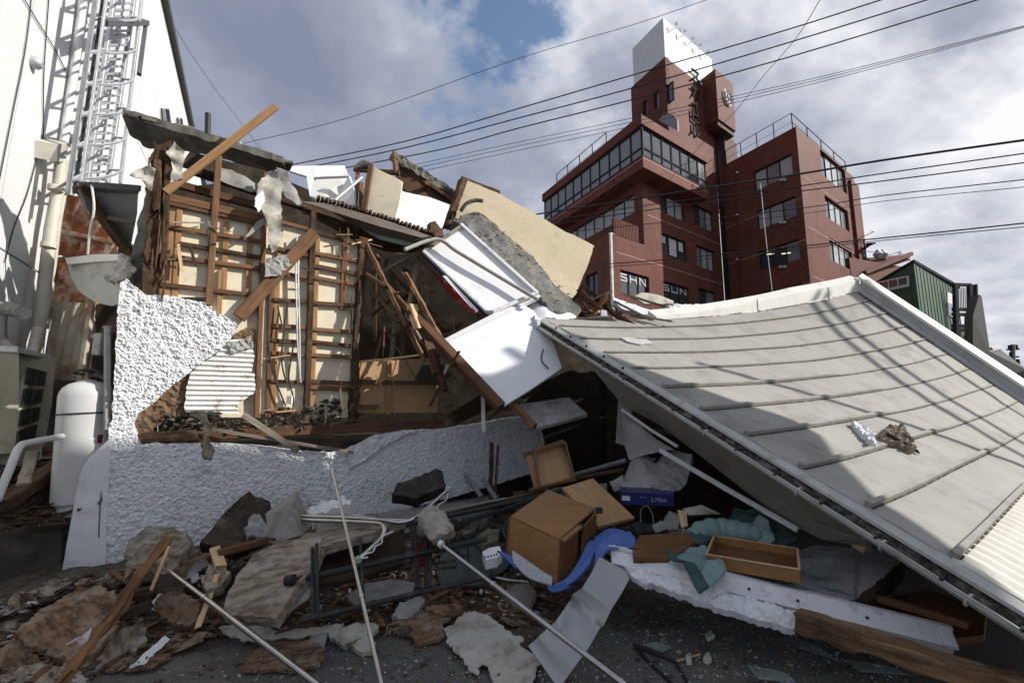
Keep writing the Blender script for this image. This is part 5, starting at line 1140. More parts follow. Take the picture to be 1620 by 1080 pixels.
tube('lower_downpipe', [P(60,520,5.2), P(48,570,5.0), P(36,610,4.85), P(30,660,4.8), P(26,712,4.8)], .05, M_cream, None, curve=4, sides=10, label='bent cream drain hose running down past the grille', cat='pipe')
# platform with firewood-like timber, bent white rail
plat = [G(-60,836,.55), G(0,838,.55), G(112,820,.55)]
T_('concrete_platform', 'dark concrete platform under the gas cylinder at left edge', 'platform', [P(-160,858,4.15), P(108,838,4.3), P(150,800,5.2), P(150,720,7.0), P(-120,720,6.0)], .04, M_concdark)
T_('platform_front', 'black front face of the concrete platform', 'wall', [P(-160,860,4.13), P(98,840,4.27), P(94,926,4.25), P(92,985,4.22), P(-160,1010,4.1)], .3, M_concdark, grid=.08, disp=crumple(.012, 10))
rl = smoothline([P(-6,792,3.3), P(14,745,3.45), P(30,708,3.6), P(46,700,3.7), P(98,690,4.1)], 6)
tube('bent_white_rail', rl, .026, M_tank, None, label='bent white handrail tube beside the gas cylinder', cat='handrail')
for i, (u0,v0,u1,v1,w,lab) in enumerate([(0,800,98,735,.14,'thick dark timber on top of the wood stack'),(0,818,100,760,.13,'second dark timber just under the top one of the stack'),(20,826,105,790,.11,'lowest dark timber at the platform edge'),(36,770,52,718,.09,'pale upright split log leaning on the wood stack'),(-6,770,30,735,.10,'short timber behind the bent white handrail'),(5,760,60,800,.05,'thin plank crossing the wood stack')]):
    B_('stacked_timber', lab, 'timber', P(u0,v0,3.9+.06*i), P(u1,v1,4.5+.05*i), w, w*.8, M_rot if i != 3 else M_woodgrey, rough=.015)

# ================================================================== FOREGROUND RUBBLE
def mound(x, y):
    # low bank at the foot of the stucco wall, running out to the right
    d = (Vector((x, y, 0))-WALL.p).dot(WN)            # distance in front of the wall
    s = (Vector((x, y, 0))-WALL.p).dot(WD)
    h = .26*math.exp(-(max(0, d-.1)/.75)**2)*(1 if s < 4.6 else max(0, 1-(s-4.6)/1.5))
    if s < -.1: h *= max(0, 1+(s+.1)/1.2)
    h += .10*math.exp(-((x+.2)**2/2.6+(y-4.0)**2/.6)) + .05*math.exp(-((x+2.6)**2/.9+(y-3.2)**2/.2))
    q = .035*noise.noise(Vector((x*4, y*4, 0)))+.022*noise.noise(Vector((x*11, y*11, 2)))+.012*noise.noise(Vector((x*27, y*27, 4)))
    return h*(1+.5*noise.noise(Vector((x*2.2, y*2.2, 8)))) + q*min(1, h*12) - .045
heightsheet('rubble_bank', -4.6, 4.2, 2.5, 7.0, .045, mound, M_soil, label='dark soil and crumbs banked along the foot of the stucco wall')
bpy.data.objects['rubble_bank']['kind'] = 'stuff'; bpy.data.objects['rubble_bank']['category'] = 'soil'

clay = crumple(.03, 6, 1.0)
FRAG = [  # name, label, cat, points(u,v,z on ground), thick, material, jag
 ('clay_slab','largest brown clay wall slab lying in the left foreground','wall slab',[(28,1000,.12),(60,965,.16),(110,938,.20),(160,925,.22),(188,942,.20),(196,960,.18),(180,1000,.15),(150,1030,.10),(110,1040,.08),(60,1030,.08)],.05,M_clay,.02),
 ('clay_slab','grey-brown clay slab below the largest one','wall slab',[(100,1050,.05),(150,1010,.10),(200,990,.12),(232,985,.12),(236,1010,.09),(215,1030,.05),(160,1050,.03),(120,1062,.03)],.04,M_claygrey,.018),
 ('clay_slab','brown slab fragment cut off by the left picture edge','wall slab',[(-10,1030,.05),(20,1010,.07),(50,1022,.06),(62,1045,.03),(30,1062,.02),(-12,1062,.02)],.04,M_clay,.02),
 ('clay_slab','flat grey slab at the bottom left corner','wall slab',[(-10,1072,.03),(40,1052,.05),(100,1052,.04),(130,1064,.03),(90,1078,.02),(20,1090,.02)],.03,M_claygrey,.016),
 ('clay_slab','small grey flagstone piece under the leaning splintered timber','wall slab',[(95,1076,.03),(112,1064,.05),(140,1072,.04),(130,1084,.03)],.03,M_greyboard,.01),
 ('clay_chunk','rounded brown plaster chunk beneath the stainless pole top','plaster chunk',[(242,960,.14),(256,940,.20),(285,930,.22),(312,950,.18),(318,975,.12),(296,990,.08),(268,984,.08),(248,972,.10)],.07,M_clay,.018),
 ('clay_sheet','flat rusty brown sheet on asphalt below the stainless pole','sheet',[(378,1060,.02),(400,1030,.05),(440,1012,.06),(490,1010,.06),(515,1030,.05),(500,1052,.03),(440,1058,.02)],.02,M_clay,.015),
 ('clay_sheet','brown flaked sheet left of the torn pale board','sheet',[(612,990,.03),(640,975,.06),(690,962,.07),(726,960,.07),(700,985,.05),(700,1008,.03),(664,1018,.02),(640,1004,.02)],.025,M_clay,.014),
 ('clay_sheet','small brown flake tucked behind the torn pale board','sheet',[(672,962,.08),(700,955,.10),(735,958,.09),(725,972,.07),(700,976,.06)],.02,M_clay,.012),
 ('concrete_flake','white concrete flake beside the thin pole joint','flake',[(520,1000,.05),(548,990,.08),(580,984,.08),(596,990,.06),(590,1002,.05),(560,1010,.03),(545,1024,.02),(530,1012,.03)],.04,M_paleboard,.012),
 ('concrete_flake','second white flake split just below the first one','flake',[(555,1018,.04),(584,1006,.05),(596,1016,.03),(590,1030,.02),(572,1028,.02)],.035,M_paleboard,.010),
 ('concrete_flake','oblong grey flake with thick edge in the centre foreground','flake',[(618,975,.05),(632,952,.10),(660,942,.12),(675,946,.11),(655,970,.07),(640,980,.05)],.05,M_greyboard,.012),
 ('concrete_flake','small square grey flake by the long torn strip','flake',[(490,1005,.05),(498,995,.07),(518,1000,.06),(514,1026,.03),(492,1028,.03)],.02,M_greyboard,.006),
 ('torn_strip','long pale torn board strip behind the stainless pole','strip',[(346,992,.08),(372,982,.10),(400,972,.12),(408,988,.10),(440,996,.08),(500,992,.08),(545,985,.10),(540,994,.07),(480,1006,.06),(420,1010,.05),(360,1008,.05)],.012,M_paleboard,.012),
 ('torn_pale_board','large torn pale board with ragged lower edge in the centre foreground','board',[(702,994,.05),(722,984,.07),(735,966,.10),(755,962,.12),(768,968,.11),(790,982,.10),(808,1003,.08),(826,1010,.07),(826,1022,.06),(842,1030,.05),(860,1040,.04),(848,1062,.03),(846,1084,.01),(790,1092,.01),(776,1062,.02),(764,1050,.03),(756,1066,.02),(744,1060,.02),(730,1040,.03),(712,1016,.03)],.010,M_paleboard,.016),
 ('grey_rubble_slab','grey slab under the black lattice frame','slab',[(545,940,.08),(575,925,.12),(620,915,.14),(655,922,.12),(650,940,.10),(600,952,.06),(560,958,.05)],.04,M_greyboard,.014),
 ('grey_rubble_slab','small grey slab beside the blue mat fold','slab',[(800,940,.05),(815,922,.10),(838,920,.12),(850,935,.10),(838,955,.05),(812,955,.04)],.05,M_concrete,.012),
 ('white_scrap','curled white paper scrap left of the pole','scrap',[(203,1056,.04),(225,1036,.06),(245,1018,.08),(262,1004,.10),(270,1010,.08),(250,1030,.05),(228,1048,.03)],.006,M_paper,.008),
 ('white_scrap','white torn scrap lying on the brown clay slab','scrap',[(104,1018,.20),(125,1008,.22),(146,994,.22),(140,1012,.18),(126,1020,.16)],.006,M_paper,.010),
 ('white_scrap','crumpled white cloth scrap near the stainless pole top','scrap',[(284,912,.22),(300,895,.26),(322,884,.28),(330,892,.26),(312,904,.22),(318,914,.20),(300,922,.18),(292,930,.16)],.01,M_paper,.010),
 ('white_scrap','small white triangle of paper on the asphalt','scrap',[(302,1016,.02),(322,1006,.04),(320,1014,.03)],.004,M_paper,.002),
 ('white_scrap','white plaster sliver by the brown plaster chunk','scrap',[(238,962,.15),(250,938,.22),(258,936,.22),(246,966,.12)],.01,M_paper,.006),
]
for nm, lab, ct, pts, th, m, jg in FRAG:
    big = th >= .03
    T_(nm, lab, ct, [G(u, v, max(z, 0)+(.02 if big else .012)+.6*max(0, mound(G(u,v,z).x, G(u,v,z).y))) for u, v, z in pts], th*.7, m, jag=jg*1.35, step=.018, grid=.035, disp=crumple(.013 if m in (M_clay, M_claygrey) else .008, 14, len(lab)), smooth=False)
# pieces leaning on the stucco wall
T_('plaster_boulder', 'rounded clay-plaster lump leaning on the stucco foot at left', 'plaster chunk', dd([(190,918,3.55),(194,880,3.65),(205,850,3.75),(232,838,3.8),(270,834,3.8),(295,842,3.8),(304,860,3.75),(290,885,3.65),(262,905,3.55),(225,900,3.5)]), .12, M_claygrey, jag=.02, step=.03, grid=.03, disp=crumple(.06, 8))
T_('dark_clay_slab', 'dark wedge-shaped wall slab leaning against the stucco', 'wall slab', dd([(316,860,3.9),(350,815,4.05),(396,775,4.2),(425,795,4.25),(430,815,4.2),(424,850,4.05),(370,870,3.85)]), .12, mat('dark_clay', (.055,.037,.025), (.03,.021,.016), scale=8, bump=1, bscale=35, dirt=(.17,.13,.10), damt=.3, dscale=5, bdist=.02), jag=.015, step=.03, grid=.035, disp=crumple(.03, 10))
T_('torn_mesh_rag', 'grey rag hanging on the dark wall slab', 'rag', dd([(392,822,3.95),(410,816,3.95),(432,834,3.9),(432,850,3.85),(412,852,3.8),(398,848,3.8),(388,856,3.78)]), .015, M_greyboard, jag=.012, step=.02, grid=.02, disp=crumple(.07, 16))
bs = root('concrete_footing', 'wedge of pulled-out concrete footing holding a bent double rail', 'footing', tuple(P(455,850,4.0)))
fo = [P(420,812,3.98), P(470,774,4.12), P(491,832,3.9), P(460,806,3.72), P(424,838,3.82), P(478,846,3.7), P(455,852,3.62), P(426,850,3.75)]
bm = bmesh.new(); vv = [bm.verts.new(p) for p in fo]
for p in [P(470,774,4.35), P(495,835,4.2), P(430,820,4.3)]: bm.verts.new(p)
bmesh.ops.convex_hull(bm, input=bm.verts); vs = [v.co.copy() for v in bm.verts if v.link_faces]; idx = {v.index: i for i, v in enumerate(bm.verts)}
bm.verts.index_update(); vs = [v.co.copy() for v in bm.verts]; fs = [tuple(v.index for v in f.verts) for f in bm.faces]; bm.free()
mk('concrete_block', vs, fs, M_concrete, bs)
tube('bent_rail', [P(468,816,3.85), P(540,818,3.75), P(600,822,3.7), P(636,826,3.68), P(660,816,3.72), P(684,796,3.85), P(709,774,4.0)], .017, M_steel, bs, curve=6)
tube('bent_rail', [P(468,822,3.82), P(540,824,3.7), P(596,827,3.6), P(607,832,3.55), P(606,846,3.5), P(590,864,3.42), P(568,884,3.35)], .017, M_steel, bs, curve=6)
for p in (P(709,773,4.0), P(567,885,3.35)): boxm('rubber_cap', p, .05, .05, .05, mat('pale_green_cap', (.30,.40,.32), (.25,.33,.27)), bs, bevel=.012)
tube('thin_wire', [P(709,775,4.0), P(706,790,3.95), P(694,798,3.9), P(688,808,3.85), P(676,812,3.8), P(640,822,3.68), P(560,815,3.75)], .005, M_alufr, None, sides=5, curve=5, label='thin white cord wound on the upper bent rail', cat='cord')
tube('thin_wire', [P(622,840,3.45), P(606,848,3.44), P(604,858,3.42), P(594,864,3.4), P(590,872,3.36), P(578,876,3.34), P(572,882,3.3), P(582,881,3.3)], .005, M_alufr, None, sides=5, curve=5, label='thin white cord dangling from the lower bent rail', cat='cord')
# poles
def pole(label, a, b, r, joint, m=M_steel, cap=None):
    t = root('stainless_pole', label, 'pole', tuple(b))
    j = a.lerp(b, joint)
    tube('upper_tube', [a, j], r*.86, m, t, sides=12); tube('lower_tube', [j, b+(b-a)*.12], r, m, t, sides=12)
    tube('joint_ring', [j-(b-a).normalized()*.012, j+(b-a).normalized()*.012], r*1.25, m, t, sides=12)
    if cap: tube('end_cap', [a-(b-a).normalized()*.01, a+(b-a).normalized()*.02], r*1.5, cap, t, sides=10)
    return t
pole('stainless laundry pole slanting across the left foreground', P(259,896,3.45), P(502,1082,2.60), .0175, .33)
pole('thin upright stainless pole leaning across the stucco wall', P(526,742,3.6), P(604,1084,2.55), .0125, .68, mat('dull_brass_steel', (.50,.46,.39), (.42,.38,.32), metal=1, rough=.3))
pole('stainless laundry pole pointing at the lower picture edge right of centre', P(697,860,3.35), P(990,1084,2.50), .0165, .36, M_steel, M_offwhite)
p0_, p1_ = P(676,818,3.72), P(708,852,3.46); vs, fs = tube_geo([p0_.lerp(p1_, t) for t in (0,.04,.12,.2,.3,.4,.5,.6,.7,.8,.88,.96,1)], .1, 26, radii=[.05,.08,.105,.098,.104,.096,.100,.094,.096,.088,.082,.06,.03])
vs = [v+Vector((noise.noise(v*9), noise.noise(v*9+Vector((5,0,0))), noise.noise(v*9+Vector((0,7,0)))))*.045+Vector((0,0,noise.noise(v*30)*.012)) for v in vs]
mk('mortar_lump', vs, fs, mat('cream_mortar', (.40,.37,.31), (.28,.25,.205), scale=9, bump=.9, bscale=40, dirt=(.16,.13,.10), damt=.4, dscale=6, bdist=.02), smooth=True, label='cream lump of mortar with ribbed side at the pole end', cat='lump')
# grey-brown tilted slab
T_('tilted_slab', 'large grey-brown slab tilted over the black lattice frame', 'slab', dd([(352,968,3.05),(372,915,3.25),(400,876,3.45),(440,856,3.6),(505,846,3.6),(512,862,3.45),(500,890,3.28),(470,930,3.08),(435,980,2.95),(395,975,2.98)]), .06, M_claygrey, jag=.012, step=.04, grid=.035, disp=crumple(.010, 12))
T_('slab_ledge', 'thin plaster ledge behind the bent rails', 'ledge', dd([(455,848,3.75),(540,834,3.75),(640,822,3.8),(600,838,3.6),(510,864,3.45),(500,866,3.45)]), .05, M_claygrey, jag=.01, step=.04)
T_('entrance_slab', 'broad grey concrete step along the stucco foot', 'step', [G(500,800,.36), G(600,772,.36), G(720,766,.38), G(800,768,.40), G(770,806,.34), G(690,818,.34), G(600,834,.33), G(500,840,.34)], .3, M_concrete, jag=.01, step=.06, grid=.06, disp=crumple(.015, 6))
M_blackrock = mat('charred_clay', (.05,.045,.04), (.022,.02,.018), scale=9, bump=.9, bscale=40, rough=.95, dirt=(.11,.10,.085), damt=.35, dscale=6, bdist=.02)
T_('black_rock', 'black broken chunk on the concrete step against the stucco', 'chunk', dd([(620,782,4.75),(628,764,4.82),(664,752,4.92),(690,741,5.0),(700,744,5.0),(706,768,4.9),(660,788,4.72)]), .12, M_blackrock, jag=.008, step=.03, grid=.04, disp=crumple(.02, 9))
T_('stucco_crumb', 'fallen white stucco strip at the wall foot behind the thin pole', 'stucco piece', dd([(484,806,4.2),(510,796,4.3),(545,786,4.4),(560,792,4.35),(530,806,4.15),(490,818,4.05)]), .06, M_stucco, jag=.02, step=.02, grid=.02, disp=crumple(.04, 20))
# black lattice frame
lf = root('lattice_frame', 'black welded lattice gate frame lying under the slab', 'frame', tuple(P(600,950,3.2)))
def lt(nm, a, b, r, ln=(0,0,0)): return tube(nm, [P(*a), P(*b)], r, M_black, lf, sides=8)
lt('top_bar', (540,852,3.75), (830,790,4.3), .020); lt('middle_bar', (456,920,3.15), (770,852,3.75), .022); lt('bottom_bar', (474,982,2.95), (770,912,3.4), .018)
lt('corner_knob', (452,918,3.13), (466,916,3.13), .034)
for a, b in [((494,866,3.3),(494,976,2.98)),((501,860,3.3),(503,972,3.0)),((570,850,3.5),(575,958,3.1)),((649,832,3.75),(659,930,3.3)),((656,830,3.75),(664,930,3.3)),((676,826,3.8),(673,930,3.35)),((683,824,3.8),(680,928,3.35))]:
    st_ = lt('upright', a, b, .011)
    n = 7
    for i in range(n):
        p0 = P(*a).lerp(P(*b), i/n); p1 = P(*a).lerp(P(*b), (i+1)/n)
        if a[0] in (494, 649, 676):
            d = Vector((.022, 0, 0)); tube('lacing', [p0, p1+d], .004, M_black, st_, sides=4); tube('lacing', [p0+d, p1], .004, M_black, st_, sides=4)
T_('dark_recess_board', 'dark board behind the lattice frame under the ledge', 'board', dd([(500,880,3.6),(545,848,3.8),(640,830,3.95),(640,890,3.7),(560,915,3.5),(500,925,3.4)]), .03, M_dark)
T_('grey_curved_sheet', 'grey rounded plastic sheet inside the left end of the lattice frame', 'sheet', dd([(446,950,3.15),(458,930,3.2),(480,922,3.25),(492,930,3.25),(488,944,3.15),(456,966,3.05),(446,964,3.08)]), .01, M_greyboard)
T_('red_rag', 'dark red rag between the lattice uprights', 'rag', dd([(659,858,3.7),(673,862,3.7),(672,888,3.55),(664,896,3.5),(658,880,3.6)]), .01, M_red, jag=.006, step=.02)
T_('glass_sheet', 'large dark broken glass sheet lying under the poles', 'glass', [G(u,v,.14) for u,v in [(690,905),(702,860),(760,835),(812,838),(815,880),(800,900),(760,925),(700,928)]], .006, glassmat('dark_green_glass', (.035,.05,.048), .06, .9), jag=.004)
for u0,v0,u1,v1,w,z,m,lab in [
 (578,945,790,922,.045,.10,M_woodmid,'straight brown batten lying before the lattice frame'),(790,922,900,956,.035,.08,M_wood,'brown batten continuing under the aluminium sheet'),
 (540,975,662,915,.03,.10,M_woodmid,'thin brown batten under the lattice bars'),(560,925,700,898,.025,.12,M_wood,'thin brown stick beneath the middle lattice bar'),(590,905,720,886,.03,.15,M_rot,'dark stick deep under the middle lattice bar'),
 (440,1000,500,980,.02,.10,M_woodmid,'short stick in front of the lattice knob'),(425,985,462,962,.022,.12,M_woodpale,'pale splinter leaning at the tilted slab corner'),(600,992,760,978,.02,.05,M_rot,'dark lath half buried before the oblong flake'),
 (630,965,690,955,.06,.06,M_woodmid,'flat brown lath piece beside the oblong flake'),(700,940,760,950,.05,.06,M_rot,'dark flat lath right of the oblong flake')]:
    B_('batten', lab, 'batten', G(u0,v0,z), G(u1,v1,z+.02), w, w*.6, m, rough=.006, splint=.05)
sw_ = [(P(100,1072,2.62), P(196,966,3.1), .07, M_rot), (P(180,985,3.0), P(256,868,3.5), .055, M_woodmid)]
B_('splintered_timber', 'long splintered timber standing in the left foreground rubble', 'timber', P(98,1078,2.6), P(254,868,3.5), .06, .03, M_splint, up=(.3,-1,0), rough=.045, splint=.25)
B_('splinter', 'pale splinter split off the standing timber', 'splinter', P(240,930,3.3), P(266,866,3.46), .02, .01, M_woodpale, rough=.006, splint=.06)
B_('splinter', 'bright spear-shaped splinter crossing behind the stainless pole', 'splinter', P(317,982,3.1), P(342,912,3.35), .035, .012, M_woodpale, rough=.01, splint=.1)
B_('wood_block', 'short split pale wood block standing by the tilted slab', 'block', P(340,868,3.55), P(350,896,3.42), .07, .03, M_woodpale, rough=.012, splint=.04)
B_('brown_stake', 'smooth red-brown stake lying before the dark wall slab', 'stake', P(345,875,3.5), P(424,854,3.72), .05, .05, M_woodmid)
B_('brown_stake', 'frayed brown lath beside the smooth stake', 'stake', P(288,892,3.5), P(345,872,3.6), .05, .02, M_wood, rough=.02, splint=.1)
B_('charred_timber', 'dark timber lying under the stainless pole top', 'timber', P(205,940,3.35), P(300,920,3.45), .06, .05, M_rot, rough=.02)
B_('charred_timber', 'black log with white flecks beside the plaster chunk', 'timber', P(196,972,3.2), P(238,955,3.25), .07, .06, M_dark, rough=.03)
T_('stone_plaster', 'rough grey plaster piece behind the spear-shaped splinter', 'plaster chunk', dd([(318,915,3.35),(330,895,3.45),(355,890,3.48),(365,905,3.4),(350,930,3.28),(325,935,3.22)]), .05, M_claygrey, jag=.015, step=.03, grid=.03, disp=crumple(.04, 14))
# grey plastic tubes near the wall end
for u0,v0,u1,v1,lab in [(737,752,762,786,'short dark grey tube leaning at the stucco end'),(764,758,786,790,'second short grey tube right of the leaning one'),(905,752,990,728,'grey tube lying level behind the tan board'),]:
    tube('grey_tube', [P(u0,v0,5.0), P(u1,v1,4.7)], .024, mat('grey_plastic', (.14,.145,.16), (.11,.115,.125)), None, label=lab, cat='tube')
tube('white_rail', [P(1044,712,4.35), P(1140,768,4.05), P(1262,838,3.6)], .024, M_alufr, None, sides=6, label='long white rail slanting below the gable wall', cat='rail')
tube('white_rail', [P(984,648,4.85), P(1030,680,4.6), P(1072,706,4.4)], .016, M_alufr, None, sides=6, label='shorter thin white rail under the gable wall top', cat='rail')
for u0,v0,u1,v1,D0,D1,w,m,lab in [(690,840,905,770,4.0,4.4,.05,M_black,'black track running behind the brown cabinet'),(640,820,800,788,4.2,4.5,.03,M_alu,'grey track running beside the black one'),(700,815,860,775,4.3,4.7,.05,M_rot,'dark timber behind the black track'),(890,760,985,742,4.7,4.8,.06,M_rot,'dark timber behind the tan board')]:
    B_('track', lab, 'track', P(u0,v0,D0), P(u1,v1,D1), w, w*.5, m)
# ---- furniture
cb = root('brown_cabinet', 'small brown wooden cabinet lying with its doors ajar', 'cabinet', tuple(G(885,925,.08)))
c1 = P(885,852,3.55); c0 = P(808,816,3.85); c2 = P(941,803,3.95); c3 = c0+(c2-c1); dn = (P(880,930,3.50)-c1); 
def slab6(nm, a, b, c, th, m, par):   # parallelogram a, a+b, a+b+c, a+c thickened
    n = b.cross(c).normalized()*th; q = [a, a+b, a+b+c, a+c]; return mk(nm, q+[p+n for p in q], BOXF, m, par)
slab6('top', c1, c0-c1, c2-c1, .022, M_cab, cb)
slab6('side_panel', c1+dn*.03, c0-c1, dn*.97, -.02, M_cab, cb)
slab6('side_panel', c2+dn*.03, c0-c1, dn*.97, .02, M_cabdark, cb)
slab6('back_panel', c0+dn*.03, c2-c1, dn*.97, .02, M_cabdark, cb)
slab6('bottom', c1+dn*.97, c0-c1, c2-c1, -.02, M_cabdark, cb)
fd = (c2-c1); fo_ = (c1-c0).normalized()
d1 = slab6('door', c1+dn*.08+fd*.03+fo_*.012, fd*.46, dn*.88, .018, M_cabdark, cb)
d2 = slab6('door', c1+dn*.06+fd*.52+fo_*.05, fd*.44+fo_*.0+(c1-c0)*-.04, dn*.86, .018, M_cabdark, cb)
boxm('door_handle', c1+dn*.45+fd*.72+fo_*.075, .02, .02, .07, M_black, d2); boxm('hinge_block', c1+fd*.50+fo_*.03+dn*.03, .04, .04, .02, M_black, cb)
boxm('hinge_block', c2+fo_*.04+dn*.02, .05, .05, .04, M_black, cb)
beam('front_rail', c1+fd*.02+fo_*.02+dn*.04, c1+fd*.5+fo_*.03+dn*.04, .04, .02, M_cab, cb)
T_('tan_board', 'flat tan wooden board lying behind the brown cabinet', 'board', dd([(890,771,4.3),(938,756,4.45),(1004,818,4.1),(946,832,3.95)]), .025, M_cabtan)
dw = root('upright_drawer', 'wooden drawer standing on edge in the dark cavity', 'drawer', tuple(P(875,770,4.7)))
q = [P(846,712,4.75), P(893,699,4.8), P(908,757,4.7), P(854,770,4.6)]
plate('drawer_bottom', q, .012, M_cabtan, dw)
for a, b in ((0,1),(1,2),(2,3),(3,0)): beam('drawer_side', q[a]+Vector((0,-.04,0)), q[b]+Vector((0,-.04,0)), .02, .10, M_cabdark, dw, up=(0,-1,0))
beam('drawer_front', P(828,718,4.7), P(892,697,4.75), .03, .05, M_cabdark, dw, up=(0,-1,0)); beam('drawer_front', P(836,716,4.72), P(850,770,4.6), .07, .03, M_cab, dw, up=(0,-1,0))
B_('drawer_plank', 'thin plank under the standing drawer', 'plank', P(838,774,4.5), P(905,758,4.55), .03, .02, M_cabdark)
tr = root('brown_tray', 'shallow brown tray-like drawer lying on broken glass', 'drawer', tuple(G(1200,895,.2)))
t0, t1, t3 = P(1117,876,3.35), P(1265,900,3.02), P(1130,847,3.75); t2 = t1+(t3-t0)*.93; dnz = Vector((0,0,-.085))
slab6('drawer_bottom', t0+dnz*.6, t1-t0, t3-t0, -.01, M_cabdark, tr)
for a, b in ((t0,t1),(t1,t2),(t2,t3),(t3,t0)):
    n = (b-a).cross(Vector((0,0,1))).normalized(); slab6('drawer_side', a+n*.001, b-a, dnz, .014, M_cab, tr)
for a, b in ((t0,t1),(t1,t2),(t2,t3),(t3,t0)): beam('pale_edge', a, b, .014, .008, M_woodpale, tr)
T_('brown_board', 'brown veneered board lying between blue mat and teal cloth', 'board', dd([(1000,868,3.55),(1012,846,3.75),(1088,842,3.75),(1100,856,3.6),(1060,884,3.4),(1002,880,3.45)]), .05, M_cabdark)
T_('brown_board', 'dark wooden board in the pit at lower right', 'board', dd([(1385,950,3.2),(1470,930,3.4),(1560,970,3.0),(1556,1004,2.8),(1500,1010,2.8)]), .03, M_cabdark)
B_('pit_batten', 'brown batten lying in the pit at lower right', 'batten', P(1385,945,3.1), P(1526,986,2.75), .05, .04, M_wood, splint=.06)
boxm('wood_block', P(1365,858,3.3), .09, .08, .10, M_woodpale, None, rot=Matrix.Rotation(.5,3,'Z') @ Matrix.Rotation(.4,3,'X'), bevel=.006, label='small pale wooden block under the gable wall foot', cat='block')
# game console carton
pb = root('blue_carton', 'flat dark blue game console carton with white lettering', 'carton', tuple(P(1022,798,4.25)))
pa, pb_, pc_, pd = P(981,778,4.25), P(1066,781,4.15), P(1064,775,4.5), P(984,774,4.55)
hgt = Vector((0,0,-.105))
slab6('carton_front', pa, pb_-pa, hgt, .35, M_bluebox, pb)
M_graylid = mat('grey_carton_print', (.20,.21,.24), (.15,.16,.19)); nrm = Vector((0,0,1))
plate('carton_top', [pa+nrm*.004+(pb_-pa)*.04+(pd-pa)*.1, pa+nrm*.004+(pb_-pa)*.96+(pd-pa)*.1, pa+nrm*.004+(pb_-pa)*.96+(pd-pa)*.9, pa+nrm*.004+(pb_-pa)*.04+(pd-pa)*.9], .003, M_graylid, pb)
FB = Face(pa, pb_-pa, Vector(((pb_-pa).y, -(pb_-pa).x, 0))); lB_ = (pb_-pa).length
FB.n = FB.n if FB.n.y < 0 else -FB.n
FB.M = lambda: Matrix(((FB.d.x, -FB.n.x, 0, pa.x), (FB.d.y, -FB.n.y, 0, pa.y), (FB.d.z, 0, 1, pa.z), (0,0,0,1)))
M_carton_ink = mat('carton_ink', (.30,.31,.38), bump=0)
STROKES['L'] = [[(0,.1),(1,.0)],[(.4,1),(.4,0)]]
for i, ch in enumerate('PS4'):
    letter_strokes('printed_letter', ch, FB, lB_*(.66+i*.07), lB_*(.715+i*.07), -.068, -.042, .006, M_carton_ink, pb, y=-.003, d=.002)
letter_strokes('printed_mark', 'L', FB, lB_*.585, lB_*.62, -.070, -.040, .006, M_carton_ink, pb, y=-.003, d=.002)
plate('printed_label', [FB.M() @ Vector(p) for p in ((.015,-.004,-.03),(.085,-.004,-.03),(.085,-.004,-.07),(.015,-.004,-.07))], .002, M_ltr, pb)
for x in (.17,.2): plate('printed_label', [FB.M() @ Vector(p) for p in ((x,-.004,-.035),(x+.02,-.004,-.035),(x+.02,-.004,-.042),(x,-.004,-.042))], .002, M_graylid, pb)
# papers
rs = random.Random(5)
for i, (pts, lab) in enumerate([([(1046,828),(1058,808),(1078,814),(1072,836),(1058,838)],'printed white sheet on top of the paper heap'),([(1030,832),(1046,822),(1056,836),(1038,842)],'crumpled white paper at the left of the paper heap'),([(1056,840),(1082,834),(1090,840),(1074,848),(1060,846)],'white paper at the right foot of the heap'),([(1038,792),(1062,790),(1064,798),(1042,799)],'white envelope before the blue carton')]):
    T_('paper_sheet', lab, 'paper', [G(u, v,   .34-.02*i+.03*(k % 2)) for k, (u, v) in enumerate(pts)], .003, M_paper, jag=.001, step=.05, grid=.03, disp=crumple(.012, 10, i), smooth=False)
T_('paper_sheet', 'buff folder behind the printed white sheet', 'paper', dd([(1072,806,3.95),(1086,808,3.95),(1088,832,3.85),(1078,834,3.85)]), .004, M_woodpale)
T_('cardboard_flap', 'curved tan cardboard strip behind the papers', 'cardboard', dd([(1080,804,4.1),(1110,798,4.15),(1140,812,4.05),(1120,812,4.0),(1090,814,4.0)]), .006, M_paleboard, jag=.004)
tube('white_cable', [G(1014,826,.22), G(1014,806,.3), G(1024,800,.33), G(1032,812,.3), G(1034,828,.25)], .006, M_alufr, None, sides=5, curve=5, label='white looped cable beside the papers', cat='cable')
T_('black_bag', 'small black bag in front of the tan board corner', 'bag', dd([(998,832,3.9),(1010,822,3.95),(1030,828,3.95),(1034,840,3.85),(1010,846,3.8)]), .06, M_darkcloth, jag=.006, step=.03, grid=.03, disp=crumple(.05, 10), smooth=True)
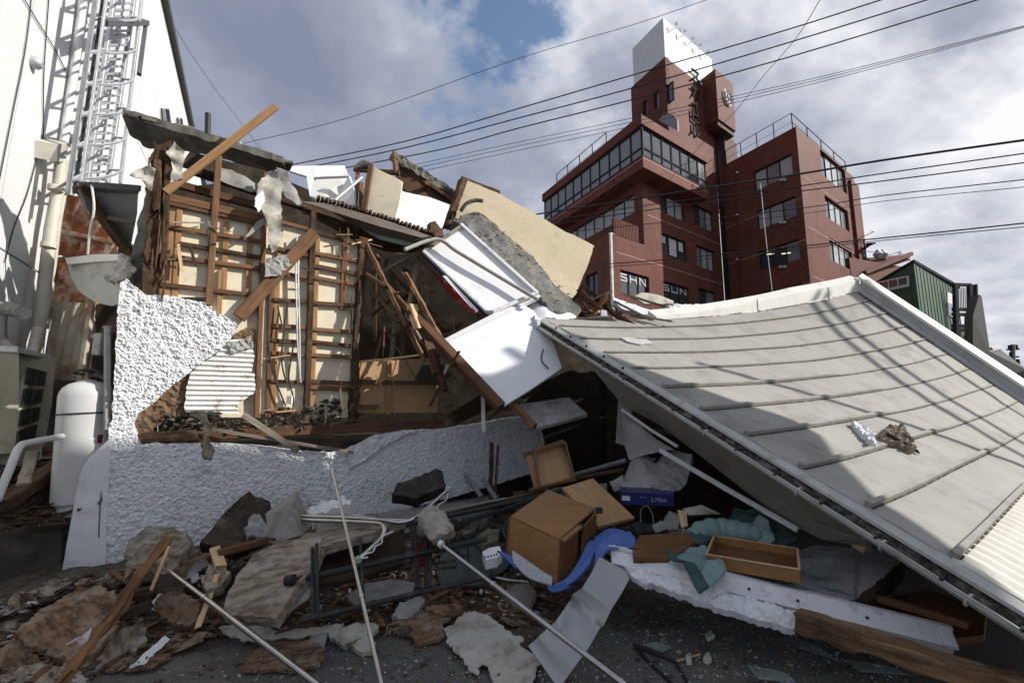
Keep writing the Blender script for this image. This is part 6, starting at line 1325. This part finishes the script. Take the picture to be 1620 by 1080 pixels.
# cloths
def cloth(name, label, pts, m, amp=.04, sc=7, th=.006, cat='cloth', grid=.025, seed=0): return plate(name, pts, th, m, jag=.004, step=.04, grid=grid, disp=crumple(amp, sc, seed), smooth=True, label=label, cat=cat)
bmx = root('blue_mat', 'blue foam mat with silver underside curling round the cabinet', 'mat', tuple(G(900,930,.05)))
def sheetstrip(nm, pa_, pb_2, th, m, par, n=5):
    A, Bq = smoothline(pa_, n), smoothline(pb_2, n); vs, fs = [], []
    for a, b in zip(A, Bq):
        for j in range(5): vs.append(a.lerp(b, j/4)+Vector((0,0,.008*math.sin(j*2.2+a.x*20))))
    k = len(A); m0 = len(vs); 
    for i in range(k):
        for j in range(5):
            i0 = max(0, i-1); i1 = min(k-1, i+1); t = A[i1]-A[i0]; w = Bq[i]-A[i]; nn = t.cross(w); nn = nn.normalized() if nn.length > 1e-9 else Vector((0,0,1)); vs.append(vs[i*5+j]-nn*th)
    for i in range(k-1):
        for j in range(4): q = i*5+j; fs.append((q,q+1,q+6,q+5)); fs.append((m0+q,m0+q+5,m0+q+6,m0+q+1))
        fs.append((i*5, i*5+5, m0+i*5+5, m0+i*5)); q = i*5+4; fs.append((q, m0+q, m0+q+5, q+5))
    for j in range(4): fs.append((j, m0+j, m0+j+1, j+1)); q = (k-1)*5+j; fs.append((q, q+1, m0+q+1, m0+q))
    return mk(nm, vs, fs, m, par, smooth=True)
sheetstrip('foam_sheet', [P(876,936,3.36),P(905,922,3.4),P(930,892,3.52),P(945,868,3.66),P(975,846,3.82),P(1000,846,3.85)], [P(872,928,3.38),P(898,910,3.46),P(918,884,3.6),P(932,856,3.75),P(958,838,3.95),P(984,838,4.0)], .02, M_blue, bmx)
sheetstrip('foam_sheet', [P(944,905,3.5),P(950,885,3.52),P(965,868,3.56),P(990,866,3.58),P(1003,862,3.62),P(1004,850,3.72)], [P(940,898,3.52),P(944,866,3.62),P(956,850,3.72),P(975,843,3.8),P(990,842,3.85),P(996,840,3.9)], .012, M_blue, bmx)
sheetstrip('foam_sheet', [P(786,872,3.62),P(800,876,3.6),P(812,882,3.55)], [P(792,876,3.6),P(806,892,3.52),P(818,902,3.45)], .015, M_blue, bmx)
sheetstrip('silver_underside', [P(810,872,3.58),P(830,886,3.5),P(850,898,3.42),P(874,912,3.36)], [P(812,892,3.48),P(830,908,3.4),P(850,920,3.32),P(872,930,3.28)], .012, M_foil, bmx)
sheetstrip('foam_sheet', [P(868,922,3.29),P(876,930,3.3),P(892,924,3.36)], [P(866,934,3.27),P(878,938,3.29),P(900,930,3.36)], .012, M_blue, bmx)
pcb = plate('white_basket', dd([(763,872,3.7),(774,866,3.75),(790,863,3.75),(794,874,3.7),(786,882,3.62),(768,886,3.6)]), .06, M_paper, None, label='small white plastic basket lying left of the cabinet', cat='basket')
for i in range(5): plate('basket_slot', dd([(766+i*4.6,880-i*1.2,3.585+.01*i),(768.5+i*4.6,879.2-i*1.2,3.59+.01*i),(769+i*4.6,882-i*1.2,3.58+.01*i),(766.5+i*4.6,882.7-i*1.2,3.575+.01*i)]), .002, M_black, pcb)
tc1 = root('teal_cloth', 'teal cloth with darker border draped over the white sill', 'cloth', tuple(G(1110,900,.1)))
def cl(nm, pts, m, amp, seed): return plate(nm, dd(pts), .006, m, tc1, jag=.003, step=.04, grid=.02, disp=crumple(amp, 8, seed), smooth=True)
cl('cloth_sheet', [(1036,860,3.7),(1062,859,3.75),(1100,857,3.75),(1118,866,3.5),(1120,880,3.4),(1145,888,3.25),(1150,900,3.2),(1138,912,3.13),(1132,920,3.08),(1110,908,3.12),(1098,890,3.25),(1080,884,3.35),(1060,880,3.45)], M_teal, .04, 1)
cl('cloth_border', [(1036,859,3.69),(1046,860,3.66),(1072,880,3.42),(1084,884,3.32),(1100,890,3.2),(1110,908,3.08),(1122,928,2.98),(1106,938,2.96),(1094,915,3.04),(1080,888,3.25),(1062,886,3.38)], M_tealdark, .025, 2)
cl('cloth_fold', [(1122,928,2.97),(1110,905,3.06),(1118,885,3.2),(1140,888,3.18),(1146,900,3.12),(1138,915,3.04)], M_teal, .03, 3)
# rolled teal blanket
rb = smoothline([P(1096,850,3.75), P(1112,840,3.8), P(1140,838,3.82), P(1170,842,3.75), P(1196,846,3.68), P(1206,842,3.68)], 5)
tube('rolled_blanket', rb, .075, M_teal, None, sides=14, radii=[.045+.045*math.sin(math.pi*min(1,(i+3)/(len(rb)+2)))+.008*math.sin(i*1.9) for i in range(len(rb))], label='rolled pale teal blanket behind the shallow drawer', cat='blanket')
cloth('dark_teal_cloth', 'dark green cloth bunched left of the rolled blanket', dd([(1090,848,3.7),(1100,836,3.8),(1122,828,3.85),(1138,830,3.85),(1130,850,3.72),(1118,862,3.62),(1096,858,3.62)]), M_tealdark, .05, 7)
cloth('dark_teal_cloth', 'dark teal curtain heap under the long white rail', dd([(1150,822,4.0),(1160,800,4.15),(1190,802,4.1),(1230,822,3.9),(1262,850,3.6),(1240,868,3.5),(1200,850,3.7)]), M_tealdark, .07, 6, seed=4)
cloth('teal_fold', 'teal fold rising right of the rolled blanket', dd([(1178,830,3.8),(1200,818,3.85),(1216,826,3.8),(1226,856,3.55),(1206,860,3.55)]), M_teal, .05, 8, seed=6)
# grey sheet and tarp under the gable
cloth('grey_sheet', 'grey fabric sheet hanging from the thin white rail', dd([(984,648,4.9),(1010,670,4.8),(1040,695,4.65),(1068,712,4.5),(1050,712,4.55),(1020,718,4.65),(996,728,4.75),(986,700,4.85)]), M_tarp, .03, 4)
cloth('crumpled_tarp', 'crumpled shiny grey tarp behind the blue carton', dd([(978,758,4.65),(992,740,4.75),(1010,728,4.8),(1040,726,4.75),(1072,720,4.7),(1098,730,4.5),(1084,760,4.35),(1062,778,4.3),(1020,776,4.45),(985,776,4.5)]), M_tarp, .12, 5, seed=9)
cloth('black_cloth', 'black cloth bulging above the crumpled tarp', dd([(996,726,4.85),(1012,710,4.9),(1036,704,4.85),(1050,716,4.75),(1040,730,4.7),(1010,734,4.75)]), M_darkcloth, .05, 6)
cloth('black_cloth', 'dark cloth spread under the tan board', dd([(965,760,4.6),(985,752,4.7),(990,776,4.5),(972,778,4.45)]), M_tarp, .03, 6)
# aluminium sheet, white sill, stucco strip, logs
al = root('aluminium_sheet', 'creased grey aluminium sheet standing out from the cabinet corner', 'sheet', tuple(G(915,990,.02)))
ALP = [(P(948,880,3.42), P(1000,908,3.36)), (P(936,904,3.34), P(982,940,3.22)), (P(921,930,3.22), P(968,962,3.12)), (P(906,940,3.10), P(955,990,2.98)), (P(902,950,3.12), P(949,993,2.93)), (P(878,982,2.93), P(928,1028,2.78)), (P(836,1022,2.72), P(884,1088,2.56))]
def alsheet(nm, rows, m, par, nx=8, ny=6):
    vs, fs = [], []
    for r in range(len(rows)-1):
        for i in range(ny if r < len(rows)-2 else ny+1):
            t = i/ny
            for j in range(nx+1):
                s = j/nx; p = rows[r][0].lerp(rows[r+1][0], t).lerp(rows[r][1].lerp(rows[r+1][1], t), s)
                vs.append(p+Vector((0,0,.008*noise.noise(p*5)+.03*math.exp(-((s-.35)/.12)**2-((r+t-3.4)/.35)**2)-.025*math.exp(-((s-.15)/.1)**2-((r+t-5)/.3)**2))))
    w = nx+1; k = len(vs)//w; n = len(vs); vs += [v-Vector((0,-.004,.006)) for v in vs]
    for i in range(k-1):
        for j in range(nx): q = i*w+j; fs += [(q,q+1,q+w+1,q+w), (n+q,n+q+w,n+q+w+1,n+q+1)]
        q = i*w; fs += [(q,q+w,n+q+w,n+q), (q+nx,n+q+nx,n+q+nx+w,q+nx+w)]
    for j in range(nx): fs += [(j,n+j,n+j+1,j+1), ((k-1)*w+j,(k-1)*w+j+1,n+(k-1)*w+j+1,n+(k-1)*w+j)]
    return mk(nm, vs, fs, m, par, smooth=True)
alsheet('folded_sheet', ALP, M_alu, al)
sl_ = root('white_sill', 'long white aluminium window sill frame across the right foreground', 'window sill', tuple(G(1240,960,.1)))
s0a, s0b = P(965,866,3.62), P(1508,998,2.72); s1a, s1b = P(968,890,3.50), P(1510,1024,2.62)
slab6('sill_face', s1a, s1b-s1a, s0a-s1a, -.05, M_alufr, sl_)
beam('sill_lip', s0a+Vector((0,.01,.012)), s0b+Vector((0,.01,.012)), .05, .02, M_alufr, sl_)
beam('sill_end', P(1494,992,2.70), P(1507,1024,2.60), .05, .02, M_alufr, sl_)
for t in (.12, .3, .48, .62, .8): boxm('screw_hole', s0a.lerp(s0b, t)*.5+s1a.lerp(s1b, t)*.5+Vector((-.01,-.02,.01)), .012, .012, .012, M_black, sl_)
T_('stucco_strip', 'rough white stucco strip beneath the white window sill', 'stucco strip', dd([(985,893,3.40),(1000,896,3.40),(1100,922,3.2),(1200,948,3.02),(1266,968,2.92),(1258,994,2.82),(1200,980,2.92),(1120,954,3.05),(1040,926,3.22),(998,912,3.32)]), .035, M_stucco, jag=.008, step=.02, grid=.016, disp=lambda x, y: lump(x, y, .022, 1.4), smooth=True)
B_('rotten_log', 'rotten brown sill log lying at lower right on asphalt', 'log', P(1268,984,2.84), P(1612,1090,2.26), .115, .10, M_log, rough=.05, splint=.06)
B_('log_facing', 'sawn brown face of timber on the end of the rotten log', 'timber', P(1480,1040,2.48), P(1612,1078,2.28), .06, .05, M_woodmid, rough=.004)
T_('white_floor_sheet', 'white floor panel strewn with glass behind the sill', 'floor panel', dd([(1130,905,3.35),(1190,890,3.5),(1290,862,3.75),(1420,870,3.55),(1425,890,3.45),(1360,945,3.1),(1340,950,3.05),(1240,930,3.15)]), .03, mat('white_floor_panel', (.50,.50,.52), (.44,.44,.46), scale=3, bump=.1, dirt=(.22,.21,.20), damt=.3, rough=.6))
for a, b in (((1352,870,3.6),(1352,946,3.08)),((1300,905,3.4),(1420,890,3.45))): B_('panel_joint', 'cross joint batten on the white floor panel running to the sill' if a[0] == 1352 else 'joint batten on the white floor panel running along the sill', 'batten', P(*a), P(*b), .008, .004, M_greyboard)
T_('dark_edge_board', 'dark broken edge of the floor over the pit', 'board', dd([(1425,886,3.42),(1436,892,3.4),(1372,952,3.0),(1352,950,3.02)]), .10, M_dark, jag=.01, step=.03)
PFL = plane3((1130,905,3.35),(1420,870,3.55),(1340,950,3.05))
# glass shards (individually visible ones)
SH = [([(1150,905),(1175,902),(1205,914),(1182,922)],'dark shard on the sill below the teal cloth'),([(1190,910),(1262,920),(1300,932),(1240,926)],'long shard along the back of the sill'),([(1270,905),(1300,897),(1325,905),(1300,912)],'shard right of the shallow drawer end'),([(1280,885),(1320,882),(1350,888),(1310,894)],'shard on the floor panel near the joint'),([(1290,918),(1325,922),(1340,934),(1308,928)],'shard by the floor panel front corner'),([(1300,872),(1345,870),(1330,878),(1300,880)],'shard at the back of the floor panel'),([(1235,998),(1290,1020),(1330,1045),(1262,1022)],'big shard on asphalt before the rotten log'),([(1330,1040),(1400,1052),(1440,1066),(1360,1060)],'long shard lying under the rotten log'),([(1180,1050),(1240,1062),(1260,1078),(1200,1072)],'shard near the bottom edge on asphalt'),([(1018,1018),(1040,1014),(1062,1022),(1048,1030)],'shard near the black frame on asphalt')]
for pts, lab in SH:
    T_('glass_shard', lab, 'glass shard', [PFL.at(u, v, .012+.010*(i % 2)) if pts[0][1] < 950 else G(u, v, .012+.012*(i % 2)) for i, (u, v) in enumerate(pts)], .005, M_shard)
tube('black_wire_frame', [G(1003,1020,.02), G(1035,1055,.01), G(1085,1100,.01), G(1095,1092,.01), G(1068,1045,.015), G(1003,1019,.03)], .010, M_black, None, label='thin black metal frame lying on the asphalt', cat='frame')
for pts, th, lab in [([(1115,1002),(1124,996),(1130,1003),(1120,1008)],.02,'white pebble of plaster on asphalt below the stucco strip'),([(1112,1040),(1120,1030),(1126,1040),(1118,1044)],.02,'white plaster chip beside the black wire frame'),([(1085,1036),(1092,1032),(1094,1044),(1086,1044)],.02,'small white chip left of the plaster chip')]:
    T_('plaster_chip', lab, 'chip', [G(u, v, .03) for u, v in pts], th, M_chipw, jag=.003, step=.02)
B_('wood_chip', 'short wood chip between white chips on asphalt', 'chip', G(1070,1045,.015), G(1108,1034,.02), .012, .008, M_woodpale)
# white clips near the lattice
for u, v, lab in ((622,910,'broken white plastic clip by the lattice uprights'),(640,908,'second white clip next to the lattice uprights'),(684,905,'white hook right of the lattice uprights')):
    tube('plastic_clip', [G(u-6,v+2,.2), G(u-3,v-3,.24), G(u+3,v-1,.22), G(u+2,v+4,.2)], .006, M_paper, None, sides=5, label=lab, cat='clip')
tube('white_rod', [G(780,912,.12), G(800,916,.12), G(836,920,.12)], .008, M_paper, None, sides=5, label='short white plastic rod right of the pole', cat='rod')
tube('black_string', [P(965,852,3.75), P(985,866,3.6), P(1005,868,3.55), P(1025,866,3.6), P(1040,874,3.5), P(1046,884,3.42)], .006, M_rubber, None, sides=5, curve=5, label='thin black cord from the blue mat to the brown board', cat='cord')
T_('brick_fragment', 'half brick with mortar behind the pole left of the cabinet', 'brick', [G(u, v, .2) for u, v in [(752,848),(775,834),(790,838),(788,852),(766,862)]], .07, M_claygrey, jag=.006, step=.03)
tube('green_net', [G(800,850,.2), G(796,835,.24), G(804,826,.26), G(808,845,.2), G(800,860,.15)], .012, mat('green_twine', (.06,.16,.11)), None, sides=5, curve=5, label='tangle of green twine beside the cabinet', cat='twine')

# ---- litter of laths and flakes
def on_bank(u, v, dz): p = G(u, v, .12); h = max(0.0, mound(p.x, p.y)); q = G(u, v, h+dz); return q
def sticks(name, region, n, l0, l1, m, seed, label, pos, pitch=.18, w0=.004, w1=.016, cat='splinters'):
    rs = random.Random(seed); vs, fs = [], []; us = [p[0] for p in region]; vv = [p[1] for p in region]; c_ = 0
    while c_ < n:
        u = rs.uniform(min(us), max(us)); v = rs.uniform(min(vv), max(vv))
        if not inpoly(u, v, region): continue
        c_ += 1; p = pos(u, v, rs.uniform(.005, .05)); ln = l0+(l1-l0)*rs.random()**2; w = rs.uniform(w0, w1); h = w*rs.uniform(.3,.8)
        M = frame(Vector((math.cos(q_ := rs.uniform(0, 6.28)), math.sin(q_), rs.gauss(0, pitch))), (rs.gauss(0,.3), rs.gauss(0,.3), 1)).to_3x3(); b0 = len(vs)
        bend = rs.uniform(-.06,.06)*ln
        for x, s in ((-.5, rs.uniform(.2,.9)), (0, 1), (.5, rs.uniform(.1,.8))):
            for y, z in ((-1,-1),(1,-1),(1,1),(-1,1)): vs.append(p + M @ Vector((x*ln+rs.uniform(-.01,.01), y*w*s+(bend if x == 0 else 0), z*h*s)))
        for k in (0, 4):
            for j in range(4): fs.append((b0+k+j, b0+k+(j+1) % 4, b0+k+4+(j+1) % 4, b0+k+4+j))
        fs += [(b0,b0+3,b0+2,b0+1), (b0+8,b0+9,b0+10,b0+11)]
    return mk(name, vs, fs, m, None, kind='stuff', label=label, cat=cat)
def flakes(name, region, n, s0, s1, m, seed, label, pos, th=.008, tilt=.25, cat='rubble'):
    rs = random.Random(seed); vs, fs = [], []; us = [p[0] for p in region]; vv = [p[1] for p in region]; c_ = 0
    while c_ < n:
        u = rs.uniform(min(us), max(us)); v = rs.uniform(min(vv), max(vv))
        if not inpoly(u, v, region): continue
        c_ += 1; p = pos(u, v, rs.uniform(.005, .04)); s = s0+(s1-s0)*rs.random()**2; b0 = len(vs); nn = rs.randint(6, 9); asp = rs.uniform(.4, 1)
        M = Matrix.Rotation(rs.uniform(0,6.28), 3, 'Z') @ Matrix.Rotation(rs.gauss(0,tilt), 3, 'X') @ Matrix.Rotation(rs.gauss(0,tilt), 3, 'Y')
        rr = [rs.uniform(.5, 1.1) for _ in range(nn)]; t_ = th*rs.uniform(.6,1.8)
        for z in (0, -1):
            vs.append(p + M @ Vector((0, 0, z*t_+rs.uniform(0,.15)*s*(z+1))))
            for j in range(nn):
                a_ = 6.283*j/nn; vs.append(p + M @ Vector((math.cos(a_)*s*rr[j], math.sin(a_)*s*rr[j]*asp, z*t_+rs.uniform(-.05,.05)*s)))
        k2 = b0+nn+1
        for j in range(nn):
            j2 = (j+1) % nn; fs += [(b0, b0+1+j, b0+1+j2), (k2, k2+1+j2, k2+1+j), (b0+1+j, k2+1+j, k2+1+j2, b0+1+j2)]
    return mk(name, vs, fs, m, None, kind='stuff', label=label, cat=cat)
R_LEFT = [(10,1010),(110,930),(200,900),(330,890),(360,960),(320,1010),(230,1050),(60,1070)]
R_MID = [(340,960),(480,880),(560,850),(700,850),(800,900),(880,940),(860,985),(700,985),(560,1000),(400,1000)]
R_WALLFOOT = [(200,900),(320,865),(420,850),(480,850),(420,880),(340,930),(240,940)]
R_FARLEFT = [(-10,985),(-10,950),(60,925),(120,912),(215,900),(200,950),(100,975),(20,1010)]
R_ROAD = [(250,1060),(430,1012),(640,1000),(880,1000),(1010,940),(1270,1000),(1600,1085),(1400,1095),(240,1095)]
R_HOLLOW = [(600,840),(720,780),(820,770),(960,750),(1110,790),(1180,830),(1120,870),(1010,850),(820,860),(760,880)]
R_CAV = [(720,790),(800,740),(960,720),(1100,760),(1000,800),(840,800)]
sticks('lath_splinters', R_LEFT, 130, .06, .42, M_rot, 81, 'dark splintered laths among the clay slabs at left', on_bank)
sticks('lath_splinters', R_LEFT, 90, .06, .45, M_splint, 78, 'orange-brown torn laths among the clay slabs at left', on_bank, w0=.006, w1=.03)
sticks('lath_splinters', R_MID, 130, .06, .5, M_splint, 77, 'orange-brown torn laths around the lattice frame', on_bank, w0=.006, w1=.028)
sticks('lath_splinters', R_LEFT, 70, .05, .30, M_woodgrey, 82, 'grey splintered laths among the clay slabs at left', on_bank)
sticks('lath_splinters', R_MID, 150, .06, .5, M_woodmid, 83, 'brown splintered laths around the lattice frame', on_bank)
sticks('lath_splinters', R_MID, 90, .05, .4, M_rot, 84, 'rotten splintered laths around the lattice frame', on_bank)
sticks('lath_splinters', R_MID, 40, .04, .22, M_woodpale, 85, 'pale fresh splinters around the lattice frame', on_bank)
sticks('lath_splinters', R_HOLLOW, 130, .08, .6, M_rot, 86, 'dark laths tangled in the hollow behind the cabinet', on_bank, .35)
sticks('lath_splinters', R_HOLLOW, 60, .06, .4, M_woodmid, 87, 'brown laths tangled in the hollow behind the cabinet', on_bank, .3)
sticks('lath_splinters', R_CAV, 60, .1, .6, M_rot, 88, 'black laths lying deep under the fallen roof', on_bank, .5)
on_road = lambda u, v, dz: G(u, v, .012)
sticks('road_splinters', R_ROAD, 120, .015, .12, M_splint, 74, 'small brown splinters lying on the open asphalt', on_road, .05, .002, .006)
flakes('road_flakes', R_ROAD, 90, .004, .026, M_greyboard, 75, 'pale plaster flakes lying on the open asphalt', on_road, .006, .15)
flakes('road_flakes', R_ROAD, 110, .008, .04, M_soil, 76, 'dark earth flakes lying on the open asphalt', on_road, .006, .15)
sticks('lath_splinters', R_FARLEFT, 50, .05, .3, M_rot, 80, 'dark laths lying below the plaster skirt', on_bank)
flakes('clay_flakes', R_FARLEFT, 90, .02, .12, M_claygrey, 89, 'earth and plaster flakes below the plaster skirt', on_bank, .015, .3)
flakes('clay_flakes', R_FARLEFT, 80, .015, .07, M_soil, 90, 'dark earth flakes below the plaster skirt', on_bank, .015, .3)
flakes('plaster_flakes', R_FARLEFT, 40, .01, .05, M_chipw, 79, 'white plaster flakes below the plaster skirt', on_bank)
flakes('clay_flakes', R_LEFT, 190, .03, .18, M_clay, 91, 'broken clay flakes between the left slabs', on_bank)
flakes('plaster_flakes', R_LEFT, 90, .02, .11, M_claygrey, 92, 'grey plaster flakes between the left slabs', on_bank)
flakes('clay_flakes', R_MID, 220, .025, .15, M_clay, 93, 'brown clay flakes around the lattice frame', on_bank)
flakes('plaster_flakes', R_MID, 110, .02, .11, M_greyboard, 94, 'grey board flakes around the lattice frame', on_bank)
flakes('plaster_flakes', R_MID, 60, .015, .07, M_chipw, 95, 'white plaster flakes around the lattice frame', on_bank)
flakes('clay_flakes', R_WALLFOOT, 110, .03, .14, M_claygrey, 96, 'plaster flakes heaped at the stucco wall foot', on_bank, .02, .5)
flakes('clay_flakes', R_WALLFOOT, 60, .03, .12, M_soil, 97, 'dark earth flakes heaped at the stucco wall foot', on_bank, .02, .5)
flakes('board_flakes', R_HOLLOW, 90, .03, .15, M_greyboard, 98, 'torn grey board pieces in the hollow behind the cabinet', on_bank, .008, .4)
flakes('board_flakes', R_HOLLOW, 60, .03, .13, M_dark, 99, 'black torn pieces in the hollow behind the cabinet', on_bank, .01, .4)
PLF = plane3((0,834,3.9),(104,824,4.2),(60,720,4.9))
sticks('wood_scraps', [(0,760),(90,715),(108,800),(104,828),(0,836)], 110, .1, .6, M_rot, 101, 'dark wood scraps strewn over the platform behind the handrail', lambda u, v, dz: PLF.at(u, v, dz), .2, .01, .03, 'scraps')
for i in range(9):        # thin cords and roots dangling in the cavity
    rs_ = random.Random(300+i); u = rs_.uniform(590, 720); v = rs_.uniform(385, 600); D_ = rs_.uniform(5.4, 6.0)
    tube('hanging_wire', [P(u, v, D_), P(u+rs_.uniform(-8,14), v+rs_.uniform(15,30), D_), P(u+rs_.uniform(-6,30), v+rs_.uniform(35,70), D_-.05)], .006, rs_.choice([M_rubber, M_woodgrey, M_rot]), rh, sides=5, curve=4)
# ---- small uncountable rubble
bankreg = [(20,1000),(120,935),(300,880),(500,850),(700,850),(860,880),(900,950),(760,990),(600,1000),(420,1000),(300,1010),(140,1060)]
def gh(u, v): p = G(u, v, .1); return max(0, mound(p.x, p.y))+.01
def gheap(name, region, n, s0, s1, m, seed, label, flat=.4, cat='rubble'):
    rs = random.Random(seed); o = heap(name, region, 0, n, s0, s1, m, seed, type('Q', (), {'at': staticmethod(lambda u, v, o_: G(u, v, gh(u, v)+o_))}), (0, .05), None, flat=flat, label=label, cat=cat); return o
gheap('dark_rubble', bankreg, 1500, .012, .06, M_soil, 61, 'dark crumbs of earth and wood over the foreground bank')
gheap('brown_rubble', bankreg, 600, .008, .035, M_clay, 62, 'brown clay crumbs scattered over the foreground bank')
gheap('pale_rubble', bankreg, 420, .006, .035, M_chipw, 63, 'pale plaster crumbs scattered over the foreground bank')
gheap('wood_splinters', bankreg, 450, .012, .06, M_wood, 64, 'thin wood splinters scattered over the foreground bank', .12, 'splinters')
inner = [(560,880),(700,840),(800,790),(900,760),(1000,745),(1110,790),(1160,850),(1100,870),(1000,900),(800,920)]
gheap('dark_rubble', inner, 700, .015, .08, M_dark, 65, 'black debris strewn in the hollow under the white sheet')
gheap('pale_rubble', inner, 120, .008, .035, M_chipw, 66, 'pale crumbs strewn in the hollow under the white sheet')
asph = [(240,1060),(420,1015),(620,1000),(900,990),(1000,930),(1260,1000),(1600,1085),(1400,1100),(200,1100)]
gheap('asphalt_grit', asph, 1500, .002, .009, M_chipw, 67, 'pale grit and plaster dust on the open asphalt', .6, 'grit')
gheap('asphalt_crumbs', asph, 500, .004, .02, M_clay, 68, 'brown wood and clay crumbs on the open asphalt', .4, 'crumbs')
gheap('glass_crumbs', [(1000,960),(1250,1000),(1500,1060),(1400,1090),(1000,1080)], 260, .004, .02, M_glassedge, 69, 'broken glass crumbs glittering on the open asphalt', .08, 'glass')
heap('sill_glass', [(1130,900),(1290,865),(1420,872),(1350,945),(1240,925)], .235, 150, .006, .035, M_shard, 70, PFL, (.004,.012), None, flat=.06, label='small glass pieces strewn over the white floor panel', cat='glass')
heap('left_grit', [(0,1030),(240,990),(260,1060),(100,1085),(0,1085)], 0, 300, .006, .03, M_soil, 71, type('Q', (), {'at': staticmethod(lambda u, v, o_: G(u, v, .03+o_))}), (0, .05), None, label='dark crumbs among the slabs in the left foreground', cat='rubble')

# ================================================================== OVERHEAD WIRES
def wire(label, pts, D0, D1, r, sag=0, n=14):
    A = [P(u, v, D0+(D1-D0)*i/(len(pts)-1)) for i, (u, v) in enumerate(pts)]
    d0 = (A[0]-A[1]).normalized(); d1 = (A[-1]-A[-2]).normalized()
    A = [A[0]+d0*1.0]+A+[A[-1]+d1*4.0]
    tube('overhead_wire', A, r, M_rubber, None, sides=6, curve=4, label=label, cat='wire', group='overhead wires across the sky')
wire('upper of three thick black wires rising to the top edge', [(455,262),(640,224),(820,172),(1028,111),(1240,49),(1410,-5)], 16, 12, .020)
wire('middle of three thick black wires rising to the top edge', [(470,268),(640,234),(820,187),(1010,137),(1240,70),(1480,-4)], 16, 12, .020)
wire('lowest of three thick black wires rising to the top right', [(560,263),(700,236),(820,203),(1000,158),(1240,93),(1560,-4)], 16, 12, .020)
wire('faint single wire high over the wreck to the top edge', [(380,228),(560,184),(820,93),(1000,40),(1130,-4)], 18, 16, .012)
for i, (dv, lab) in enumerate([(0,'topmost thin wire of the trio passing the sign tower'),(6,'middle thin wire of the trio passing the sign tower'),(13,'lowest thin wire of the trio passing the sign tower')]):
    wire(lab, [(640,264+dv),(820,225+dv),(1000,187+dv),(1240,135+dv*.7),(1420,92+dv*.5),(1640,36+dv*.2)], 18, 13, .010)
wire('thickest dark cable crossing before the brick wing', [(855,338),(960,322),(1120,297),(1260,276),(1400,253),(1640,219)], 17, 10, .030)
wire('second dark cable just under the thickest one', [(855,352),(1000,328),(1120,312),(1260,295),(1400,274),(1640,240)], 17, 10, .016)
wire('twisted cable pair under the second dark cable', [(870,356),(1000,336),(1150,316),(1260,303),(1400,286),(1640,255)], 17, 10, .016)
wire('thin cable above the low pair before the brick wing', [(915,365),(1050,352),(1160,342),(1300,325),(1400,309),(1640,282)], 17, 10, .013)
wire('thin faint cable beneath the one above the low pair', [(1160,352),(1300,334),(1400,318),(1640,294)], 15, 10, .009)
wire('low cable crossing the lower brick windows', [(920,420),(1050,411),(1180,398),(1320,384),(1450,371),(1640,351)], 16, 10, .017)
wire('thin companion hugging the low cable', [(920,424),(1050,416),(1180,403),(1320,388),(1450,375),(1640,357)], 16, 10, .011)
wire('steep diagonal wire crossing the sign tower edge', [(1302,-8),(1260,60),(1210,118),(1160,180),(1118,220),(1080,262)], 12, 24, .012)
wire('thin wire descending from the warehouse roof corner', [(268,30),(300,82),(340,140),(380,193),(430,260)], 12, 16, .007)
wire('white knotted drop wire before the brick wing window', [(1207,330),(1212,380),(1218,430),(1224,478)], 16, 16, .012)
bpy.data.objects[[o.name for o in bpy.data.objects if o.get('label','').startswith('white knotted')][0]].data.materials[0] = M_clad

# ================================================================== ADDED RIGHT OF THE FRAME (unseen; board shaped to shade the foreground, and cables)
sg = root('shade_board', 'added unseen grey hoarding board on steel posts right of the street', 'blocker', (9.0, 2, 0))
hp_ = [(-6,4.6),(1.9,4.95),(2.15,5.07),(2.45,5.25),(3.0,5.35),(3.45,5.4),(3.65,5.6),(3.8,6.2),(4.1,7.0),(4.35,7.45),(4.72,7.6),(4.74,8.0),(4.66,8.0),(4.62,7.7),(4.4,7.75),(4.3,7.95),(4.1,8.2),(3.95,8.4),(3.5,8.95),(3.2,9.17),(2.5,9.9),(-6,12)]  # outline drawn to put shadow edges on roof, stucco and ground
plate('board', [Vector((9.0, y, z)) for y, z in hp_], .12, M_greysheet, sg)  # added unseen board, there to shade the foreground
for y in (-4.5, -1.8): beam('post', Vector((9.2, y, 0)), Vector((9.2, y, 9.5)), .18, .18, M_galv, sg, up=(1,0,0))
def shade_cable(label, q0, q1, X, r):
    """an added unseen overhead cable right of the frame, strung where its shadow runs from q0 to q1 on the fallen roof"""
    A = [p + sdir*((X-p.x)/sdir.x) for p in (on_roof(*q0), on_roof(*q1))]; dv = (A[1]-A[0]).normalized()
    tube('overhead_wire', [A[0]-dv*.3, A[0], A[1], A[1]+dv*6], r, M_rubber, None, sides=6, curve=3, label=label, cat='wire', group='overhead wires across the sky')
shade_cable('added unseen thick cable strung out of frame above the fallen roof', (1150,588), (1600,728), 11, .055)
for i, (q0, q1) in enumerate([((1290,488),(1580,700)),((1312,484),(1592,684)),((1360,474),(1602,648))]):
    shade_cable(['first','second','third'][i]+' added unseen slack cable strung out of frame above the ridge', q0, q1, 16, .06)
